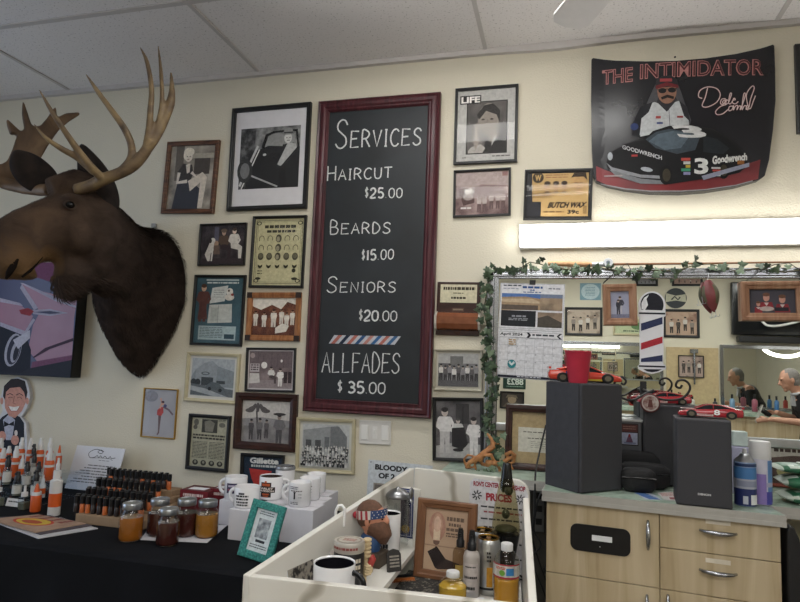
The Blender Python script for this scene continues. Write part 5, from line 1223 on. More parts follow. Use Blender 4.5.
spray_can('blue spray can with a grey nozzle, cap off, beside the front speaker', 745.5, 505, 449, -.2, .0315, mat('nozzle_white', 'bfc0c2', .4), (band('8fa3c4'), [(.02, .40, band('2c3566'), (0, 360)), (.62, .88, band('4a7ab0'), (0, 360)), (.40, .62, band('a9adbb'), (0, 360)), (.05, .27, PAPER, (285, 335)), (.06, .24, band('b9bcc8'), (245, 270)), (.90, .97, band('2c3f66'), (200, 340)), (.45, .58, band('8a90a5'), (215, 325))]))
spray_can('purple and white spray can with a white cap, behind the blue can', 761, 503.5, 441, -.2, .032, mat('cap_white', 'cfcfd0', .35, var=.02), (band('c3c2cf'), [(.02, .68, band('8a78b5'), (190, 285)), (.02, .30, band('4a4a9a'), (285, 350)), (.30, .98, band('5f86b8'), (293, 350)), (.4, .5, band('a9a9c0'), (285, 350))]), True)
t = thing('tonic_bottle', 'pale grey bottle with a square cap behind the spray cans', 'bottle', (W(739.5, 470, -.2).x, -.2, CZ))
hh_ = W(740, 446, -.2).z-CZ; hc_ = W(740, 434.5, -.2).z-CZ
G().box(-.030, -.02, 0, .030, .02, hh_).build('bottle_body', mat('bottle_lilac', 'a9a8c0', .35), t, bevel=.006)
G().box(-.024, -.018, hh_, .024, .018, hc_+.012).build('cap', mat('cap_pale', 'b5c2bf', .4), t, bevel=.004)
# packets of wipes
def wipes(label, cx_, cy_, z, L, D_, H_, ang):
    t = thing('wipes_packet', label, 'packet', (cx_, cy_, z), (0, 0, ang), 'packets of wipes'); g = G(); rings = []
    for k in range(13):
        s = -1+2*k/12; f = (1-abs(s)**5); 
        rings.append([(s*L/2, D_/2*(.94+.06*f)*math.copysign(abs(math.cos(q))**.7, math.cos(q)), H_/2+H_/2*max(f, .04)*math.copysign(abs(math.sin(q))**.8, math.sin(q))) for q in [2*PI*j/22 for j in range(22)]])
    g.loft(rings)
    b = g.build('wrapper', [mat('wipes_green', '2c6247', .3, var=.35, scale=25), mat('wipes_white', 'b9c4ba', .3, var=.1)], t)
    r = random.Random(int(z*1000)+3)
    for p_ in b.data.polygons:
        c_ = p_.center; p_.material_index = 1 if (abs(c_.x) > L*.44 or (math.sin(c_.x*70+z*40)*math.cos(c_.z*120+c_.y*60) > .45)) else 0
    G().slab([(.02*math.cos(a)*1.6, .02*math.sin(a)) for a in [2*PI*k/20 for k in range(20)]], H_-.001, H_+.004).build('flip_lid', mat('wipes_lid', 'c5d2c8', .3), t)
    return t
q0 = Z(792, 499, CZ)
wx, wy = Z(774, 499, CZ).x+.105, -.29
wipes('green packet of wipes at the bottom of the stack on the ledge', wx+.008, wy, CZ, .21, .12, .042, .05)
wipes('green packet of wipes in the middle of the stack on the ledge', wx+.0, wy+.005, CZ+.045, .20, .12, .045, -.04)
wipes('green packet of wipes on top of the stack on the ledge', wx-.008, wy+.02, CZ+.093, .21, .12, .03, .02)

# ================================================================== MOOSE HEAD
def bake(o):
    dg = bpy.context.evaluated_depsgraph_get(); dg.update()
    me = bpy.data.meshes.new_from_object(o.evaluated_get(dg)); old = o.data
    o.modifiers.clear(); o.data = me; bpy.data.meshes.remove(old)
    return o
def fuse(o, vox, it=4, fac=.6):
    md = o.modifiers.new('remesh', 'REMESH'); md.mode = 'VOXEL'; md.voxel_size = vox; md.use_smooth_shade = True
    if it:
        s = o.modifiers.new('smooth', 'SMOOTH'); s.iterations = it; s.factor = fac
    return bake(o)
A0 = Vector((-1.93, -.55, 0)); hv = Vector((-.5, -.866, 0)); nv_ = Vector((.866, -.5, 0))
def HP(px, py, off=0): return PLN(px, py, A0+nv_*off, nv_)
def ring(c, up, lat, n=26, e=.85, bot=1.0):
    r = []
    for k in range(n):
        a = 2*PI*k/n; ca, sa = math.cos(a), math.sin(a)
        wdt = 1 if sa > 0 else 1+(bot-1)*(-sa)
        r.append(c+lat*(math.copysign(abs(ca)**e, ca)*wdt)+up*math.copysign(abs(sa)**e, sa))
    return r
base = Vector((-1.975, 0, 1.66))
t = thing('moose_head', 'dark brown mounted moose head with big antlers on the left wall', 'moose head', base)
L_ = lambda p: Vector(p)-base
g = G(); rings = []
for y, xc, hw_, tp, bt, bot in ((-.004, -1.985, .215, (160, 231), (150, 374), .35), (-.03, -1.985, .225, (160, 230), (147, 376), .4), (-.10, -1.98, .215, (150, 229), (138, 366), .5), (-.19, -1.965, .19, (140, 228), (124, 345), .6), (-.28, -1.94, .165, (127, 222), (108, 316), .7), (-.36, -1.91, .145, (118, 212), (97, 297), .75)):
    zt_, zb_ = W(*tp, y).z, W(*bt, y).z
    d_ = Vector((1, 0, 0)) if y > -.2 else Vector((.93, -.2 if y > -.3 else -.35, 0)).normalized()
    rings.append([L_(p) for p in ring(Vector((xc, y, (zt_+zb_)/2)), Vector((0, 0, (zt_-zb_)/2)), d_*hw_, bot=bot)])
for tp, bt, hw_, bot in (((107, 201), (92, 290), .128, .7), ((97, 196), (86, 280), .122, .7), ((82, 190), (78, 268), .122, .7), ((64, 190), (64, 263), .118, .65), ((46, 197), (50, 261), .098, .65), ((26, 205), (38, 264), .08, .8), ((8, 213), (27, 274), .074, .95), ((-6, 222), (12, 280), .078, 1.0), ((-15, 236), (0, 279), .070, 1.0), ((-20, 250), (-9, 272), .045, 1.0)):
    a, b = HP(*tp), HP(*bt); c = (a+b)/2
    rings.append([L_(p) for p in ring(c, (a-b)/2, nv_*hw_, bot=bot)])
g.loft(rings)
# brow over the eyes, jaw, lip and the bell under the throat
for s in (1, -1):
    g.ell(L_(HP(72, 199, s*.092)), .04, .04, .022); g.ell(L_(HP(80, 235, s*.075)), .07, .07, .075); g.ell(L_(HP(8, 262, s*.052)), .035, .035, .03)
g.tube([L_(HP(78, 268)), L_(HP(72, 280)), L_(HP(66, 292)), L_(HP(62, 299))], [.085, .075, .05, .02], 12)
g.ell(L_(HP(20, 274)), .055, .07, .022)
g.tube([L_(HP(50, 190, 0)), L_(HP(75, 183)), L_(HP(98, 190))], [.05, .06, .06], 12)
body = g.build('hide', [], t)
fuse(body, .013, 5)
for v_ in body.data.vertices: v_.co.y = min(v_.co.y, -.002)
muz = L_(HP(14, 264)); chk = L_(HP(45, 215)); low = L_(HP(40, 262))
def fur_material():
    m = bpy.data.materials.new('moose_fur'); m.use_nodes = True; nt = m.node_tree; b = nt.nodes['Principled BSDF']; L = nt.links.new
    b.inputs['Roughness'].default_value = .85; b.inputs['Specular IOR Level'].default_value = .2
    tc = nt.nodes.new('ShaderNodeTexCoord'); n = nt.nodes.new('ShaderNodeTexNoise'); n.inputs['Scale'].default_value = 13; n.inputs['Detail'].default_value = 8; n.inputs['Distortion'].default_value = .5
    L(tc.outputs['Object'], n.inputs['Vector'])
    def dist(c, r0, r1):
        d = nt.nodes.new('ShaderNodeVectorMath'); d.operation = 'DISTANCE'; L(tc.outputs['Object'], d.inputs[0]); d.inputs[1].default_value = c
        ad = nt.nodes.new('ShaderNodeMath'); ad.operation = 'MULTIPLY_ADD'; L(n.outputs['Fac'], ad.inputs[0]); ad.inputs[1].default_value = .12; L(d.outputs['Value'], ad.inputs[2])
        mr = nt.nodes.new('ShaderNodeMapRange'); L(ad.outputs[0], mr.inputs['Value']); mr.inputs['From Min'].default_value = r0; mr.inputs['From Max'].default_value = r1; mr.inputs['To Min'].default_value = 1; mr.inputs['To Max'].default_value = 0
        return mr
    def rp(cs):
        r = nt.nodes.new('ShaderNodeValToRGB'); e = r.color_ramp.elements; e[0].position = .3; e[1].position = .7
        e[0].color = (*lin(cs[0]), 1); e[1].color = (*lin(cs[1]), 1); L(n.outputs['Fac'], r.inputs['Fac']); return r
    base_, warm, tan = rp(('221b17', '443730')), rp(('3b2e26', '5c4a3b')), rp(('61492f', '8c6d4a'))
    last = base_.outputs['Color']
    for c, r0, r1, colr in ((chk, .16, .34, warm), (muz, .10, .19, tan), (low, .09, .15, tan)):
        mx = nt.nodes.new('ShaderNodeMixRGB'); mr = dist(c, r0, r1); L(mr.outputs[0], mx.inputs['Fac']); L(last, mx.inputs['Color1']); L(colr.outputs['Color'], mx.inputs['Color2']); last = mx.outputs['Color']
    L(last, b.inputs['Base Color']); return m
FUR = fur_material(); FUR2 = ramp_mat('moose_fur_warm', [(.25, '2b201a'), (.75, '453529')], 16, 8, .8, .5)
body.data.materials.append(FUR)
rf = random.Random(5); me = body.data
for p in me.polygons: p.use_smooth = True
# short fur strands
g = G(); polys = me.polygons; areas = [p.area for p in polys]; tot = sum(areas); NS = 26000
neckdir = Vector((0, .55, -.8)); 
for p in polys:
    c0 = p.center; k_ = NS*p.area/tot; n_ = int(k_)+(1 if rf.random() < k_-int(k_) else 0)
    vs = [me.vertices[i].co for i in p.vertices]
    headness = max(0, min(1, (-.30-(c0.y+base.y))/.2))
    for _ in range(n_):
        ws = [rf.random() for _ in vs]; sm = sum(ws); o_ = sum((v*w_ for v, w_ in zip(vs, ws)), Vector())/sm
        nrm = p.normal; flow = (Vector((.5, .866, -.35))*headness+neckdir*(1-headness))
        flow = flow+Vector((rf.uniform(-.3, .3), rf.uniform(-.3, .3), rf.uniform(-.3, .3))); flow = flow-nrm*flow.dot(nrm)
        if flow.length < .05: continue
        flow.normalize(); ln = rf.uniform(.6, 1.2)*(.012+.026*(1-headness)+(.03 if (c0.z < L_(HP(70, 275)).z and headness > .6 and c0.y > L_(HP(50, 270)).y) else 0))
        tip = o_+(flow*.85+nrm*.32)*ln; sd = flow.cross(nrm)*(.0011+.0006*(1-headness))
        if tip.y > -.004: continue
        g.add([o_-sd, o_+sd, o_+(flow*.42+nrm*.22)*ln+sd*.8, tip], [(0, 1, 2), (0, 2, 3)], 0, True)
fo = g.build('fur', FUR, t, recalc=False)
EYE = mat('moose_eye', '070605', .12, var=0, spec=.35)
for s in (1, -1):
    e_ = G().ell((0, 0, 0), .017, .017, .015).build('eye', EYE, t, loc=L_(HP(70, 205, s*.112)))
    g = G(); cc_ = L_(HP(70, 205, s*.116)); g.tube([cc_+hv*(.020*math.cos(a))+Vector((0, 0, .0145*math.sin(a)))-nv_*s*.002 for a in [2*PI*k/20 for k in range(21)]], .004, 6); g.build('eyelid', FUR2, t)
    NO = mat('nostril_dark', '17110e', .9, spec=.1)
    G().tube([L_(HP(6, 279, s*.064)), L_(HP(9, 273, s*.072)), L_(HP(13, 266, s*.074)), L_(HP(18, 259, s*.072))], [.004, .011, .013, .004], 10).build('nostril', NO, t)
    G().tube([L_(HP(22, 277, s*.060)), L_(HP(30, 271, s*.064)), L_(HP(37, 264, s*.067)), L_(HP(43, 257, s*.070))], [.004, .005, .003, .0012], 8).build('mouth_line', NO, t)
# ears
EARD = ramp_mat('ear_fur', [(.3, '17110f'), (.7, '2b211c')], 30, 6, .9)
for pts, off in (([(106, 214), (106, 200), (99, 180), (90, 160), (81, 143)], -.02), ([(56, 186), (44, 179), (30, 168), (19, 157), (14, 150)], -.11)):
    P = [L_(HP(a, b, off+(.10 if off > -.05 else 0)*(1-i/4))) for i, (a, b) in enumerate(pts)]
    g = G(); rings = []
    for i, (p, r_) in enumerate(zip(P, (.05, .075, .078, .052, .008))):
        d_ = (P[min(i+1, 4)]-P[max(i-1, 0)]).normalized(); sd = (hv*1.0+nv_*.35).cross(d_); lat = d_.cross(nv_).normalized()
        rings.append([p+lat*r_*math.cos(a)+nv_*(.018*math.sin(a)-.02*math.cos(a)**2*(r_/.06)) for a in [2*PI*k/14 for k in range(14)]])
    g.loft(rings); er = g.build('ear', EARD, t, sub=2)
# antlers
ANT = ramp_mat('antler_bone', [(.25, '45382a'), (.45, '6b5842'), (.6, '85704f'), (.8, '9a845f')], 9, 8, .5, 1.2, bump=.15)
ANTD = ramp_mat('antler_palm', [(.25, '453527'), (.5, '66503a'), (.8, '82694c')], 8, 8, .55, 1.2, bump=.15)
def at(L, r_): return [L_(HP(a, b, o_)) for a, b, o_ in L], r_
g = G()
for L, r_ in (([(76, 190, .06), (90, 186, .11), (104, 179, .17), (120, 173, .22), (134, 165, .26), (145, 152, .29), (151, 140, .31)], [.025, .025, .024, .023, .023, .022, .019]),
  ([(145, 152, .29), (155, 138, .31), (163, 122, .32), (170, 104, .33), (172, 90, .33), (171, 72, .33)], [.02, .02, .02, .019, .012, .004]),
  ([(146, 150, .29), (149, 130, .31), (150.5, 110, .32), (151.5, 88, .32), (147, 62, .31), (140, 47, .30)], [.017, .014, .0125, .011, .009, .003]),
  ([(153, 138, .31), (158, 124, .32), (162, 102, .33), (161, 72, .33), (158, 45, .32)], [.013, .012, .010, .008, .003]),
  ([(110, 178, .19), (122, 170, .22), (131, 158, .25), (131, 144, .26), (124, 128, .26), (112, 111, .26), (98, 92, .25), (86, 74, .24)], [.018, .017, .016, .015, .014, .012, .010, .003]),
  ([(104, 180, .17), (92, 168, .19), (80, 153, .20), (68, 136, .21), (52, 112, .22), (39, 89, .22)], [.018, .016, .014, .012, .009, .003]),
  ([(94, 172, .18), (78, 158, .18), (62, 149, .18), (46, 138, .18), (34, 124, .18)], [.016, .014, .012, .008, .003])):
    P = [L_(HP(a, b, o_)) for a, b, o_ in L]; P2 = []; R2_ = []
    for i in range(len(P)-1):
        for k in range(4):
            s = k/4; p0, p1, p2, p3 = P[max(i-1, 0)], P[i], P[i+1], P[min(i+2, len(P)-1)]
            P2.append(.5*((2*p1)+(p2-p0)*s+(2*p0-5*p1+4*p2-p3)*s*s+(3*p1-p0-3*p2+p3)*s**3)); R2_.append(r_[i]+(r_[i+1]-r_[i])*s)
    P2.append(P[-1]); R2_.append(r_[-1]); g.tube(P2, R2_, 12)
a1 = g.build('antler', [], t); fuse(a1, .0045, 3); a1.data.materials.append(ANT)
g = G()
pl = [(-60, 150), (-40, 140), (-26, 146), (-12, 152), (0, 165), (7, 161), (12, 150), (16, 138), (18, 132), (12, 126), (7, 120), (15, 126), (21, 131.5), (26, 128), (24, 114), (23, 102), (28, 114), (32, 126), (40, 126), (47, 118), (52, 110), (55, 107), (57, 112), (56, 118), (66, 113), (79, 112), (80, 115), (70, 121), (58, 131), (48, 146), (40, 160), (34, 170), (26, 182), (10, 186), (-20, 186), (-50, 178)]
def palm(a, b, o_): 
    u = (b-150)/60; return L_(HP(a, b, -.30+.05*u+o_))
n_ = len(pl); g.add([palm(a, b, .011) for a, b in pl]+[palm(a, b, -.011) for a, b in pl], [tuple(range(n_)), tuple(reversed(range(n_, 2*n_)))]+[(i, (i+1) % n_, (i+1) % n_+n_, i+n_) for i in range(n_)])
g.tube([L_(HP(50, 190, -.06)), L_(HP(40, 190, -.12)), L_(HP(24, 188, -.2)), L_(HP(6, 184, -.27)), L_(HP(-14, 176, -.30))], [.026, .026, .027, .026, .02], 12)
for tp in ([(14, 134), (10, 125), (6.5, 119)], [(29, 132), (25, 115), (23, 101)], [(42, 138), (50, 120), (56, 107)], [(46, 140), (62, 121), (80, 113)]):
    g.tube([palm(a, b, 0) for a, b in tp], [.018, .014, .005], 10)
a2 = g.build('antler', [], t); fuse(a2, .007, 4); a2.data.materials.append(ANTD)

# ================================================================== TABLE WITH THE BLACK CLOTH
TZ = .74
CLOTH = ramp_mat('black_cloth', [(.3, '0c0d10'), (.6, '111216'), (.8, '16181d')], 5, 6, .9, .5, bump=.2, spec=.15)
tx0, tx1, tyf = -3.2, -.70, -.845
t = thing('display_table', 'long table under a black tablecloth along the left wall', 'table', ((tx0+tx1)/2, -.43, 0))
G().box(tx0-t.location.x+.02, -.38, TZ-.035, tx1-t.location.x-.02, .41, TZ-.004).build('tabletop', mat('table_board', '8a8378', .5), t)
for sx in (tx0+.08, tx1-.08):
    for sy in (-.34, .36): G().lathe([(.018, 0), (.018, TZ-.035)], 10, c=(sx-t.location.x, sy, 0)).build('leg', STEEL, t)
g = G(); nx, ny = 60, 5; rc2 = random.Random(2)
P = {}
def cl(x, s):      # s runs from the wall over the table top and down the front
    if s <= .83: return (x, -.012-s, TZ+.0015)
    d = s-.83; fold = .012*math.sin(x*19)+.008*math.sin(x*43+1)
    if d < .02: return (x, tyf-.008*(d/.02), TZ+.0015-.008*(d/.02))
    return (x, tyf-.010-fold*min(1, d/.5)-.02*min(1, d/.4), TZ-.008-(d-.02))
ss = [0, .3, .6, .8, .83, .84, .85, .88, .95, 1.05, 1.2, 1.35, 1.53]
for j, s in enumerate(ss):
    for i in range(nx+1): P[(i, j)] = cl(tx0+(tx1-tx0)*i/nx, s)
g.add([P[(i, j)] for j in range(len(ss)) for i in range(nx+1)], [(j*(nx+1)+i, j*(nx+1)+i+1, (j+1)*(nx+1)+i+1, (j+1)*(nx+1)+i) for j in range(len(ss)-1) for i in range(nx)], 0, True)
o = g.build('tablecloth', CLOTH); tag(o, 'black tablecloth draped over the long table on the left', 'tablecloth')
TT = TZ+.0022
# bottles on a clear stepped stand
ACR = glass_mat('clear_acrylic', (.95, .97, .99), .05, 1.18)
st = thing('bottle_stand', 'clear stepped acrylic stand holding orange and clear bottles', 'display stand', (W(22, 500, -.36).x, -.36, TT))
sx0, sx1 = W(-60, 500, -.36).x-st.location.x, W(65.5, 460, -.30).x-st.location.x
STEPS = [(y_, W(35, p_, y_).z-TT) for y_, p_ in ((-.42, 498), (-.34, 488), (-.26, 478.5), (-.18, 468.5))]
for y_, z_ in STEPS:
    G().box(sx0, y_+.36-.038, z_-.003, sx1, y_+.36+.038, z_).build('shelf', ACR, st); G().box(sx0, y_+.36-.041, 0, sx1, y_+.36-.038, z_).build('riser', ACR, st)
for sx in (sx0, sx1-.003): G().box(sx, -.10, 0, sx+.003, .21, STEPS[3][1]+.02).build('side_panel', ACR, st)
lb = W(13, 506, -.50)
BW, BO = mat('bottle_white', 'c9c8c6', .35, var=.03), mat('bottle_orange', 'c4551f', .4, var=.06)
BLQ = mat('bottle_smoky', '6a6a5c', .2, var=.1); CAPB = mat('cap_black', '151517', .35); CAPW = mat('cap_white2', 'cccccb', .35, var=.02); CLR = glass_mat('clear_bottle', (.82, .84, .84), .04)
LABW = mat('label_white', 'bfbdb6', .6, var=.08, scale=120)
def mk_bottle(kind, label, p, r_, h_):
    r_ *= 1.08
    t = thing('grooming_bottle', label, 'bottle', p, group='bottles on the clear stand')
    hb = h_*.56
    if kind == 'orange_spray':      # orange sleeve, white pump with clear hood
        G().lathe([(r_*.95, 0), (r_, .004), (r_, hb), (r_*.8, hb+.006), (r_*.5, hb+.01)], 18).build('bottle_body', BO, t)
        G().lathe([(r_*1.02, hb*.72), (r_*1.02, hb*.86)], 18, cap=False).build('label', CAPW, t)
        G().lathe([(r_*.68, hb+.006), (r_*.68, h_*.82), (r_*.5, h_*.86), (r_*.42, h_*.98), (r_*.38, h_)], 14).build('pump', CAPW, t)
    elif kind == 'white_spray':
        G().lathe([(r_*.95, 0), (r_, .004), (r_, hb), (r_*.5, hb+.012)], 18).build('bottle_body', BW, t)
        G().lathe([(r_*1.02, hb*.3), (r_*1.02, hb*.75)], 18, cap=False).build('label', BO, t)
        G().lathe([(r_*.62, hb+.008), (r_*.62, h_*.8), (r_*.35, h_*.86), (r_*.3, h_)], 14).build('cap', CAPW, t)
    elif kind == 'black_spray':
        G().lathe([(r_*.95, 0), (r_, .004), (r_, hb), (r_*.5, hb+.012)], 18).build('bottle_body', CLR, t)
        G().lathe([(r_*.9, .003), (r_*.93, hb*.5)], 18).build('liquid', BLQ, t)
        G().lathe([(r_*1.02, hb*.2), (r_*1.02, hb*.8)], 18, cap=False).build('label', LABW, t)
        G().lathe([(r_*.7, hb+.006), (r_*.72, h_*.80), (r_*.5, h_*.84), (r_*.46, h_)], 14).box(-r_*.2, -r_*.8, h_*.88, r_*.2, 0, h_*.96).build('sprayer', CAPB, t)
    elif kind == 'orange_cone':
        G().lathe([(r_*.95, 0), (r_, .004), (r_, hb), (r_*.9, hb+.004)], 18).build('bottle_body', BO, t)
        G().lathe([(r_*.93, hb+.003), (r_*.9, hb+.016)], 18).build('collar', CAPW, t)
        G().lathe([(r_*.6, hb+.016), (r_*.25, h_*.95), (r_*.12, h_)], 14).build('cone_cap', BO, t)
    elif kind == 'dropper':
        G().box(-r_, -r_, 0, r_, r_, hb).build('bottle_body', CLR, t, bevel=.004); G().box(-r_*.9, -r_*.9, .002, r_*.9, r_*.9, hb*.6).build('liquid', BLQ, t, bevel=.003)
        G().lathe([(r_*.75, hb), (r_*.75, hb+.016), (r_*.3, hb+.018), (r_*.28, h_)], 14).build('pump', CAPW, t)
    elif kind == 'white_tall':
        G().lathe([(r_*.95, 0), (r_, .004), (r_, h_*.78), (r_*.55, h_*.82)], 20).build('bottle_body', BW, t)
        G().lathe([(r_*1.02, h_*.2), (r_*1.02, h_*.5)], 20, cap=False).build('label', BO, t)
        G().lathe([(r_*.6, h_*.81), (r_*.6, h_), (0, h_)], 16).build('cap', CAPW, t)
    return t
def bot(kind, label, px, pyt, step, r_=.016, dy=0):
    y = (-.50 if step < 0 else STEPS[step][0])+dy; z = TT if step < 0 else TT+STEPS[step][1]+.0005
    p = W(px, pyt, y); mk_bottle(kind, label, (p.x, y, z), r_, max(.06, p.z-z))
bot('white_tall', 'tall white bottle with an orange label at the right front of the bottle group', 57.5, 470.5, -1, .0215, -.02)
bot('orange_cone', 'orange bottle with a pointed cap in the front row', 37.5, 483.5, -1, .0185)
bot('dropper', 'square clear pump bottle with a white top, left of the pointed orange bottle', 25.5, 485.5, -1, .0155)
bot('dropper', 'clear square bottle with a white top cut by the left edge', -1, 480, -1, .019)
bot('black_spray', 'clear bottle with a black sprayer low in front, above the white label card', 18.5, 471.5, 0, .017)
bot('black_spray', 'clear bottle with a black sprayer right of the front label card', 37, 470, 0, .016)
bot('white_spray', 'white bottle with a narrow white cap between two black sprayers', 43.5, 475, 0, .012, .02)
bot('black_spray', 'clear bottle with a black sprayer second from the left on the middle step', 9, 455, 1, .016)
bot('black_spray', 'clear bottle with a black sprayer in the centre of the middle step', 28, 461.5, 1, .016)
bot('black_spray', 'small clear bottle with a black sprayer behind the front spray bottle', 39.5, 461.5, 1, .0135)
bot('white_spray', 'white bottle with an orange band at the left of the middle step', -2, 466, 1, .016)
bot('white_spray', 'white bottle with an orange band at the right end of the middle step', 59, 458, 1, .014)
bot('orange_spray', 'orange bottle with a white pump at the left of the third step', 17, 446, 2, .0165)
bot('white_spray', 'white pump bottle between orange ones on the third step', 23, 455, 2, .012, -.02)
bot('black_spray', 'clear bottle with a black sprayer on the third step', 35, 453, 2, .014)
bot('orange_spray', 'squat orange bottle with a white pump on the right of the third step', 51, 448, 2, .019)
bot('orange_spray', 'orange bottle with a white pump at the far left of the third step', 4, 448, 2, .0165)
bot('orange_spray', 'tall orange bottle with a clear-topped pump second from the left at the back', 9.5, 446, 3, .015)
bot('orange_spray', 'orange bottle with a white pump third from the left at the back', 22.5, 437.5, 3, .0155)
bot('orange_spray', 'slim orange bottle with a white pump in the middle of the back row', 31.5, 438, 3, .014)
bot('orange_spray', 'orange bottle with a white pump right of the middle of the back row', 41.5, 438, 3, .016)
bot('orange_spray', 'orange bottle with a slanting white pump near the right of the back row', 51, 438, 3, .015)
bot('orange_cone', 'short orange-capped bottle at the right end of the back row', 60, 445, 3, .012)
bot('orange_spray', 'orange bottle with a white pump leftmost in the back row', 2, 438, 3, .0145)
bot('black_spray', 'clear bottle with a black sprayer in the back row', 34.5, 444, 3, .0125, -.025)
# label card in front
g = G().box(-.042, -.001, 0, .042, .001, .032); p = W(13.5, 507, -.475)
t = thing('label_card', 'small white label card standing at the front of the bottle stand', 'card', (p.x, -.475, TT), (math.radians(-15), 0, 0)); g.build('card', PAPER, t)
Canvas(.08, .03, -.0013).lines(.1, .3, .9, .55, 1, '3a3a40', .7, 2).build('lettering', t, loc=(0, 0, .016))
# sign leaning behind the small bottles
q_ = [W(78.5, 446, -.07), W(125, 447.5, -.07), W(118, 512, -.115), W(62, 510, -.115)]
wd = (q_[1]-q_[0]).length*1.03; ht = ((q_[0].z+q_[1].z)/2-TT)/math.cos(math.radians(9))
t = thing('table_sign', 'white slanted sign with black script heading behind the small black-capped bottles', 'sign', ((q_[0].x+q_[1].x)/2-.004, -.112, TT+.0006), (math.radians(-9), 0, 0))
g = G(); g.prism([(-wd/2-.012, 0), (wd/2-.012, 0), (wd/2+.012, ht), (-wd/2+.012, ht)], -.002, .002); g.build('panel', mat('sign_panel', 'cfcfd3', .3, var=.02), t)
cv = Canvas(wd, ht, -.0024); ik = '2a2a2e'
P_ = smooth_path([(.62, .1), (.55, .07), (.5, .12), (.57, .15), (.6, .1), (.45, .06), (.32, .16), (.36, .26), (.46, .24), (.5, .2), (.54, .25), (.57, .2), (.62, .25), (.66, .2), (.72, .25), (.77, .2), (.8, .24), (.88, .22)], 5)
cv.line(P_, .0028, ik); cv.line([(.4, .265), (.6, .245), (.78, .25), (.83, .29)], .0018, ik); cv.lines(.55, .3, .78, .32, 1, '6a6a70', .6, 3)
for i, (a, b) in enumerate(((.35, .9), (.28, .92), (.2, .9), (.12, .9), (.25, .88), (.1, .9), (.05, .85))): cv.lines(a, .42+.065*i, b, .445+.065*i, 1, '4a4a50', .8, i)
cv.build('lettering', t, loc=(0, 0, ht/2))
# stepped rack of small bottles
RK = mat('kraft_board', '8d755b', .7, var=.08)
rowdef = [(-.56, 76.5, 503.5), (-.535, 78.5, 496.5), (-.47, 88, 490.0), (-.445, 89.5, 484.5), (-.38, 98.5, 480.0), (-.355, 100, 475.5), (-.29, 111.5, 471.0), (-.265, 109.6, 465.5)]
BH = .062; zs = []
for y, px, pyt in rowdef:
    zs.append(W(px, pyt, y).z-BH)
steps = [(zs[2*k]+zs[2*k+1])/2 for k in range(4)]
steps = [max(TT+.035, s) for s in steps]
xa = W(72, 515, -.6).x; xb = xa+.42
rk = thing('bottle_rack', 'cardboard stepped rack holding rows of small black-capped bottles', 'rack', ((xa+xb)/2, -.44, TT))
for k in range(4):
    y0_ = rowdef[2*k][0]-.022; G().box(xa-rk.location.x+.03*k, y0_+.44, 0, W((147, 156, 165.5, 174)[k], 500, rowdef[2*k][0]).x-rk.location.x, -.235+.44, steps[k]-TT-.0005).build('step', RK, rk, bevel=.002)
SMB = mat('small_bottle_amber', '3a2218', .2, var=.1); SML = mat('small_label_orange', 'b5602f', .5, var=.1); SMD = mat('small_label_dark', '2b2321', .4)
proto = {}
for kk, lm in (('o', SML), ('d', SMD)):
    t = thing('small_bottle', 'x', 'bottle', (0, 0, 0))
    G().lathe([(.0085, 0), (.009, .002), (.009, .030), (.006, .034)], 10).build('bottle_body', lm, t)
    G().lathe([(.0088, .0345), (.0088, .0615), (.008, .062), (0, .062)], 12).build('cap', CAPB, t)
    proto[kk] = t
first = {'o': True, 'd': True}; rb_ = random.Random(9)
names = ['front', 'second', 'third', 'fourth', 'fifth', 'sixth', 'seventh', 'back']
for j, (y, px, pyt) in enumerate(rowdef):
    x0_ = W(px, pyt, y).x; n_ = 12
    for i in range(n_):
        edge = (i == n_-1) or (j == 7 and i == 0 and False)
        kk = 'o' if (i == n_-1 or (j == 6 and i == 0) or rb_.random() < .14) else 'd'
        loc = (x0_+.0265*i+rb_.uniform(-.001, .001), y, steps[j//2])
        if loc[0] > W((145, 154, 163.5, 172)[j//2], 500, y).x: continue
        lab = '%s small black-capped bottle in the %s row of the stepped rack' % ('orange-labelled' if kk == 'o' else 'dark', names[j])
        r_ = proto[kk] if first[kk] else dup(proto[kk], loc)
        first[kk] = False; r_.location = loc; r_['label'] = lab; r_['group'] = '%s small bottles, %s rack row' % ('orange-labelled' if kk == 'o' else 'dark', names[j])
# magazines
def mag(label, quad_px, z, col, paint=None): return flat_sheet('magazine', label, quad_px, z, col, paint, 'magazine', .003, 'magazines on the black table')
mag('white magazine lying at the bottom of the small pile', ((-10, 521), (60, 518), (98, 529), (38, 539)), TT+.0005, 'b5b3b5')
mag('dark magazine lying in the middle of the small pile', ((-8, 518), (50, 516), (92, 526), (40, 535)), TT+.004, '4a4348')
mag('tan magazine with a yellow oval on the cover, on top of the pile', ((-12, 520), (38, 515), (86, 524), (35, 533)), TT+.0075, 'a08672', lambda c: (c.rect(.02, .02, .98, .98, ramp_mat('mag_tan', [(.3, '8a6f5e'), (.7, 'ab8f7a')], 20)), c.ell(.48, .45, .28, .32, 'b5402f'), c.ell(.48, .45, .24, .27, 'c2a33f'), c.ell(.45, .45, .13, .17, 'a04a34'), c.lines(.7, .1, .98, .9, 4, '7a3a34', .45, 3)))
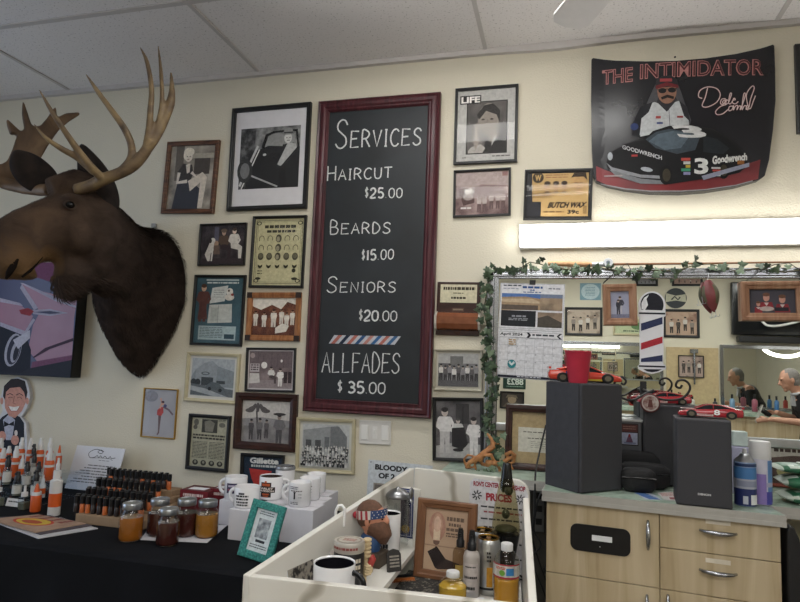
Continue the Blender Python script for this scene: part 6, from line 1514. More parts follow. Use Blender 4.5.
# white sheet and jars
flat_sheet('paper_sheet', 'white sheet of paper lying under the jars', ((152, 524.5), (227, 525.5), (207, 543), (140, 540)), TT+.0002, 'c2c0c4', None, 'paper')
LID = mat('jar_lid', '9da0a3', .3, .85, var=.1); JG = glass_mat('jar_glass', (.9, .92, .92), .02)
def jar(label, px, pyb, pyt, cols, y=None):
    p = Z(px, pyb, TT+.002); h_ = W(px, pyt, p.y).z-TT; r_ = h_*.315
    t = thing('mason_jar', label, 'jar', (p.x, p.y, TT+.0016), group='jars of honey')
    G().lathe([(r_*.86, 0), (r_*.98, .004), (r_, .012), (r_, h_*.58), (r_*.92, h_*.68), (r_*.74, h_*.76), (r_*.72, h_*.9)], 26).build('glass_jar', JG, t)
    G().lathe([(r_*.86, .003), (r_*.95, .008), (r_*.965, .014), (r_*.965, h_*.55), (r_*.93, h_*.62)], 26).build('contents', cols, t)
    G().lathe([(r_*.80, h_*.82), (r_*.82, h_*.83), (r_*.82, h_*.965), (r_*.78, h_*.985), (r_*.70, h_*.985), (r_*.68, h_*.975), (0, h_*.975)], 28).build('lid', LID, t)
    cv = Canvas(.02, .014, -r_*1.0); cv.lines(.05, .1, .95, .9, 2, 'c9c6bd', .35, 3); cv.build('embossing', t, loc=(.004, 0, h_*.66)) 
    return t
H1 = mat('honey_amber', '98591c', .15, var=.15, coat=.5); H2 = mat('syrup_dark', '44201a', .15, var=.2, coat=.5); H3 = mat('honey_brown', 'a36e2c', .15, var=.15, coat=.5)
jar('mason jar of clear amber honey, leftmost in front of the bottle rack', 130, 539.5, 502, H1)
jar('mason jar of dark red syrup behind, second from the left', 158, 534.5, 498, H2)
jar('front mason jar of dark red syrup standing on the sheet edge', 167, 544, 507.5, H2)
jar('mason jar of dark syrup behind the front dark jar', 185, 535, 498, H2)
jar('mason jar of cloudy light brown honey, rightmost', 206, 536, 499.5, H3)
# red boxes
def rbox(label, x0, x1, pyb, pyt, y, d_):
    a, b = W(x0, pyb, y), W(x1, pyb, y); h_ = W(x0, pyt, y).z-TT
    t = thing('razor_box', label, 'box', ((a.x+b.x)/2, y, TT), group='red boxes'); w_ = (b.x-a.x)/2
    G().box(-w_, 0, 0, w_, d_, h_).build('carton', mat('box_red', '5a1c22', .4, var=.15), t, bevel=.002)
    cv = Canvas(2*w_*.94, h_*.34, -.0006); cv.rect(0, 0, 1, 1, '6b1f27'); cv.lines(.1, .35, .85, .72, 1, 'c9b9b5', .8, 3); cv.build('front_print', t, loc=(0, 0, h_*.82))
    G().box(-w_*.6, d_*.2, h_, w_*.5, d_*.6, h_+.0015).build('white_label', PAPER, t)
rbox('dark red carton with white lettering behind the jars', 178, 207, 518, 489, -.34, .10)
rbox('dark red carton half hidden behind the left mugs', 209, 226, 516, 488, -.30, .09)
# white plinth boxes
def plinth(label, x0, x1, pyb, pyt, y, d_):
    a, b = W(x0, pyb, y), W(x1, pyb, y); z1 = W((x0+x1)/2, pyt, y).z
    t = thing('display_box', label, 'box', ((a.x+b.x)/2, y+d_/2, TT), group='white boxes under the mugs'); w_ = (b.x-a.x)/2
    G().box(-w_, -d_/2, 0, w_, d_/2, z1-TT).build('carton', mat('carton_white', 'cfcdd2', .6, var=.02), t, bevel=.0015)
    G().box(-w_+.002, -.001, z1-TT, w_-.002, .001, z1-TT+.0006).build('flap_seam', mat('carton_seam', 'a9a7ac', .6), t)
    return z1
z_a = plinth('small white box under the blue-printed mug', 217.5, 248, 532, 501, -.40, .10)
z_b = plinth('white box in front, under the leftmost lettered mug', 227, 262, 545, 510.5, -.56, .12)
z_c = plinth('white box behind the green frame under the orange-emblem mug', 262, 286, 536, 503, -.44, .13)
z_d = plinth('large white box in front under the right mugs', 279, 312, 540, 509, -.52, .11)
z_e = plinth('white box behind the large one under the right mugs', 298, 321, 528, 502.5, -.40, .11)
z_f = plinth('white box standing furthest back under the right mugs', 307, 327.5, 520, 495, -.28, .11)
# mugs
def mug(name, label, p, r_, h_, hdir, art=None, inner=None, outer=CERAMIC, group=None, handle=True, hm=None):
    t = thing(name, label, 'mug', p, (0, 0, 0), group)
    G().lathe([(r_*.9, 0), (r_, .004), (r_, h_-.002), (r_*.985, h_), (r_*.93, h_-.002), (r_*.92, .006), (0, .005)], 36, cap=False).build('cup', outer, t)
    G().lathe([(0, .0005), (r_*.9, .0004)], 30, cap=False).build('base', outer, t)
    if inner: G().lathe([(r_*.925, h_-.004), (r_*.912, .008), (0, .0075)], 32, cap=False).build('inside', inner, t)
    if handle:
        P = [(r_*.97+h_*.34*math.sin(a)**.8, 0, h_*.5+h_*.31*math.cos(a)) for a in [PI*k/14 for k in range(15)]]
        G().tube(P, .0052, 10, flat=1.3).build('handle', hm or outer, t, rot=(0, 0, hdir))
    if art:
        def mp(u, v, k):
            a = math.radians(-90)+(u-.5)*2.4; rr_ = r_+.0004+k; return (rr_*math.cos(a), rr_*math.sin(a), h_*(1-v))
        cv = Canvas(r_*2.4, h_, 0, mp); art(cv); cv.build('printed_art', t)
    return t
def grid_rect(c, u0, v0, u1, v1, m): c.rect(u0, v0, u1, v1, m, 6)
def art_blue(c):
    grid_rect(c, .35, .25, .75, .7, '3c3550'); grid_rect(c, .42, .33, .7, .42, 'b0a9b8'); grid_rect(c, .4, .5, .68, .6, '7a3a4a')
def art_let(c):
    for i, v in enumerate((.35, .5, .65, .78)): c.lines(.3+.02*i, v, .75, v+.10, 1, '26262b', .85, i+1)
    grid_rect(c, .42, .22, .62, .32, '4a4a50')
def art_shield(c):
    o_ = 'b0552f'; k_ = '2b211f'
    grid_rect(c, .3, .22, .7, .42, k_); grid_rect(c, .35, .27, .65, .38, o_); grid_rect(c, .16, .42, .84, .66, k_); c.text('HARLEY', .22, .44, .78, .53, 'd5c9c0', .04); c.text('DAVIDSON', .2, .55, .8, .63, 'd5c9c0', .04)
    grid_rect(c, .3, .66, .7, .86, k_); grid_rect(c, .37, .7, .63, .76, o_); grid_rect(c, .4, .79, .6, .83, o_); grid_rect(c, .46, .16, .54, .24, o_)
def art_pole(c):
    c.lines(.25, .14, .6, .28, 2, '3a3a50', .5, 3); c.lines(.3, .3, .75, .36, 1, '5a4a50', .7, 6); grid_rect(c, .44, .4, .5, .66, '23232a'); grid_rect(c, .42, .36, .52, .4, '23232a'); c.lines(.3, .78, .62, .9, 2, '4a4a55', .5, 4)
    c.lines(.62, .45, .74, .7, 2, '6a6a75', .2, 8)
def mug_at(label, px, pyb, pyt, y, z, rpx, hdir, art, group='white mugs on the boxes', inner=None):
    p = W(px, pyb, y); h_ = W(px, pyt, y).z-z; r_ = (W(px+rpx, pyb, y).x-W(px-rpx, pyb, y).x)/2
    return mug('coffee_mug', label, (p.x, y, z+.0005), r_, h_, hdir, art, inner, group=group)
mug_at('white mug with a dark blue and red print, handle to the left', 235, 502, 476, -.35, z_a, 10, PI, art_blue)
mug_at('white mug with black lettering on the front left box', 246, 512, 486, -.50, z_b, 11.5, PI, art_let)
mug_at('white mug with an orange and black shield emblem', 270, 503, 475.5, -.375, z_c, 10.6, .6, art_shield, inner=mat('coffee_inside', '3a2f2a', .4))
mug_at('white mug with a small barber pole print, nearest on the right boxes', 299, 509, 481.5, -.465, z_d, 10.2, PI, art_pole)
mug_at('white mug in the middle of the three mugs in a row', 309, 503, 477.5, -.345, z_e, 9.8, PI, art_pole)
mug_at('white mug furthest back of the three mugs in a row', 315.5, 496, 473, -.225, z_f, 9.0, PI, art_pole)
# tumbler behind
p = W(281, 505, -.30); h_ = W(281, 466.5, -.30).z-TT
t = thing('travel_tumbler', 'tall white tumbler with a clear lid behind the emblem mug', 'tumbler', (p.x, -.275, TT))
rr2 = (W(290, 500, -.3).x-W(272, 500, -.3).x)/2
G().lathe([(rr2*.8, 0), (rr2*.82, .004), (rr2, h_*.93), (rr2, h_*.95)], 30).build('tumbler_body', CERAMIC, t)
G().lathe([(rr2*1.02, h_*.94), (rr2*1.04, h_*.97), (rr2*.95, h_), (rr2*.3, h_*.99), (0, h_*.985)], 30).build('lid', mat('lid_grey', '85878a', .2, .3), t)
cv = Canvas(.03, .06, 0, lambda u, v, k: ((rr2*.96+k)*math.cos(-PI/2+(u-.3)*1.2), (rr2*.97+k)*math.sin(-PI/2+(u-.3)*1.2), h_*(.85-.35*v))); cv.line([(.5+.35*math.cos(a), .5+.4*math.sin(a)) for a in [2*PI*k/20 for k in range(21)]], .0016, '3a4a5a'); cv.line([(.4, .35), (.6, .45), (.45, .6), (.6, .7)], .0016, '3a4a5a'); cv.build('printed_ring', t)
# green frame with a price card
c, wd, ht, ti = quad((247, 498.5), (281, 501), (270, 557.5), (236.5, 552), -.72)
wd *= 1.02
t = thing('framed_price_card', 'green glittery frame with a printed card leaning on the table corner', 'frame', (c.x, -.735, TT+.003), (math.radians(-14), math.radians(8), math.radians(-4)))
GRN = ramp_mat('green_glitter', [(.3, '1f5a56'), (.5, '2f7a74'), (.7, '4a958c')], 160, 3, .4)
o = G().frame(wd, ht, [(0, 0), (0, .010), (.003, .012), (.022, .012), (.024, .008), (.024, .002)]).build('frame', GRN, t, loc=(0, 0, ht/2))
G().box(-wd/2+.004, -.003, .004, wd/2-.004, .0, ht-.004).build('backing', mat('frame_backing'), t)
cv = Canvas(wd-.048, ht-.048, -.0038); cv.rect(0, 0, 1, 1, 'c5cdd0'); cv.lines(.15, .05, .85, .16, 2, '4a5560', .4, 2); cv.rect(.2, .22, .8, .68, photo('5a6066', 'b5bcc0', '8a9096', 60)); cv.rect(.3, .72, .75, .78, '2b2f36'); cv.lines(.1, .84, .9, .95, 2, '3a424a', .4, 4)
cv.build('card', t, loc=(0, 0, ht/2))
G().box(-.02, .0, -ht*.5, .02, .004, 0).build('easel_back', mat('frame_backing'), t, rot=(math.radians(30), 0, 0), loc=(0, 0.002, ht*.52))

# ================================================================== WHITE MARBLED DISPLAY COUNTER
DZ = .78
MARB = ramp_mat('white_marble_laminate', [(.0, 'a09a8d'), (.04, 'bab4a8'), (.10, 'd3cfc6'), (1, 'd9d6ce')], 1.9, 5, .3, 7, (1, 1, 1), kind='wave')
EDGE = mat('cream_edge_band', 'd2cdc0', .45, var=.03)
N0 = Z(243, 574.5, .93); F0 = Z(466, 600, .93); B0 = Z(409.5, 467.5, 1.05); B1 = Z(529, 481, 1.05)
fd = (F0-N0); fd.z = 0; fd.normalize()
N1 = N0+fd*((Z(541, 602, .90).x-N0.x)/fd.x)
dc = thing('display_counter', 'white marbled display counter with sloping sides full of small goods', 'display counter', ((N0.x+N1.x)/2, (N0.y+B0.y)/2, 0))
D_ = lambda p: Vector(p)-Vector((dc.location.x, dc.location.y, 0))
th = .018
def wallpanel(name, a, b, inward):      # vertical board from a to b (top corners), floor to top, thickness towards the inside
    g = G(); A = [Vector((a.x, a.y, 0)), Vector((b.x, b.y, 0)), b.copy(), a.copy()]
    g.hexa([D_(p) for p in A], [D_(p)+inward*th for p in A]); return g.build(name, MARB, dc, bevel=.0015, seg=1)
bd_ = (B1-B0).normalized(); ld = (B0-N0); ld.z = 0; ld.normalize()
lin_ = Vector((ld.y, -ld.x, 0))
wallpanel('left_side', N0, B0+ld*0, lin_)
wallpanel('front_panel', N0+fd*.0+lin_*th*1.02, N1, Vector((-fd.y, fd.x, 0)))
# back board with a rounded right corner
u_ = (B1-B0); u_.z = 0; Lb = u_.length; u_.normalize(); bn = Vector((u_.y, -u_.x, 0))
pp = [(th, 0), (Lb, 0), (Lb, 1.05-.045)]+[(Lb-.045+.045*math.cos(math.radians(a)), 1.05-.045+.045*math.sin(math.radians(a))) for a in range(15, 91, 15)]+[(th, 1.05)]
g = G(); v = [D_(Vector((B0.x, B0.y, 0))+u_*a)+Vector((0, 0, z)) for a, z in pp]; n_ = len(v)
g.add(v+[p-bn*th for p in v], [tuple(range(n_)), tuple(reversed(range(n_, 2*n_)))]+[(i, (i+1) % n_, (i+1) % n_+n_, i+n_) for i in range(n_)])
g.build('back_board', MARB, dc, bevel=.0015, seg=1)
Rr = N1.copy(); Rb = Vector((B1.x, B1.y, 1.0))
rd_ = (Rb-Rr); rd_.z = 0; rd_.normalize(); rin = Vector((-rd_.y, rd_.x, 0))
wallpanel('right_side', Vector((Rr.x, Rr.y, .90))+rd_*th, Rb-rd_*.001, rin)
WL = mat('white_laminate', 'cfccc4', .4, var=.03)
PZ = .85
E0, E1 = Z(413, 548, PZ), Z(383, 592, PZ)
ex = (E0.x+E1.x)/2
def inner(y):      # inside face of the left board at depth y
    s = (y-N0.y)/(B0.y-N0.y); return N0.x+(B0.x-N0.x)*s+th*1.05
yb_ = -.60; yn_ = N0.y+.03
g = G(); g.slab([tuple(D_((inner(yn_), yn_, 0)).xy), tuple(D_((N1.x-.022, yn_+.01, 0)).xy), tuple(D_((B1.x-.022, B1.y-.01, 0)).xy), tuple(D_((inner(yb_), yb_, 0)).xy)], DZ-.018, DZ); g.build('deck', WL, dc)
g = G(); g.slab([tuple(D_((inner(yn_), yn_, 0)).xy), tuple(D_((ex, yn_, 0)).xy), tuple(D_((ex, yb_-.02, 0)).xy), tuple(D_((inner(yb_-.02), yb_-.02, 0)).xy)], PZ-.014, PZ); g.build('raised_shelf', WL, dc)
ydv = E0.y+.02
g = G(); a = D_((ex-.002, ydv, 0)); g.box(a.x-.008, a.y-.012, DZ+.0005, a.x+.008, a.y+.006, W(413, 489, ydv).z); g.build('divider', WL, dc)
def top_at(px):      # point on the top edge of the left board that shows at this pixel column
    lo, hi = 0.0, 1.0
    def colpx(q): d = q-CAM; return 400+FPX*d.dot(RR)/d.dot(FF)
    for _ in range(40):
        m_ = (lo+hi)/2
        if colpx(N0.lerp(B0, m_)) < px: lo = m_
        else: hi = m_
    return N0.lerp(B0, lo)
hk = top_at(337); hx_, hz_ = hk.x, hk.z
t = thing('hook', 'small white hook clipped on the left edge of the display counter', 'hook', (hx_+.009, hk.y, hz_))
G().tube([(-.0125, 0, -.02), (-.0125, 0, .010), (-.006, 0, .022), (.004, 0, .024), (.012, 0, .016), (.0125, 0, .002), (.0125, 0, -.03)], .004, 8).build('clip', WHITE, t)
PZ += .0006; DZ += .0006
# ---- goods on the raised shelf
BLIN = mat('mug_inside_black', '16151a', .25)
p = Z(333, 563, PZ+.085)
tb = mug('soup_mug', 'big white mug with a black inside, nearest the front board', (p.x+.004, p.y, PZ), .048, .088, -.15, None, BLIN, CERAMIC, hm=BLACKG)
p = Z(349, 542, PZ+.1)
t = thing('candy_jar', 'round jar with a printed lid and lettered label behind the big mug', 'jar', (p.x, p.y+.004, PZ)); jr = .038
G().lathe([(jr*.93, 0), (jr, .005), (jr, .075), (jr*.9, .082)], 30).build('jar_body', mat('jar_black', '1b1a1c', .3), t)
cv = Canvas(.1, .07, 0, lambda u, v, k: ((jr+.0004+k)*math.cos(-PI/2+(u-.5)*2.6), (jr+.0004+k)*math.sin(-PI/2+(u-.5)*2.6), .075*(1-v)))
for i in range(3): cv.lines(.1, .1+.2*i, .95, .24+.2*i, 1, 'cdc2b0', .9, i+5)
cv.ell(.3, .5, .06, .18, 'c9a58f'); cv.rect(.1, .75, .9, .92, '2b2a2c', 6); cv.build('label', t)
G().lathe([(jr*.98, .079), (jr*1.03, .082), (jr*1.03, .1), (jr*.98, .104), (0, .104)], 32).build('lid', mat('lid_white_metal', 'b3ada4', .3, .3), t)
cv = Canvas(.07, .07, 0, lambda u, v, k: ((u-.5)*.07, (.5-v)*.07, .1044+k)); cv.ell(.5, .5, .46, .46, '8c857b', 28); cv.ell(.5, .5, .38, .38, 'a9a297', 28); cv.lines(.28, .36, .74, .66, 3, '8a4a44', .6, 4); cv.build('lid_print', t)
cv = Canvas(.1, .02, 0, lambda u, v, k: ((jr*1.03+.0004+k)*math.cos(-PI/2+(u-.5)*2.2), (jr*1.03+.0004+k)*math.sin(-PI/2+(u-.5)*2.2), .1-.018*v)); cv.lines(.1, .3, .9, .7, 1, '8a4a48', .8, 2); cv.build('rim_print', t)
# bearded bust
SKIN = mat('figurine_skin', 'c08468', .5, var=.06); BEARD = mat('figurine_beard', '5f4130', .7, var=.2, scale=120, bump=.3)
p = Z(373, 566, PZ)
t = thing('bearded_figurine', 'bearded man figurine head with a stars and stripes headband beside the white mug', 'figurine', (p.x-.008, p.y+.015, PZ), (0, 0, math.radians(-8)))
FZ = .006
bx = G().box(-.036, -.03, 0, .036, .03, .036); bx.build('base_box', mat('box_brown', '4a3f33', .6), t, bevel=.002)
g = G(); g.loft([ring(Vector((-.006, 0, z)), Vector((0, .022*s, 0)), Vector((.026*s, 0, 0)), 16) for z, s in ((.036, 1.0), (.06, 1.15), (.075, 1.0), (.085, .6))]); g.build('shirt', mat('figurine_blue', '2c4a74', .5), t)
hc = Vector((-.004, 0, .122))
g = G(); g.ell(hc, .040, .032, .042); g.ell(hc+Vector((.026, 0, -.012)), .016, .02, .022)
g.tube([hc+Vector((.036, 0, .012)), hc+Vector((.045, 0, -.006)), hc+Vector((.040, 0, -.012))], [.006, .0085, .006], 10); g.ell(hc+Vector((.032, 0, .010)), .010, .022, .007); g.tube([hc+Vector((0, 0, -.03)), Vector((-.006, 0, .078))], [.022, .02], 12)
hd = g.build('head', SKIN, t); fuse(hd, .0035, 2); hd.data.materials.append(SKIN)
g = G(); bd0 = hc
g.tube([bd0+Vector((.004, 0, -.018)), bd0+Vector((.026, 0, -.028)), bd0+Vector((.036, 0, -.046)), bd0+Vector((.036, 0, -.066))], [.033, .030, .024, .008], 14); g.ell(bd0+Vector((.034, 0, -.020)), .012, .018, .007)
be = g.build('beard', BEARD, t); fuse(be, .004, 1); be.data.materials.append(BEARD)
G().ell(hc+Vector((-.006, 0, .006)), .041, .034, .041, nu=20).build('hair', BEARD, t)
# headband
def hbp(a, z, e=0): return (hc.x-.002+(.0435+e)*math.cos(a), (.0365+e)*math.sin(a), hc.z+.012+z+.006*math.cos(a))
N = 40
for nm, hw_, mm, a0_, a1_ in (('headband', .0115, mat('band_white', 'c9c4bc', .6), 0, 2*PI),):
    g = G(); vs = []
    for k in range(N+1): a = a0_+(a1_-a0_)*k/N; vs += [hbp(a, -hw_), hbp(a, hw_)]
    g.add(vs, [(2*k, 2*k+2, 2*k+3, 2*k+1) for k in range(N)], 0, True); hb_ = g.build(nm, mm, t)
REDM, BLU = mat('band_red', 'a02c38', .6), mat('band_blue', '2c4470', .6)
g = G(); vs = []
for k in range(19): a = -PI/2+.30+(PI*.75)*k/18; vs += [hbp(a, -.0115, .0006), hbp(a, .0115, .0006)]
g.add(vs, [(2*k, 2*k+2, 2*k+3, 2*k+1) for k in range(18)], 0, True); g.build('star_field', BLU, hb_)
g = G()
for i in range(6):
    for j in range(3):
        a = -PI/2+.42+.30*i+.1*(j % 2); z = -.007+.007*j; g.ell(hbp(a, z, .0008), .0016, .0016, .0016, nu=6, nv=4)
g.build('stars', mat('band_white'), hb_)
g = G()
for i in range(4):
    a0 = -PI/2+.12-.36*i; vs = []
    for k in range(5):
        z = -.0115+.023*k/4; vs += [hbp(a0-.14-.05*k/4, z, .0006), hbp(a0+.02-.05*k/4, z, .0006)]
    g.add(vs, [(2*k, 2*k+2, 2*k+3, 2*k+1) for k in range(4)], 0, True)
g.build('red_stripes', REDM, hb_)
G().ell((hc.x-.045, -.012, hc.z+.004), .008, .008, .009).build('knot', REDM, hb_)
for s in (-1, 1): G().ell((hc.x-.0, s*.034, hc.z-.006), .006, .004, .010).build('ear', SKIN, t)
for s in (-1, 1): G().ell((hc.x+.036, s*.013, hc.z+.002), .003, .003, .002).build('eye', BLACKG, t)
# white mug behind the figurine
def art_words(c):
    for i, (v, m) in enumerate(((.15, 'a03038'), (.32, '2a2a30'), (.48, '2a2a30'), (.64, '2a2a30'))): c.lines(.42, v, .62, v+.11, 1, m, .9, i+2); c.line([(.44, v+.02), (.55, v+.09)], .002, m)
    c.line([(.3, .6), (.42, .8)], .003, '2a2a30')
p = Z(384, 562, PZ)
mug('coffee_mug', 'tall white mug with a dark inside and vertical lettering behind the figurine', (p.x-.002, p.y+.045, PZ), .033, .122, PI, art_words, BLIN)
# little dark sign plaque
p = Z(394, 570, PZ)
t = thing('sign_plaque', 'small dark arched plaque with pale lettering leaning on the white mug', 'plaque', (p.x+.004, p.y-.012, PZ), (math.radians(-12), 0, math.radians(38)))
G().prism([(-.02, 0), (.02, 0), (.02, .042), (.014, .052), (0, .056), (-.014, .052), (-.02, .042)], -.004, .004).build('plaque_body', mat('plaque_dark', '2b2826', .5), t, bevel=.0015)
cv = Canvas(.034, .046, -.0046); cv.lines(.1, .2, .9, .9, 4, '9a938a', .55, 6); cv.build('lettering', t, loc=(0, 0, .026))
# beer stein
SG = glass_mat('stein_glass', (.95, .96, .96), .03, 1.3); PEW = mat('pewter', '8f9092', .28, .9, var=.1)
p = Z(397, 546, PZ); H_ = W(396, 487, p.y).z-PZ
t = thing('beer_stein', 'clear glass beer stein with a pewter lid on the raised shelf', 'stein', (p.x-.004, p.y+.006, PZ), (0, 0, math.radians(-20))); r_ = .033
G().lathe([(r_*.9, 0), (r_*1.06, .006), (r_*1.06, .016), (r_*.92, .026), (r_, .036), (r_, H_*.78), (r_*1.02, H_*.82), (r_*.92, H_*.82), (r_*.9, .03), (0, .026)], 28, cap=False).build('glass_body', SG, t)
for k in range(8): 
    a = 2*PI*k/8; G().ell((r_*.98*math.cos(a), r_*.98*math.sin(a), H_*.42), .007, .007, H_*.26, nu=8, nv=8).build('glass_panel', SG, t)
G().lathe([(r_*1.06, H_*.815), (r_*1.1, H_*.83), (r_*1.1, H_*.86), (r_*.95, H_*.9), (r_*.6, H_*.95), (r_*.2, H_*.98), (r_*.12, H_), (0, H_)], 30).build('lid', PEW, t)
g = G(); g.tube([(r_*.98, 0, H_*.74), (r_*1.5, 0, H_*.72), (r_*1.75, 0, H_*.58), (r_*1.7, 0, H_*.38), (r_*1.45, 0, H_*.2), (r_*1.02, 0, H_*.14)], .007, 10); g.build('handle', SG, t)
g = G(); g.tube([(r_*.98, 0, H_*.84), (r_*1.4, 0, H_*.85), (r_*1.5, 0, H_*.78)], .005, 8); g.ell((r_*1.45, 0, H_*.93), .006, .010, .018); g.build('thumb_lever', PEW, t)
# blue-edged box behind the stein
a, b = W(382, 550, -.70), W(416, 545, -.70); z1 = W(398, 489, -.70).z
t = thing('gift_box', 'white open box with a dark blue border standing behind the stein', 'box', ((a.x+b.x)/2-.012, -.665, PZ), (0, 0, math.radians(-8))); w_ = (b.x-a.x)/2+.004; h_ = z1-PZ
G().box(-w_, -.012, 0, w_, .012, h_).build('carton', WL, t, bevel=.001)
cv = Canvas(2*w_, h_, -.0126); cv.rect(.0, .0, .96, 1, '26366e'); cv.rect(.04, .03, .92, .97, 'a9abb8'); cv.rect(.07, .05, .89, .95, '26366e'); cv.rect(.1, .08, .86, .92, photo('3a3440', '6a6068', '504850', 12)); cv.poly([(.5, .1), (.86, .08), (.86, .4)], '1c1c28'); cv.ell(.75, .82, .12, .08, 'a8863a')
cv.build('front_print', t, loc=(0, 0, h_/2))
# carved bone walking figure
BONE = mat('carved_bone', 'c5b08a', .5, var=.1)
p = Z(366, 583, PZ)
t = thing('carved_stick', 'small bone-coloured carved stick with ringed top and clenched hand', 'ornament', (p.x-.004, p.y+.0, PZ))
g = G(); 
for k in range(5): g.lathe([(.0075, 0), (.0105, .002), (.0105, .006), (.0075, .008)], 12, c=(.004, 0, .062+.0095*k))
g.tube([(0, 0, 0), (-.001, 0, .03), (.002, 0, .062), (.004, 0, .108)], [.005, .0055, .006, .006], 10)
g.build('ringed_stick', BONE, t)
g = G(); g.ell((.010, -.004, .034), .012, .010, .012)
for k in range(4): g.tube([(.002, -.010, .026+.006*k), (.010, -.017, .026+.006*k), (.018, -.010, .027+.006*k)], .0032, 8)
g.tube([(.0, .002, .05), (.006, -.01, .05), (.012, -.012, .045)], .0034, 8); g.build('hand', BONE, t)
G().tube([(.012, .0, .042), (.018, .004, .058), (.014, .004, .066)], [.008, .009, .007], 10).build('red_cuff', mat('cuff_red', 'a03a34', .5), t)
# cards leaning inside the left board
def leaning_card(label, px, pyb, h_, w_, paint, base, dy=0):
    p = Z(px, pyb, PZ); t = thing('leaning_card', label, 'card', (inner(p.y)+.012, p.y, PZ), (0, math.radians(-10), math.radians(90)-math.atan2(ld.x, ld.y)+math.radians(0)))
    t.rotation_euler = (math.radians(-14), 0, math.atan2(ld.y, ld.x))
    G().box(-w_/2, -.001, 0, w_/2, .001, h_).build('card', PAPER, t)
    cv = Canvas(w_, h_, -.0014); paint(cv); cv.build('print', t, loc=(0, 0, h_/2)); return t
leaning_card('black and white patterned card leaning on the left board behind the big mug', 309, 590, .075, .10, lambda c: c.rect(0, 0, 1, 1, ramp_mat('photo_zebra', [(.44, '1e1c1c'), (.54, '8c867c')], 55, 3, .5)), None)
leaning_card('white card with a pale pink edge leaning on the left board', 322, 566, .085, .10, lambda c: (c.rect(0, 0, 1, 1, 'c6bdb8'), c.rect(.8, 0, 1, 1, 'c5a5a0'), c.rect(0, 0, 1, .08, 'c5a5a0')), None)
# white plate lying by the front board
p = Z(318, 597, PZ+.01)
t = thing('plate', 'white saucer lying in front of the big mug', 'plate', (p.x+.0, N0.y+.085, PZ))
G().lathe([(.03, 0), (.034, .002), (.05, .010), (.052, .012), (.049, .012), (.033, .004), (0, .003)], 32).build('saucer', CERAMIC, t)
# ---- goods on the deck
p = Z(441, 575, DZ); q = (Z(415, 574, DZ), Z(468, 571, DZ))
wd = .165; ht = .215
t = framed('picture_frame', 'brown wood-framed old shaving print standing on the display counter deck', None, .024, .018, mat('frame_tan_wood', '6f4a30', .45, var=.2, scale=12), lambda c: (c.rect(0, 0, 1, 1, ramp_mat('photo_oldpink', [(.3, 'a5866f'), (.7, 'bfa488')], 6)),
   c.ell(.28, .3, .2, .24, 'a9806e'), c.ell(.28, .28, .12, .2, 'b5907c'), c.rect(.2, .35, .36, .52, 'd2bda3'), c.ell(.28, .26, .085, .13, 'c9aa96'), c.poly([(.2, .53), (.36, .53), (.34, .58), (.3, .6), (.31, .66), (.25, .66), (.26, .6), (.21, .58)], '6f564a'),
   c.lines(.5, .12, .92, .2, 1, '6a574a', .8, 3), c.lines(.55, .22, .85, .28, 1, '6a574a', .8, 4), c.lines(.5, .3, .92, .36, 1, '6a574a', .8, 5), c.lines(.5, .38, .85, .46, 2, '6a574a', .6, 6),
   c.poly([(.08, .72), (.3, .62), (.52, .8), (.28, .96)], '2b2322'), c.poly([(.28, .96), (.52, .8), (.9, .86), (.85, .93), (.34, .98)], '3d322f'), c.rect(0, .6, 1, .62, '9a7f6a')), at=(Vector((0, 0, 0)), wd, ht, 0), sheet='b5967c')
bl = (W(415.5, 578, -.79), W(476.5, 580, -.79)); fwid = abs(bl[1].x-bl[0].x); fh_ = W(446, 499, -.77).z-DZ
t.location = ((bl[0].x+bl[1].x)/2, -.795, DZ+ht/2*fh_/ht*.99+.001); t.scale = (fwid/wd, 1, fh_/ht); t.rotation_euler = (math.radians(-7), 0, math.radians(-6))
# price sign on the back board
PS = lambda px, py: PLN(px, py, B0+bn*.002, bn)
pc_ = PS(498, 520); t = thing('price_sign', 'white price sign with red heading pasted inside the display counter', 'sign', (pc_.x, pc_.y, pc_.z))
def psm(u, v, k): p = PS(u, v)+bn*(.0006+k); return tuple(p-pc_)
cv = Canvas(1, 1, 0, psm)
cv.poly([(470, 482), (474, 478), (524, 486), (528, 494), (529, 592), (466, 586)], 'cfcdd0')
wt = lambda s, x0, y0, x1, y1, h_, m, b_=.03: (cv.g.add([cv.P(x0+(x1-x0)*x, y0+(y1-y0)*x-h_*y) for x, y in text_geo(s, b_)[0]], text_geo(s, b_)[1], cv.mi(m)), setattr(cv, 'k', cv.k+1))
wt("RON'S CENTER", 473.5, 485.8, 499, 488.2, 5.2, '8f2f3c', .05); wt('BARBERSHOP', 500, 488.4, 525.5, 492, 5.2, '8f2f3c', .05); wt('PRICES', 486, 500.5, 512, 503, 8, 'a0343f', .05)
for cx_, cy_ in ((477, 495), (520.5, 499.5)):
    for k in range(8): a = 2*PI*k/8; cv.line([(cx_+1.5*math.cos(a), cy_+1.5*math.sin(a)), (cx_+5*math.cos(a+.2), cy_+5*math.sin(a+.2))], 1.2, '2a2a2e')
for i, (y_, m_) in enumerate(((505, '3a3a40'), (510, 'a0545a'), (517, '3a3a40'), (525, '3a3a40'), (540, '3a3a40'), (555, '3a3a40'), (570, '3a3a40'))):
    r = random.Random(i); u = 481+(i % 2)*3
    while u < 522: e = min(522, u+r.uniform(3, 7)); cv.poly([(u, y_+(u-480)*.1), (e, y_+(e-480)*.1), (e, y_+1.6+(e-480)*.1), (u, y_+1.6+(u-480)*.1)], m_); u = e+1.2
cv.build('printed_sheet', t)
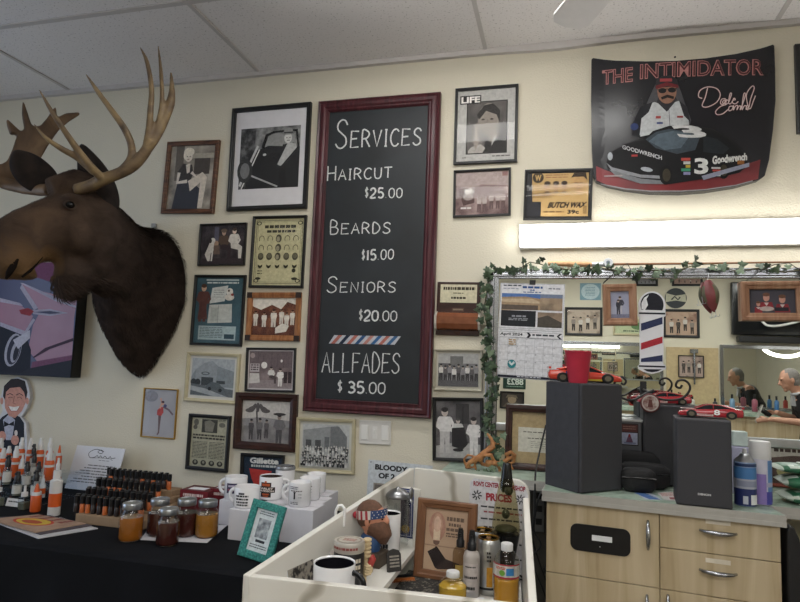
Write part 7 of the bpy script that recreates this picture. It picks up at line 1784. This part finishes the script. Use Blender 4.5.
# lava lamp
LIQ = glass_mat('lava_liquid', (.80, .76, .58), .03); WAX = mat('lava_wax', '2f3428', .4, var=.15)
p = Z(505, 589, DZ); y = -.735
p = W(505, 575, y); k_ = (W(521, 520, y).x-W(489, 520, y).x)/2/.0495
def lz(py): return W(506, py, y).z-DZ
t = thing('lava_lamp', 'lava lamp with murky yellow liquid and black base and cap', 'lava lamp', (W(506, 520, y).x, y, DZ))
rm = (W(520.5, 531, y).x-W(492, 531, y).x)/2; rt = (W(513.5, 478, y).x-W(502, 478, y).x)/2
G().lathe([(rm*1.0, 0), (rm*1.05, .004), (rm*.8, .03), (rm*.62, lz(565)), (rm*.66, lz(560)), (rm*.95, lz(536)), (rm*.97, lz(533)), (0, lz(533))], 32).build('base', BLACKG, t)
G().lathe([(rm*.94, lz(534)), (rm*.99, lz(529)), (rm*.97, lz(522)), (rm*.8, lz(503)), (rm*.55, lz(484)), (rt*1.02, lz(478))], 32).build('glass_vessel', LIQ, t)
g = G(); cp_ = [(rt*1.05, lz(486)), (rt*1.06, lz(480)), (rt*.72, lz(464)), (rt*.66, lz(463)), (0, lz(463))]; g.lathe(cp_, 28); g.build('cap', BLACKG, t)
g = G(); g.ell((0, -rm*.3, lz(513)), .012, .012, .014); g.ell((rt*.4, -rt*.4, lz(490)), .013, .012, .014); g.ell((-rt*.5, 0, lz(486)), .011, .011, .02); g.ell((0, 0, lz(529)), rm*.8, rm*.8, .012); g.build('wax', WAX, t)
cable('black lamp flex curling on the display counter deck', [(t.location.x+.03, y+.0, DZ+.005), W(516, 574, y+.02), W(526, 580, y+.02), (B1.x-.04, y-.05, DZ+.02), (B1.x-.035, y-.06, DZ+.006)], .0025)
# drink cans
ALU = mat('can_silver', 'b9b9b7', .34, 1, var=.05); GOLDT = mat('can_top_gold', 'a8823a', .25, .9, var=.1)
def can(label, px, pyb, pyt, y, r_, art=True):
    p = W(px, pyb, y); h_ = W(px, pyt, y).z-DZ
    t = thing('drink_can', label, 'can', (p.x, y, DZ))
    G().lathe([(r_*.72, 0), (r_*.8, .003), (r_, .014), (r_, h_-.014), (r_*.86, h_-.004)], 32).build('can_body', ALU, t)
    G().lathe([(r_*.86, h_-.004), (r_*.88, h_), (r_*.83, h_), (r_*.8, h_-.004), (0, h_-.004)], 32).box(-.006, -.012, h_-.004, .006, .010, h_-.002).build('top', GOLDT, t)
    if art:
        def mp(u, v, k): a = -PI/2+(u-.5)*2.2; return ((r_+.0003+k)*math.cos(a), (r_+.0003+k)*math.sin(a), h_-.014-(h_-.028)*v)
        cv = Canvas(r_*2.2, h_, 0, mp); cv.rect(.5, .48, .72, .9, 'b5822c', 5); cv.lines(.5, .15, .66, .4, 3, '2a2a2c', .6, 3); cv.rect(.1, .92, .95, .97, '2a2a2c', 6); cv.build('can_print', t)
can('tall silver drink can with a gold top and amber stripe, in front', 487.5, 594, 536.5, -.86, .0325)
can('second silver drink can with a gold top, half hidden behind the first', 481.5, 583, 529, -.795, .0325, False)
# spray bottles
for label, px, pyb, pyt, y, kind in (('small clear spray bottle with a gold label and black sprayer', 459.5, 584, 528, -.865, 0), ('frosted spray bottle with black lettering and black sprayer', 471, 589, 530, -.90, 1)):
    p = W(px, pyb, y); h_ = W(px, pyt, y).z-DZ; r_ = .0205+.002*kind
    t = thing('spray_bottle', label, 'spray bottle', (p.x, y, DZ)); hb = h_*.70
    if kind == 0:
        G().lathe([(r_*.9, 0), (r_, .004), (r_, hb*.85), (r_*.85, hb*.95), (r_*.5, hb)], 26).build('bottle_body', glass_mat('clear_tan_bottle', (.78, .72, .62), .03), t); G().lathe([(r_*.9, .004), (r_*.93, hb*.5)], 24).build('liquid', mat('liquid_dark', '4a4038', .2), t)
        g = G(); vs = []
        for k in range(13): a = -PI/2-.5+1.6*k/12; vs += [((r_+.0006)*math.cos(a), (r_+.0006)*math.sin(a), hb*.3), ((r_+.0006)*math.cos(a), (r_+.0006)*math.sin(a), hb*.62)]
        g.add(vs, [(2*k, 2*k+2, 2*k+3, 2*k+1) for k in range(12)], 0, True); g.build('gold_label', mat('label_gold', 'b59a55', .3, .4), t)
    else:
        G().lathe([(r_*.9, 0), (r_, .004), (r_, hb*.85), (r_*.85, hb*.95), (r_*.5, hb)], 26).build('bottle_body', mat('frosted_bottle', 'a9a19b', .35, var=.05), t)
        cv = Canvas(.04, .06, 0, lambda u, v, k: ((r_+.0006+k)*math.cos(-PI/2+(u-.5)*1.9), (r_+.0006+k)*math.sin(-PI/2+(u-.5)*1.9), hb*(.75-.6*v))); cv.rect(0, 0, 1, 1, 'b5aca8', 6); cv.lines(.15, .1, .85, .2, 1, '3a3634', .5, 3); cv.lines(.1, .45, .95, .56, 1, '2a2624', .8, 4); cv.lines(.15, .82, .8, .95, 1, '2a2624', .8, 6); cv.build('label', t)
    G().lathe([(r_*.55, hb), (r_*.56, h_*.80), (r_*.42, h_*.82), (r_*.4, h_*.92), (r_*.3, h_)], 18).box(-.003, -.013, h_*.885, .003, 0, h_*.93).build('sprayer', CAPB, t)
# juice bottles
JU = mat('orange_juice', 'c58f2c', .2, var=.06, coat=.4); JU2 = mat('yellow_juice', 'b8952f', .2, var=.06, coat=.4); PET = glass_mat('pet_plastic', (.9, .9, .86), .03)
def juice(label, px, pyt, y, r_, liq, lvl, lab):
    p = W(px, pyt, y); h_ = p.z-DZ; t = thing('juice_bottle', label, 'bottle', (p.x, y, DZ))
    pr = [(r_*.85, 0), (r_, .006)]+[(r_*(1-.025*(k % 2)), .02+(h_*.5-.02)*k/10) for k in range(11)]+[(r_, h_*.54), (r_, h_*.74), (r_*.9, h_*.80), (r_*.6, h_*.88), (r_*.42, h_*.905)]
    G().lathe(pr, 30).build('bottle_body', PET, t)
    G().lathe([(r*.96, z) for r, z in pr if .003 < z < h_*lvl]+[(r_*.9*(1 if lvl < .78 else .75), h_*lvl)], 30).build('juice', liq, t)
    G().lathe([(r_*.46, h_*.90), (r_*.47, h_*.905), (r_*.47, h_*.985), (r_*.43, h_), (0, h_)], 24).build('cap', CAPW, t)
    if lab:
        def mp(u, v, k): a = -PI/2+(u-.5)*2.6; return ((r_+.0005+k)*math.cos(a), (r_+.0005+k)*math.sin(a), h_*(.745-.2*v))
        cv = Canvas(r_*2.6, h_*.2, 0, mp); cv.rect(0, 0, 1, 1, 'c5c2bd', 6); cv.rect(0, 0, 1, .1, 'a03038', 6); cv.rect(0, .88, 1, 1, 'a03038', 6); cv.ell(.4, .6, .09, .2, '6a9a3c'); cv.rect(.52, .25, .75, .75, '3a7ab0', 4); cv.lines(.2, .2, .5, .4, 2, 'b5442c', .6, 3); cv.build('label', t)
juice('orange juice bottle with a white cap and red-edged label, right of the cans', 507, 543, -.985, .0325, JU, .52, True)
juice('yellow juice bottle with a white cap half hidden behind the front board', 453, 571, -1.10, .034, JU2, .80, False)
# black mesh mat and a folded blue leaflet
p = Z(430, 580, DZ)
t = thing('mesh_mat', 'black woven mesh mat lying on the display counter deck', 'mat', (p.x, -.90, DZ))
MSH = ramp_mat('mesh_weave', [(.3, '191919'), (.55, '2b2a29'), (.7, '8a857a')], 130, 2, .6)
G().box(-.075, -.13, 0, .07, .13, .004).build('weave', MSH, t)
t = thing('leaflet', 'blue and white folded leaflet lying under the frosted spray bottle', 'leaflet', (W(474, 596, -.93).x, -.93, DZ), (0, 0, .3)); 
G().box(-.03, -.02, 0, .03, .02, .002).build('sheet', PAPER, t); Canvas(.056, .036, 0, lambda u, v, k: ((u-.5)*.056, (.5-v)*.036, .0024+k)).rect(.0, .5, 1, 1, '3a6a9a').rect(.05, .1, .6, .4, '6a9ab5').build('print', t)
t = thing('comb_set', 'orange and black combs lying in the space under the raised shelf', 'comb', (ex-.03, -.86, DZ), (0, 0, .5))
for i, m_ in enumerate((mat('comb_orange', 'a5612f', .4), BLACK)):
    g = G().box(-.05, -.006, 0, .05, .004, .008)
    for k in range(20): g.box(-.048+.005*k, -.018, .002, -.0455+.005*k, -.006, .005)
    g.build('comb', m_, t, loc=(0, .02*i, 0), rot=(0, 0, .2*i))

# ================================================================== THE FAR SIDE OF THE ROOM, SEEN IN THE MIRROR
yF = YF
def far(px, py, d=.0): return MIR(px, py, yF+d)
a, b = far(720, 346), far(720, 424)
mzt = far(750, 349).z; mzb = .95
def far_mirror(label, x0, x1):
    t = thing('wall_mirror', label, 'mirror', ((x0+x1)/2, yF, mzb)); w_ = (x1-x0)/2; h_ = mzt-mzb
    G().box(-w_, .001, 0, w_, .02, h_).build('glass', MIRROR, t)
    g = G(); g.box(-w_-.04, 0, h_, w_+.04, .035, h_+.05); g.box(-w_-.04, 0, -.04, w_+.04, .035, 0); g.box(-w_-.04, 0, 0, -w_, .035, h_); g.box(w_, 0, 0, w_+.04, .035, h_); g.build('chrome_frame', CHROME, t, bevel=.004)
xA = far(721, 380).x; xB = far(664, 380).x
far_mirror('chrome-framed mirror on the far wall behind the barber', xA+.03, xA+1.75); far_mirror('chrome-framed mirror at the left of the beige panel on the far wall', xB-1.4, xB-.05)
t = thing('coat_panel', 'beige board with a metal coat hook between the far mirrors', 'panel', ((xA+xB)/2, yF, mzb)); w_ = (xA-xB)/2-.03; h_ = mzt-mzb
G().box(-w_, .004, 0, w_, .02, h_).build('board', mat('panel_beige', 'b5a17c', .6, var=.1), t)
G().tube([(.02, .05, h_*.35), (.02, .07, h_*.6), (.02, .05, h_*.93)], .012, 8).box(-.03, .02, h_*.9, .07, .06, h_*.97).build('hook_bar', CHROME, t)
def p_gen(sd, a_, b_): 
    def f(c):
        c.rect(0, 0, 1, 1, photo(a_, b_, None, 6, str(sd))); r = random.Random(sd)
        for i in range(4): c.person(.15+.22*i, r.uniform(.2, .35), .6, 'b5a093', r.choice(['8a8078', 'c5bdb5', '4a4440']), '3a3532', '2a2522', arm=False)
    return f
def far_frame(label, x0, y0, x1, y1, m, paint, fw=.03, glass=True):
    a, b = far(x0, y0, .02), far(x1, y1, .02); w_, h_ = abs(b.x-a.x), abs(a.z-b.z)
    t = framed('picture_frame', label, None, fw, .025, m, paint, at=(Vector(((a.x+b.x)/2, 0, (a.z+b.z)/2)), w_, h_, 0), glass=glass, sheet='b5a99a'); t.location.y = yF+(.021 if 'beige panel' in label else 0); t.rotation_euler = (0, 0, PI); return t
far_frame('dark-framed brownish photo on the far wall, seen beside the calendar', 565, 307, 602.5, 336, BLACKW, p_gen(1, '6a5a50', 'b5a595'), .035)
far_frame('dark-framed brown group photo on the far wall, seen right of the pole sign', 663, 309, 700, 338, BLACKW, p_gen(2, '7a5244', 'b59a86'), .035)
far_frame('pale green-framed print on the far wall, seen behind the pole sign', 613, 319, 658, 336, CREAMF, lambda c: (c.rect(0, 0, 1, 1, 'b5bd9a'), c.ell(.4, .4, .2, .3, '5a7a50'), c.lines(.2, .75, .8, .9, 1, '4a5a4a', .7, 3)), .03)
far_frame('small dark-framed picture high on the far wall, seen left of the pole sign', 636, 277, 658, 286, BLACKW, p_gen(3, '4a4a50', '8a8a90'), .03)
far_frame('small dark-framed picture high on the far wall, seen left of the lure', 672, 275, 703, 286, BLACKW, p_gen(4, '5a4540', 'a58a80'), .03)
far_frame('small brownish photo on the beige panel, seen beside the coat hook', 678, 355, 704, 378, BLACKW, p_gen(8, '5a4540', 'a59086'), .012)
far_frame('dark portrait photo low on the far wall, seen under the plate', 500, 391, 524, 409.5, BLACKW, lambda c: (c.rect(0, 0, 1, 1, photo('2b2622', '4a423b', '3a332e', 6)), c.poly([(.1, 1), (.3, .62), (.7, .62), (.95, 1)], '5f554b'), c.ell(.5, .45, .2, .28, '97866f'), c.poly([(.22, .38), (.3, .16), (.7, .12), (.8, .36), (.5, .28)], '6f6455')), .02, False)
far_frame('small reddish print on the far wall, seen above the red cup', 590, 344, 616, 362, CREAMF, p_gen(6, '8a6a60', 'b5a598'), .012)
a, b = far(503, 376.5, .03), far(525.5, 389.5, .03)
t = thing('number_plate', 'dark green number plate on the far wall, reversed in the mirror', 'number plate', ((a.x+b.x)/2, yF, (a.z+b.z)/2), (0, 0, PI)); w_, h_ = abs(a.x-b.x), abs(a.z-b.z)
G().box(-w_/2, -.012, -h_/2, w_/2, 0, h_/2).build('plate', mat('plate_green', '1f3a30', .4), t, bevel=.004)
cv = Canvas(w_, h_, -.0126); cv.text('8823', .1, .12, .82, .66, 'c9d2c9', .03); cv.lines(.1, .76, .85, .86, 1, '8aa090', .7, 3); cv.build('plate_number', t)
a = far(580, 283, .02); b = far(601, 300, .02)
t = thing('round_notice', 'pale blue square notice with a white circle on the far wall', 'notice', ((a.x+b.x)/2, yF, (a.z+b.z)/2), (0, 0, PI)); w_ = abs(a.x-b.x)
cv = Canvas(w_, abs(a.z-b.z), -.004); cv.rect(0, 0, 1, 1, '7fa0ae'); cv.ell(.5, .5, .44, .46, 'b9ccd4', 28); cv.lines(.28, .25, .75, .78, 6, '6a8a98', .35, 3); cv.build('sheet', t)
a = far(676, 298, .03)
t = thing('round_sign', 'round black and white sign on the far wall, seen right of the pole sign', 'sign', (a.x, yF, a.z), (0, 0, PI)); R0 = abs(far(687, 298, .03).x-far(665, 298, .03).x)/2
g = G(); g.lathe([(R0, 0), (R0, .02)], 36); g.build('disc', mat('sign_grey_dark', '4a4d50', .4), t, rot=(PI/2, 0, 0))
cv = Canvas(2*R0, 2*R0, -.0206); cv.ell(.5, .5, .49, .49, '3f4347', 30); cv.poly([(.05, .3), (.5, .38), (.95, .25), (.97, .7), (.5, .62), (.03, .7)], 'b9b7a4'); cv.line([(.3, .45), (.4, .58), (.55, .42), (.7, .58)], .02, '3a3d40'); cv.build('sign_print', t)
# black television on the far wall
a, b = far(731, 282, .1), far(731, 342, .1)
t = thing('television', 'big black television on the far wall, seen behind the photo of children', 'television', (a.x+.75, yF, (a.z+b.z)/2)); h_ = a.z-b.z
G().box(-.75, .035, -h_*.38, .75, .12, h_/2).build('casing', BLACKG, t, bevel=.015); G().box(-.7, .12, -h_*.33, .7, .1215, h_*.45).build('screen', mat('tv_screen', '16181b', .12, var=0), t)
G().box(-.68, .01, -h_/2, .72, .16, -h_*.40).build('sound_bar', BLACK, t, bevel=.01); G().box(-.2, .003, -.2, .2, .034, .2).build('wall_bracket', BLACK, t)
cable('white cable drooping across the far wall below the television', [far(762, 321, .2), far(768, 325.5, .2), far(780, 325.5, .2), far(800, 321, .2), far(830, 312, .2)], .016, WHITE)
# shelf with odds and ends under the far mirror
t = thing('back_counter', 'long counter under the far mirrors', 'counter', (2.4, yF+.28, 0)); G().box(-1.9, -.27, .85, 1.9, .27, .90).build('top', TOPM, t); G().box(-1.88, -.26, 0, 1.88, .22, .85).build('body', FM, t)
rk_ = random.Random(8)
cols = ['3a6a9a', 'a53a34', 'b59a3c', '2f5a4a', 'c5c2bc', '3a3a44', '6a8aa5', '8a4a5a']
for i in range(14):
    x = .75+i*.245+rk_.uniform(-.04, .04); hgt = rk_.uniform(.14, .26); r_ = rk_.uniform(.025, .045)
    c_ = cols[i % 8]; nm = ['blue', 'red', 'yellow', 'dark green', 'white', 'black', 'pale blue', 'plum'][i % 8]
    t = thing('tonic_bottle', '%s bottle on the far counter, number %d from the door side' % (nm, i+1), 'bottle', (x, yF+.2+rk_.uniform(-.05, .15), .9005), group='bottles on the far counter')
    t['label'] = '%s bottle on the counter under the far mirrors' % nm; t['group'] = '%s bottles on the far counter' % nm
    G().lathe([(r_*.9, 0), (r_, .005), (r_, hgt*.65), (r_*.4, hgt*.75)], 16).build('bottle_body', mat('bottle_'+c_, c_, .3, var=.08), t); G().lathe([(r_*.45, hgt*.75), (r_*.45, hgt), (0, hgt)], 12).build('cap', CAPB, t)

# ------------------------------------------------------------------ the barber, seen in the mirror
YP = -5.55
hp_ = MIR(789, 379, YP); hx0, hz0 = hp_.x, hp_.z
t = thing('person', 'grey-haired barber in a black waistcoat bending over his work, seen in the mirror', 'person', (hx0+.10, YP, 0))
O = lambda p: Vector(p)-Vector((t.location.x, YP, 0))
SK = mat('skin', 'b98c75', .55, var=.05); GH = mat('grey_hair', '77736f', .8, var=.25, scale=80, bump=.3); VEST = mat('black_waistcoat', '1a1a1d', .7, var=.15); SHIRT = mat('pale_shirt', 'a5a6a8', .7, var=.06); TRO = mat('dark_trousers', '26282e', .75, var=.1)
head = Vector((hx0, YP, hz0)); neck = head+Vector((.075, 0, -.13)); chest = neck+Vector((.11, 0, -.17)); hip = Vector((hx0+.26, YP, .90)); waist = (chest+hip)/2+Vector((.01, 0, -.02))
sh = {s: neck+Vector((.07, s*.19, -.07)) for s in (-1, 1)}
hand = {1: MIR(764, 420, YP+.16), -1: MIR(770, 413, YP-.12)}
hand[1].y = YP+.16; hand[-1].y = YP-.12
elb = {s: sh[s]+Vector((.03, s*.07, -.29)) for s in (-1, 1)}
def limb(g, P, R): 
    P2 = []; R2_ = []
    for i in range(len(P)-1):
        for k in range(4): P2.append(P[i].lerp(P[i+1], k/4)); R2_.append(R[i]+(R[i+1]-R[i])*k/4)
    g.tube([O(p) for p in P2+[P[-1]]], R2_+[R[-1]], 14)
g = G()
fwd = Vector((-1, 0, -.35)).normalized(); upv = Vector((-.33, 0, .94)).normalized()
g.ell(O(head), .098, .078, .118, M=Matrix.Rotation(-.33, 3, 'Y')); g.ell(O(head+fwd*.045-upv*.055), .055, .056, .062); 
g.tube([O(head+fwd*.095+upv*.01), O(head+fwd*.122-upv*.03), O(head+fwd*.1-upv*.04)], [.012, .018, .012], 8); g.ell(O(head+fwd*.088-upv*.075), .02, .028, .012); g.ell(O(head+fwd*.078-upv*.115), .024, .03, .018)
for s in (-1, 1): g.ell(O(head+Vector((.012, s*.08, -.012))), .022, .012, .034); g.ell(O(head+fwd*.082+Vector((0, s*.033, 0))+upv*.028), .016, .026, .010)
limb(g, [head+Vector((.03, 0, -.07)), neck, neck+Vector((.04, 0, -.06))], [.058, .058, .075])
limb(g, [neck+Vector((.05, 0, -.06)), chest, waist, hip], [.10, .135, .125, .135])
g.ell(O(chest), .12, .185, .17); g.ell(O(hip), .125, .17, .12)
for s in (-1, 1):
    limb(g, [neck+Vector((.05, 0, -.06)), sh[s]], [.07, .07]); limb(g, [sh[s], elb[s], hand[s]+Vector((.06, 0, .015))], [.062, .048, .029])
    kn = Vector((hx0+.22+s*.03, YP+s*.13, .48)); ft = Vector((hx0+.30+s*.03, YP+s*.14, .075)); limb(g, [hip+Vector((0, s*.085, -.03)), kn, ft], [.095, .065, .042]); limb(g, [ft+Vector((.03, 0, -.03)), ft+Vector((-.16, 0, -.045))], [.04, .03])
    h_ = hand[s]; g.ell(O(h_+Vector((.015, 0, .004))), .042, .016, .034)
    for k in range(4):
        b_ = h_+Vector((-.015, 0, .022-.014*k)); L = (.058, .066, .062, .05)[k]
        limb(g, [b_, b_+Vector((-L*.55, -s*.012, -.008)), b_+Vector((-L*.9, -s*.035, -.018))], [.0095, .009, .0075])
    limb(g, [h_+Vector((.02, -s*.01, .022)), h_+Vector((-.012, -s*.03, .036)), h_+Vector((-.038, -s*.04, .024))], [.011, .010, .0085])
body = g.build('body', [], t); fuse(body, .009, 3, .5); body.data.materials.append(SK)
g = G()
M_ = Matrix.Rotation(-.33, 3, 'Y'); vs0 = len(g.v)
g.ell(O(head+Vector((.018, 0, .022))), .100, .086, .110, M=M_); g.ell(O(head+Vector((.055, 0, -.03))), .06, .08, .075); hr_ = g.build('hair', GH, t)
import bmesh
b = bmesh.new(); b.from_mesh(hr_.data)
kill = [v for v in b.verts if (v.co+Vector((t.location.x, YP, 0))-head).dot(fwd) > .035 or (v.co+Vector((t.location.x, YP, 0))-head).z < -.085]
bmesh.ops.delete(b, geom=kill, context='VERTS'); b.to_mesh(hr_.data); b.free()
for s in (-1, 1): G().ell(O(head+fwd*.094+Vector((0, s*.033, 0))+upv*.012), .008, .012, .006).build('eye', EYE, t)
g = G(); limb(g, [neck+Vector((.06, 0, -.065)), chest, waist, hip+Vector((0, 0, .02))], [.105, .148, .14, .145]); g.ell(O(chest), .135, .2, .185); g.ell(O(hip+Vector((0, 0, .03))), .138, .182, .10)
for s in (-1, 1): limb(g, [neck+Vector((.05, 0, -.07)), sh[s]], [.075, .07])
vb = g.build('waistcoat', [], t); fuse(vb, .012, 3); vb.data.materials.append(VEST)
g = G()
for s in (-1, 1): limb(g, [sh[s], sh[s].lerp(elb[s], .85)], [.076, .064])
sb = g.build('shirt_sleeves', [], t); fuse(sb, .010, 2); sb.data.materials.append(VEST)
G().tube([O(neck+Vector((.012+.075*math.cos(a)*.8, .075*math.sin(a), -.03+.02*math.cos(a)))) for a in [2*PI*k/24 for k in range(25)]], .018, 8).build('collar', SHIRT, t)
G().prism([(0, 0), (.05, -.15), (-.02, -.14)], -.04, .04).build('shirt_front', SHIRT, t, loc=O(neck+Vector((-.045, 0, -.035))))
g = G(); g.ell(O(hip), .14, .182, .13)
for s in (-1, 1):
    kn = Vector((hx0+.22+s*.03, YP+s*.13, .48)); ft = Vector((hx0+.30+s*.03, YP+s*.14, .10)); limb(g, [hip+Vector((0, s*.085, -.03)), kn, ft], [.108, .08, .062])
tb_ = g.build('trousers', [], t); fuse(tb_, .013, 3); tb_.data.materials.append(TRO)
for s in (-1, 1):
    ft = Vector((hx0+.30+s*.03, YP+s*.14, 0)); g = G(); g.loft([[tuple(O(ft+Vector((x, w_*math.cos(a), max(0, z_+z_*math.sin(a)))))) for a in [2*PI*k/14 for k in range(14)]] for x, w_, z_ in ((.09, .03, .045), (.05, .046, .06), (-.05, .05, .05), (-.14, .048, .035), (-.19, .03, .025))]); g.build('shoe', BLACK, t)
t2 = thing('hair_clippers', 'black hair clippers in the barber\'s raised hand, seen in the mirror', 'clippers', hand[-1]+Vector((-.055, .035, .0)), (0, .5, .2))
G().tube([(.06, 0, 0), (.02, 0, 0), (-.06, 0, .008), (-.085, 0, .010)], [.022, .03, .026, .02], 12).build('body', BLACKG, t2); G().box(-.105, -.02, .0, -.085, .02, .018).build('blade', CHROME, t2)
t2 = thing('comb', 'pale comb in the barber\'s front hand, seen in the mirror', 'comb', hand[1]+Vector((-.055, -.03, .02)), (0, .35, 0))
g = G().box(-.006, -.002, -.06, .008, .002, .16)
for k in range(26): g.box(-.02, -.001, -.05+.008*k, -.006, .001, -.046+.008*k)
g.build('comb_body', mat('comb_pale', 'b9b9b5', .4), t2)
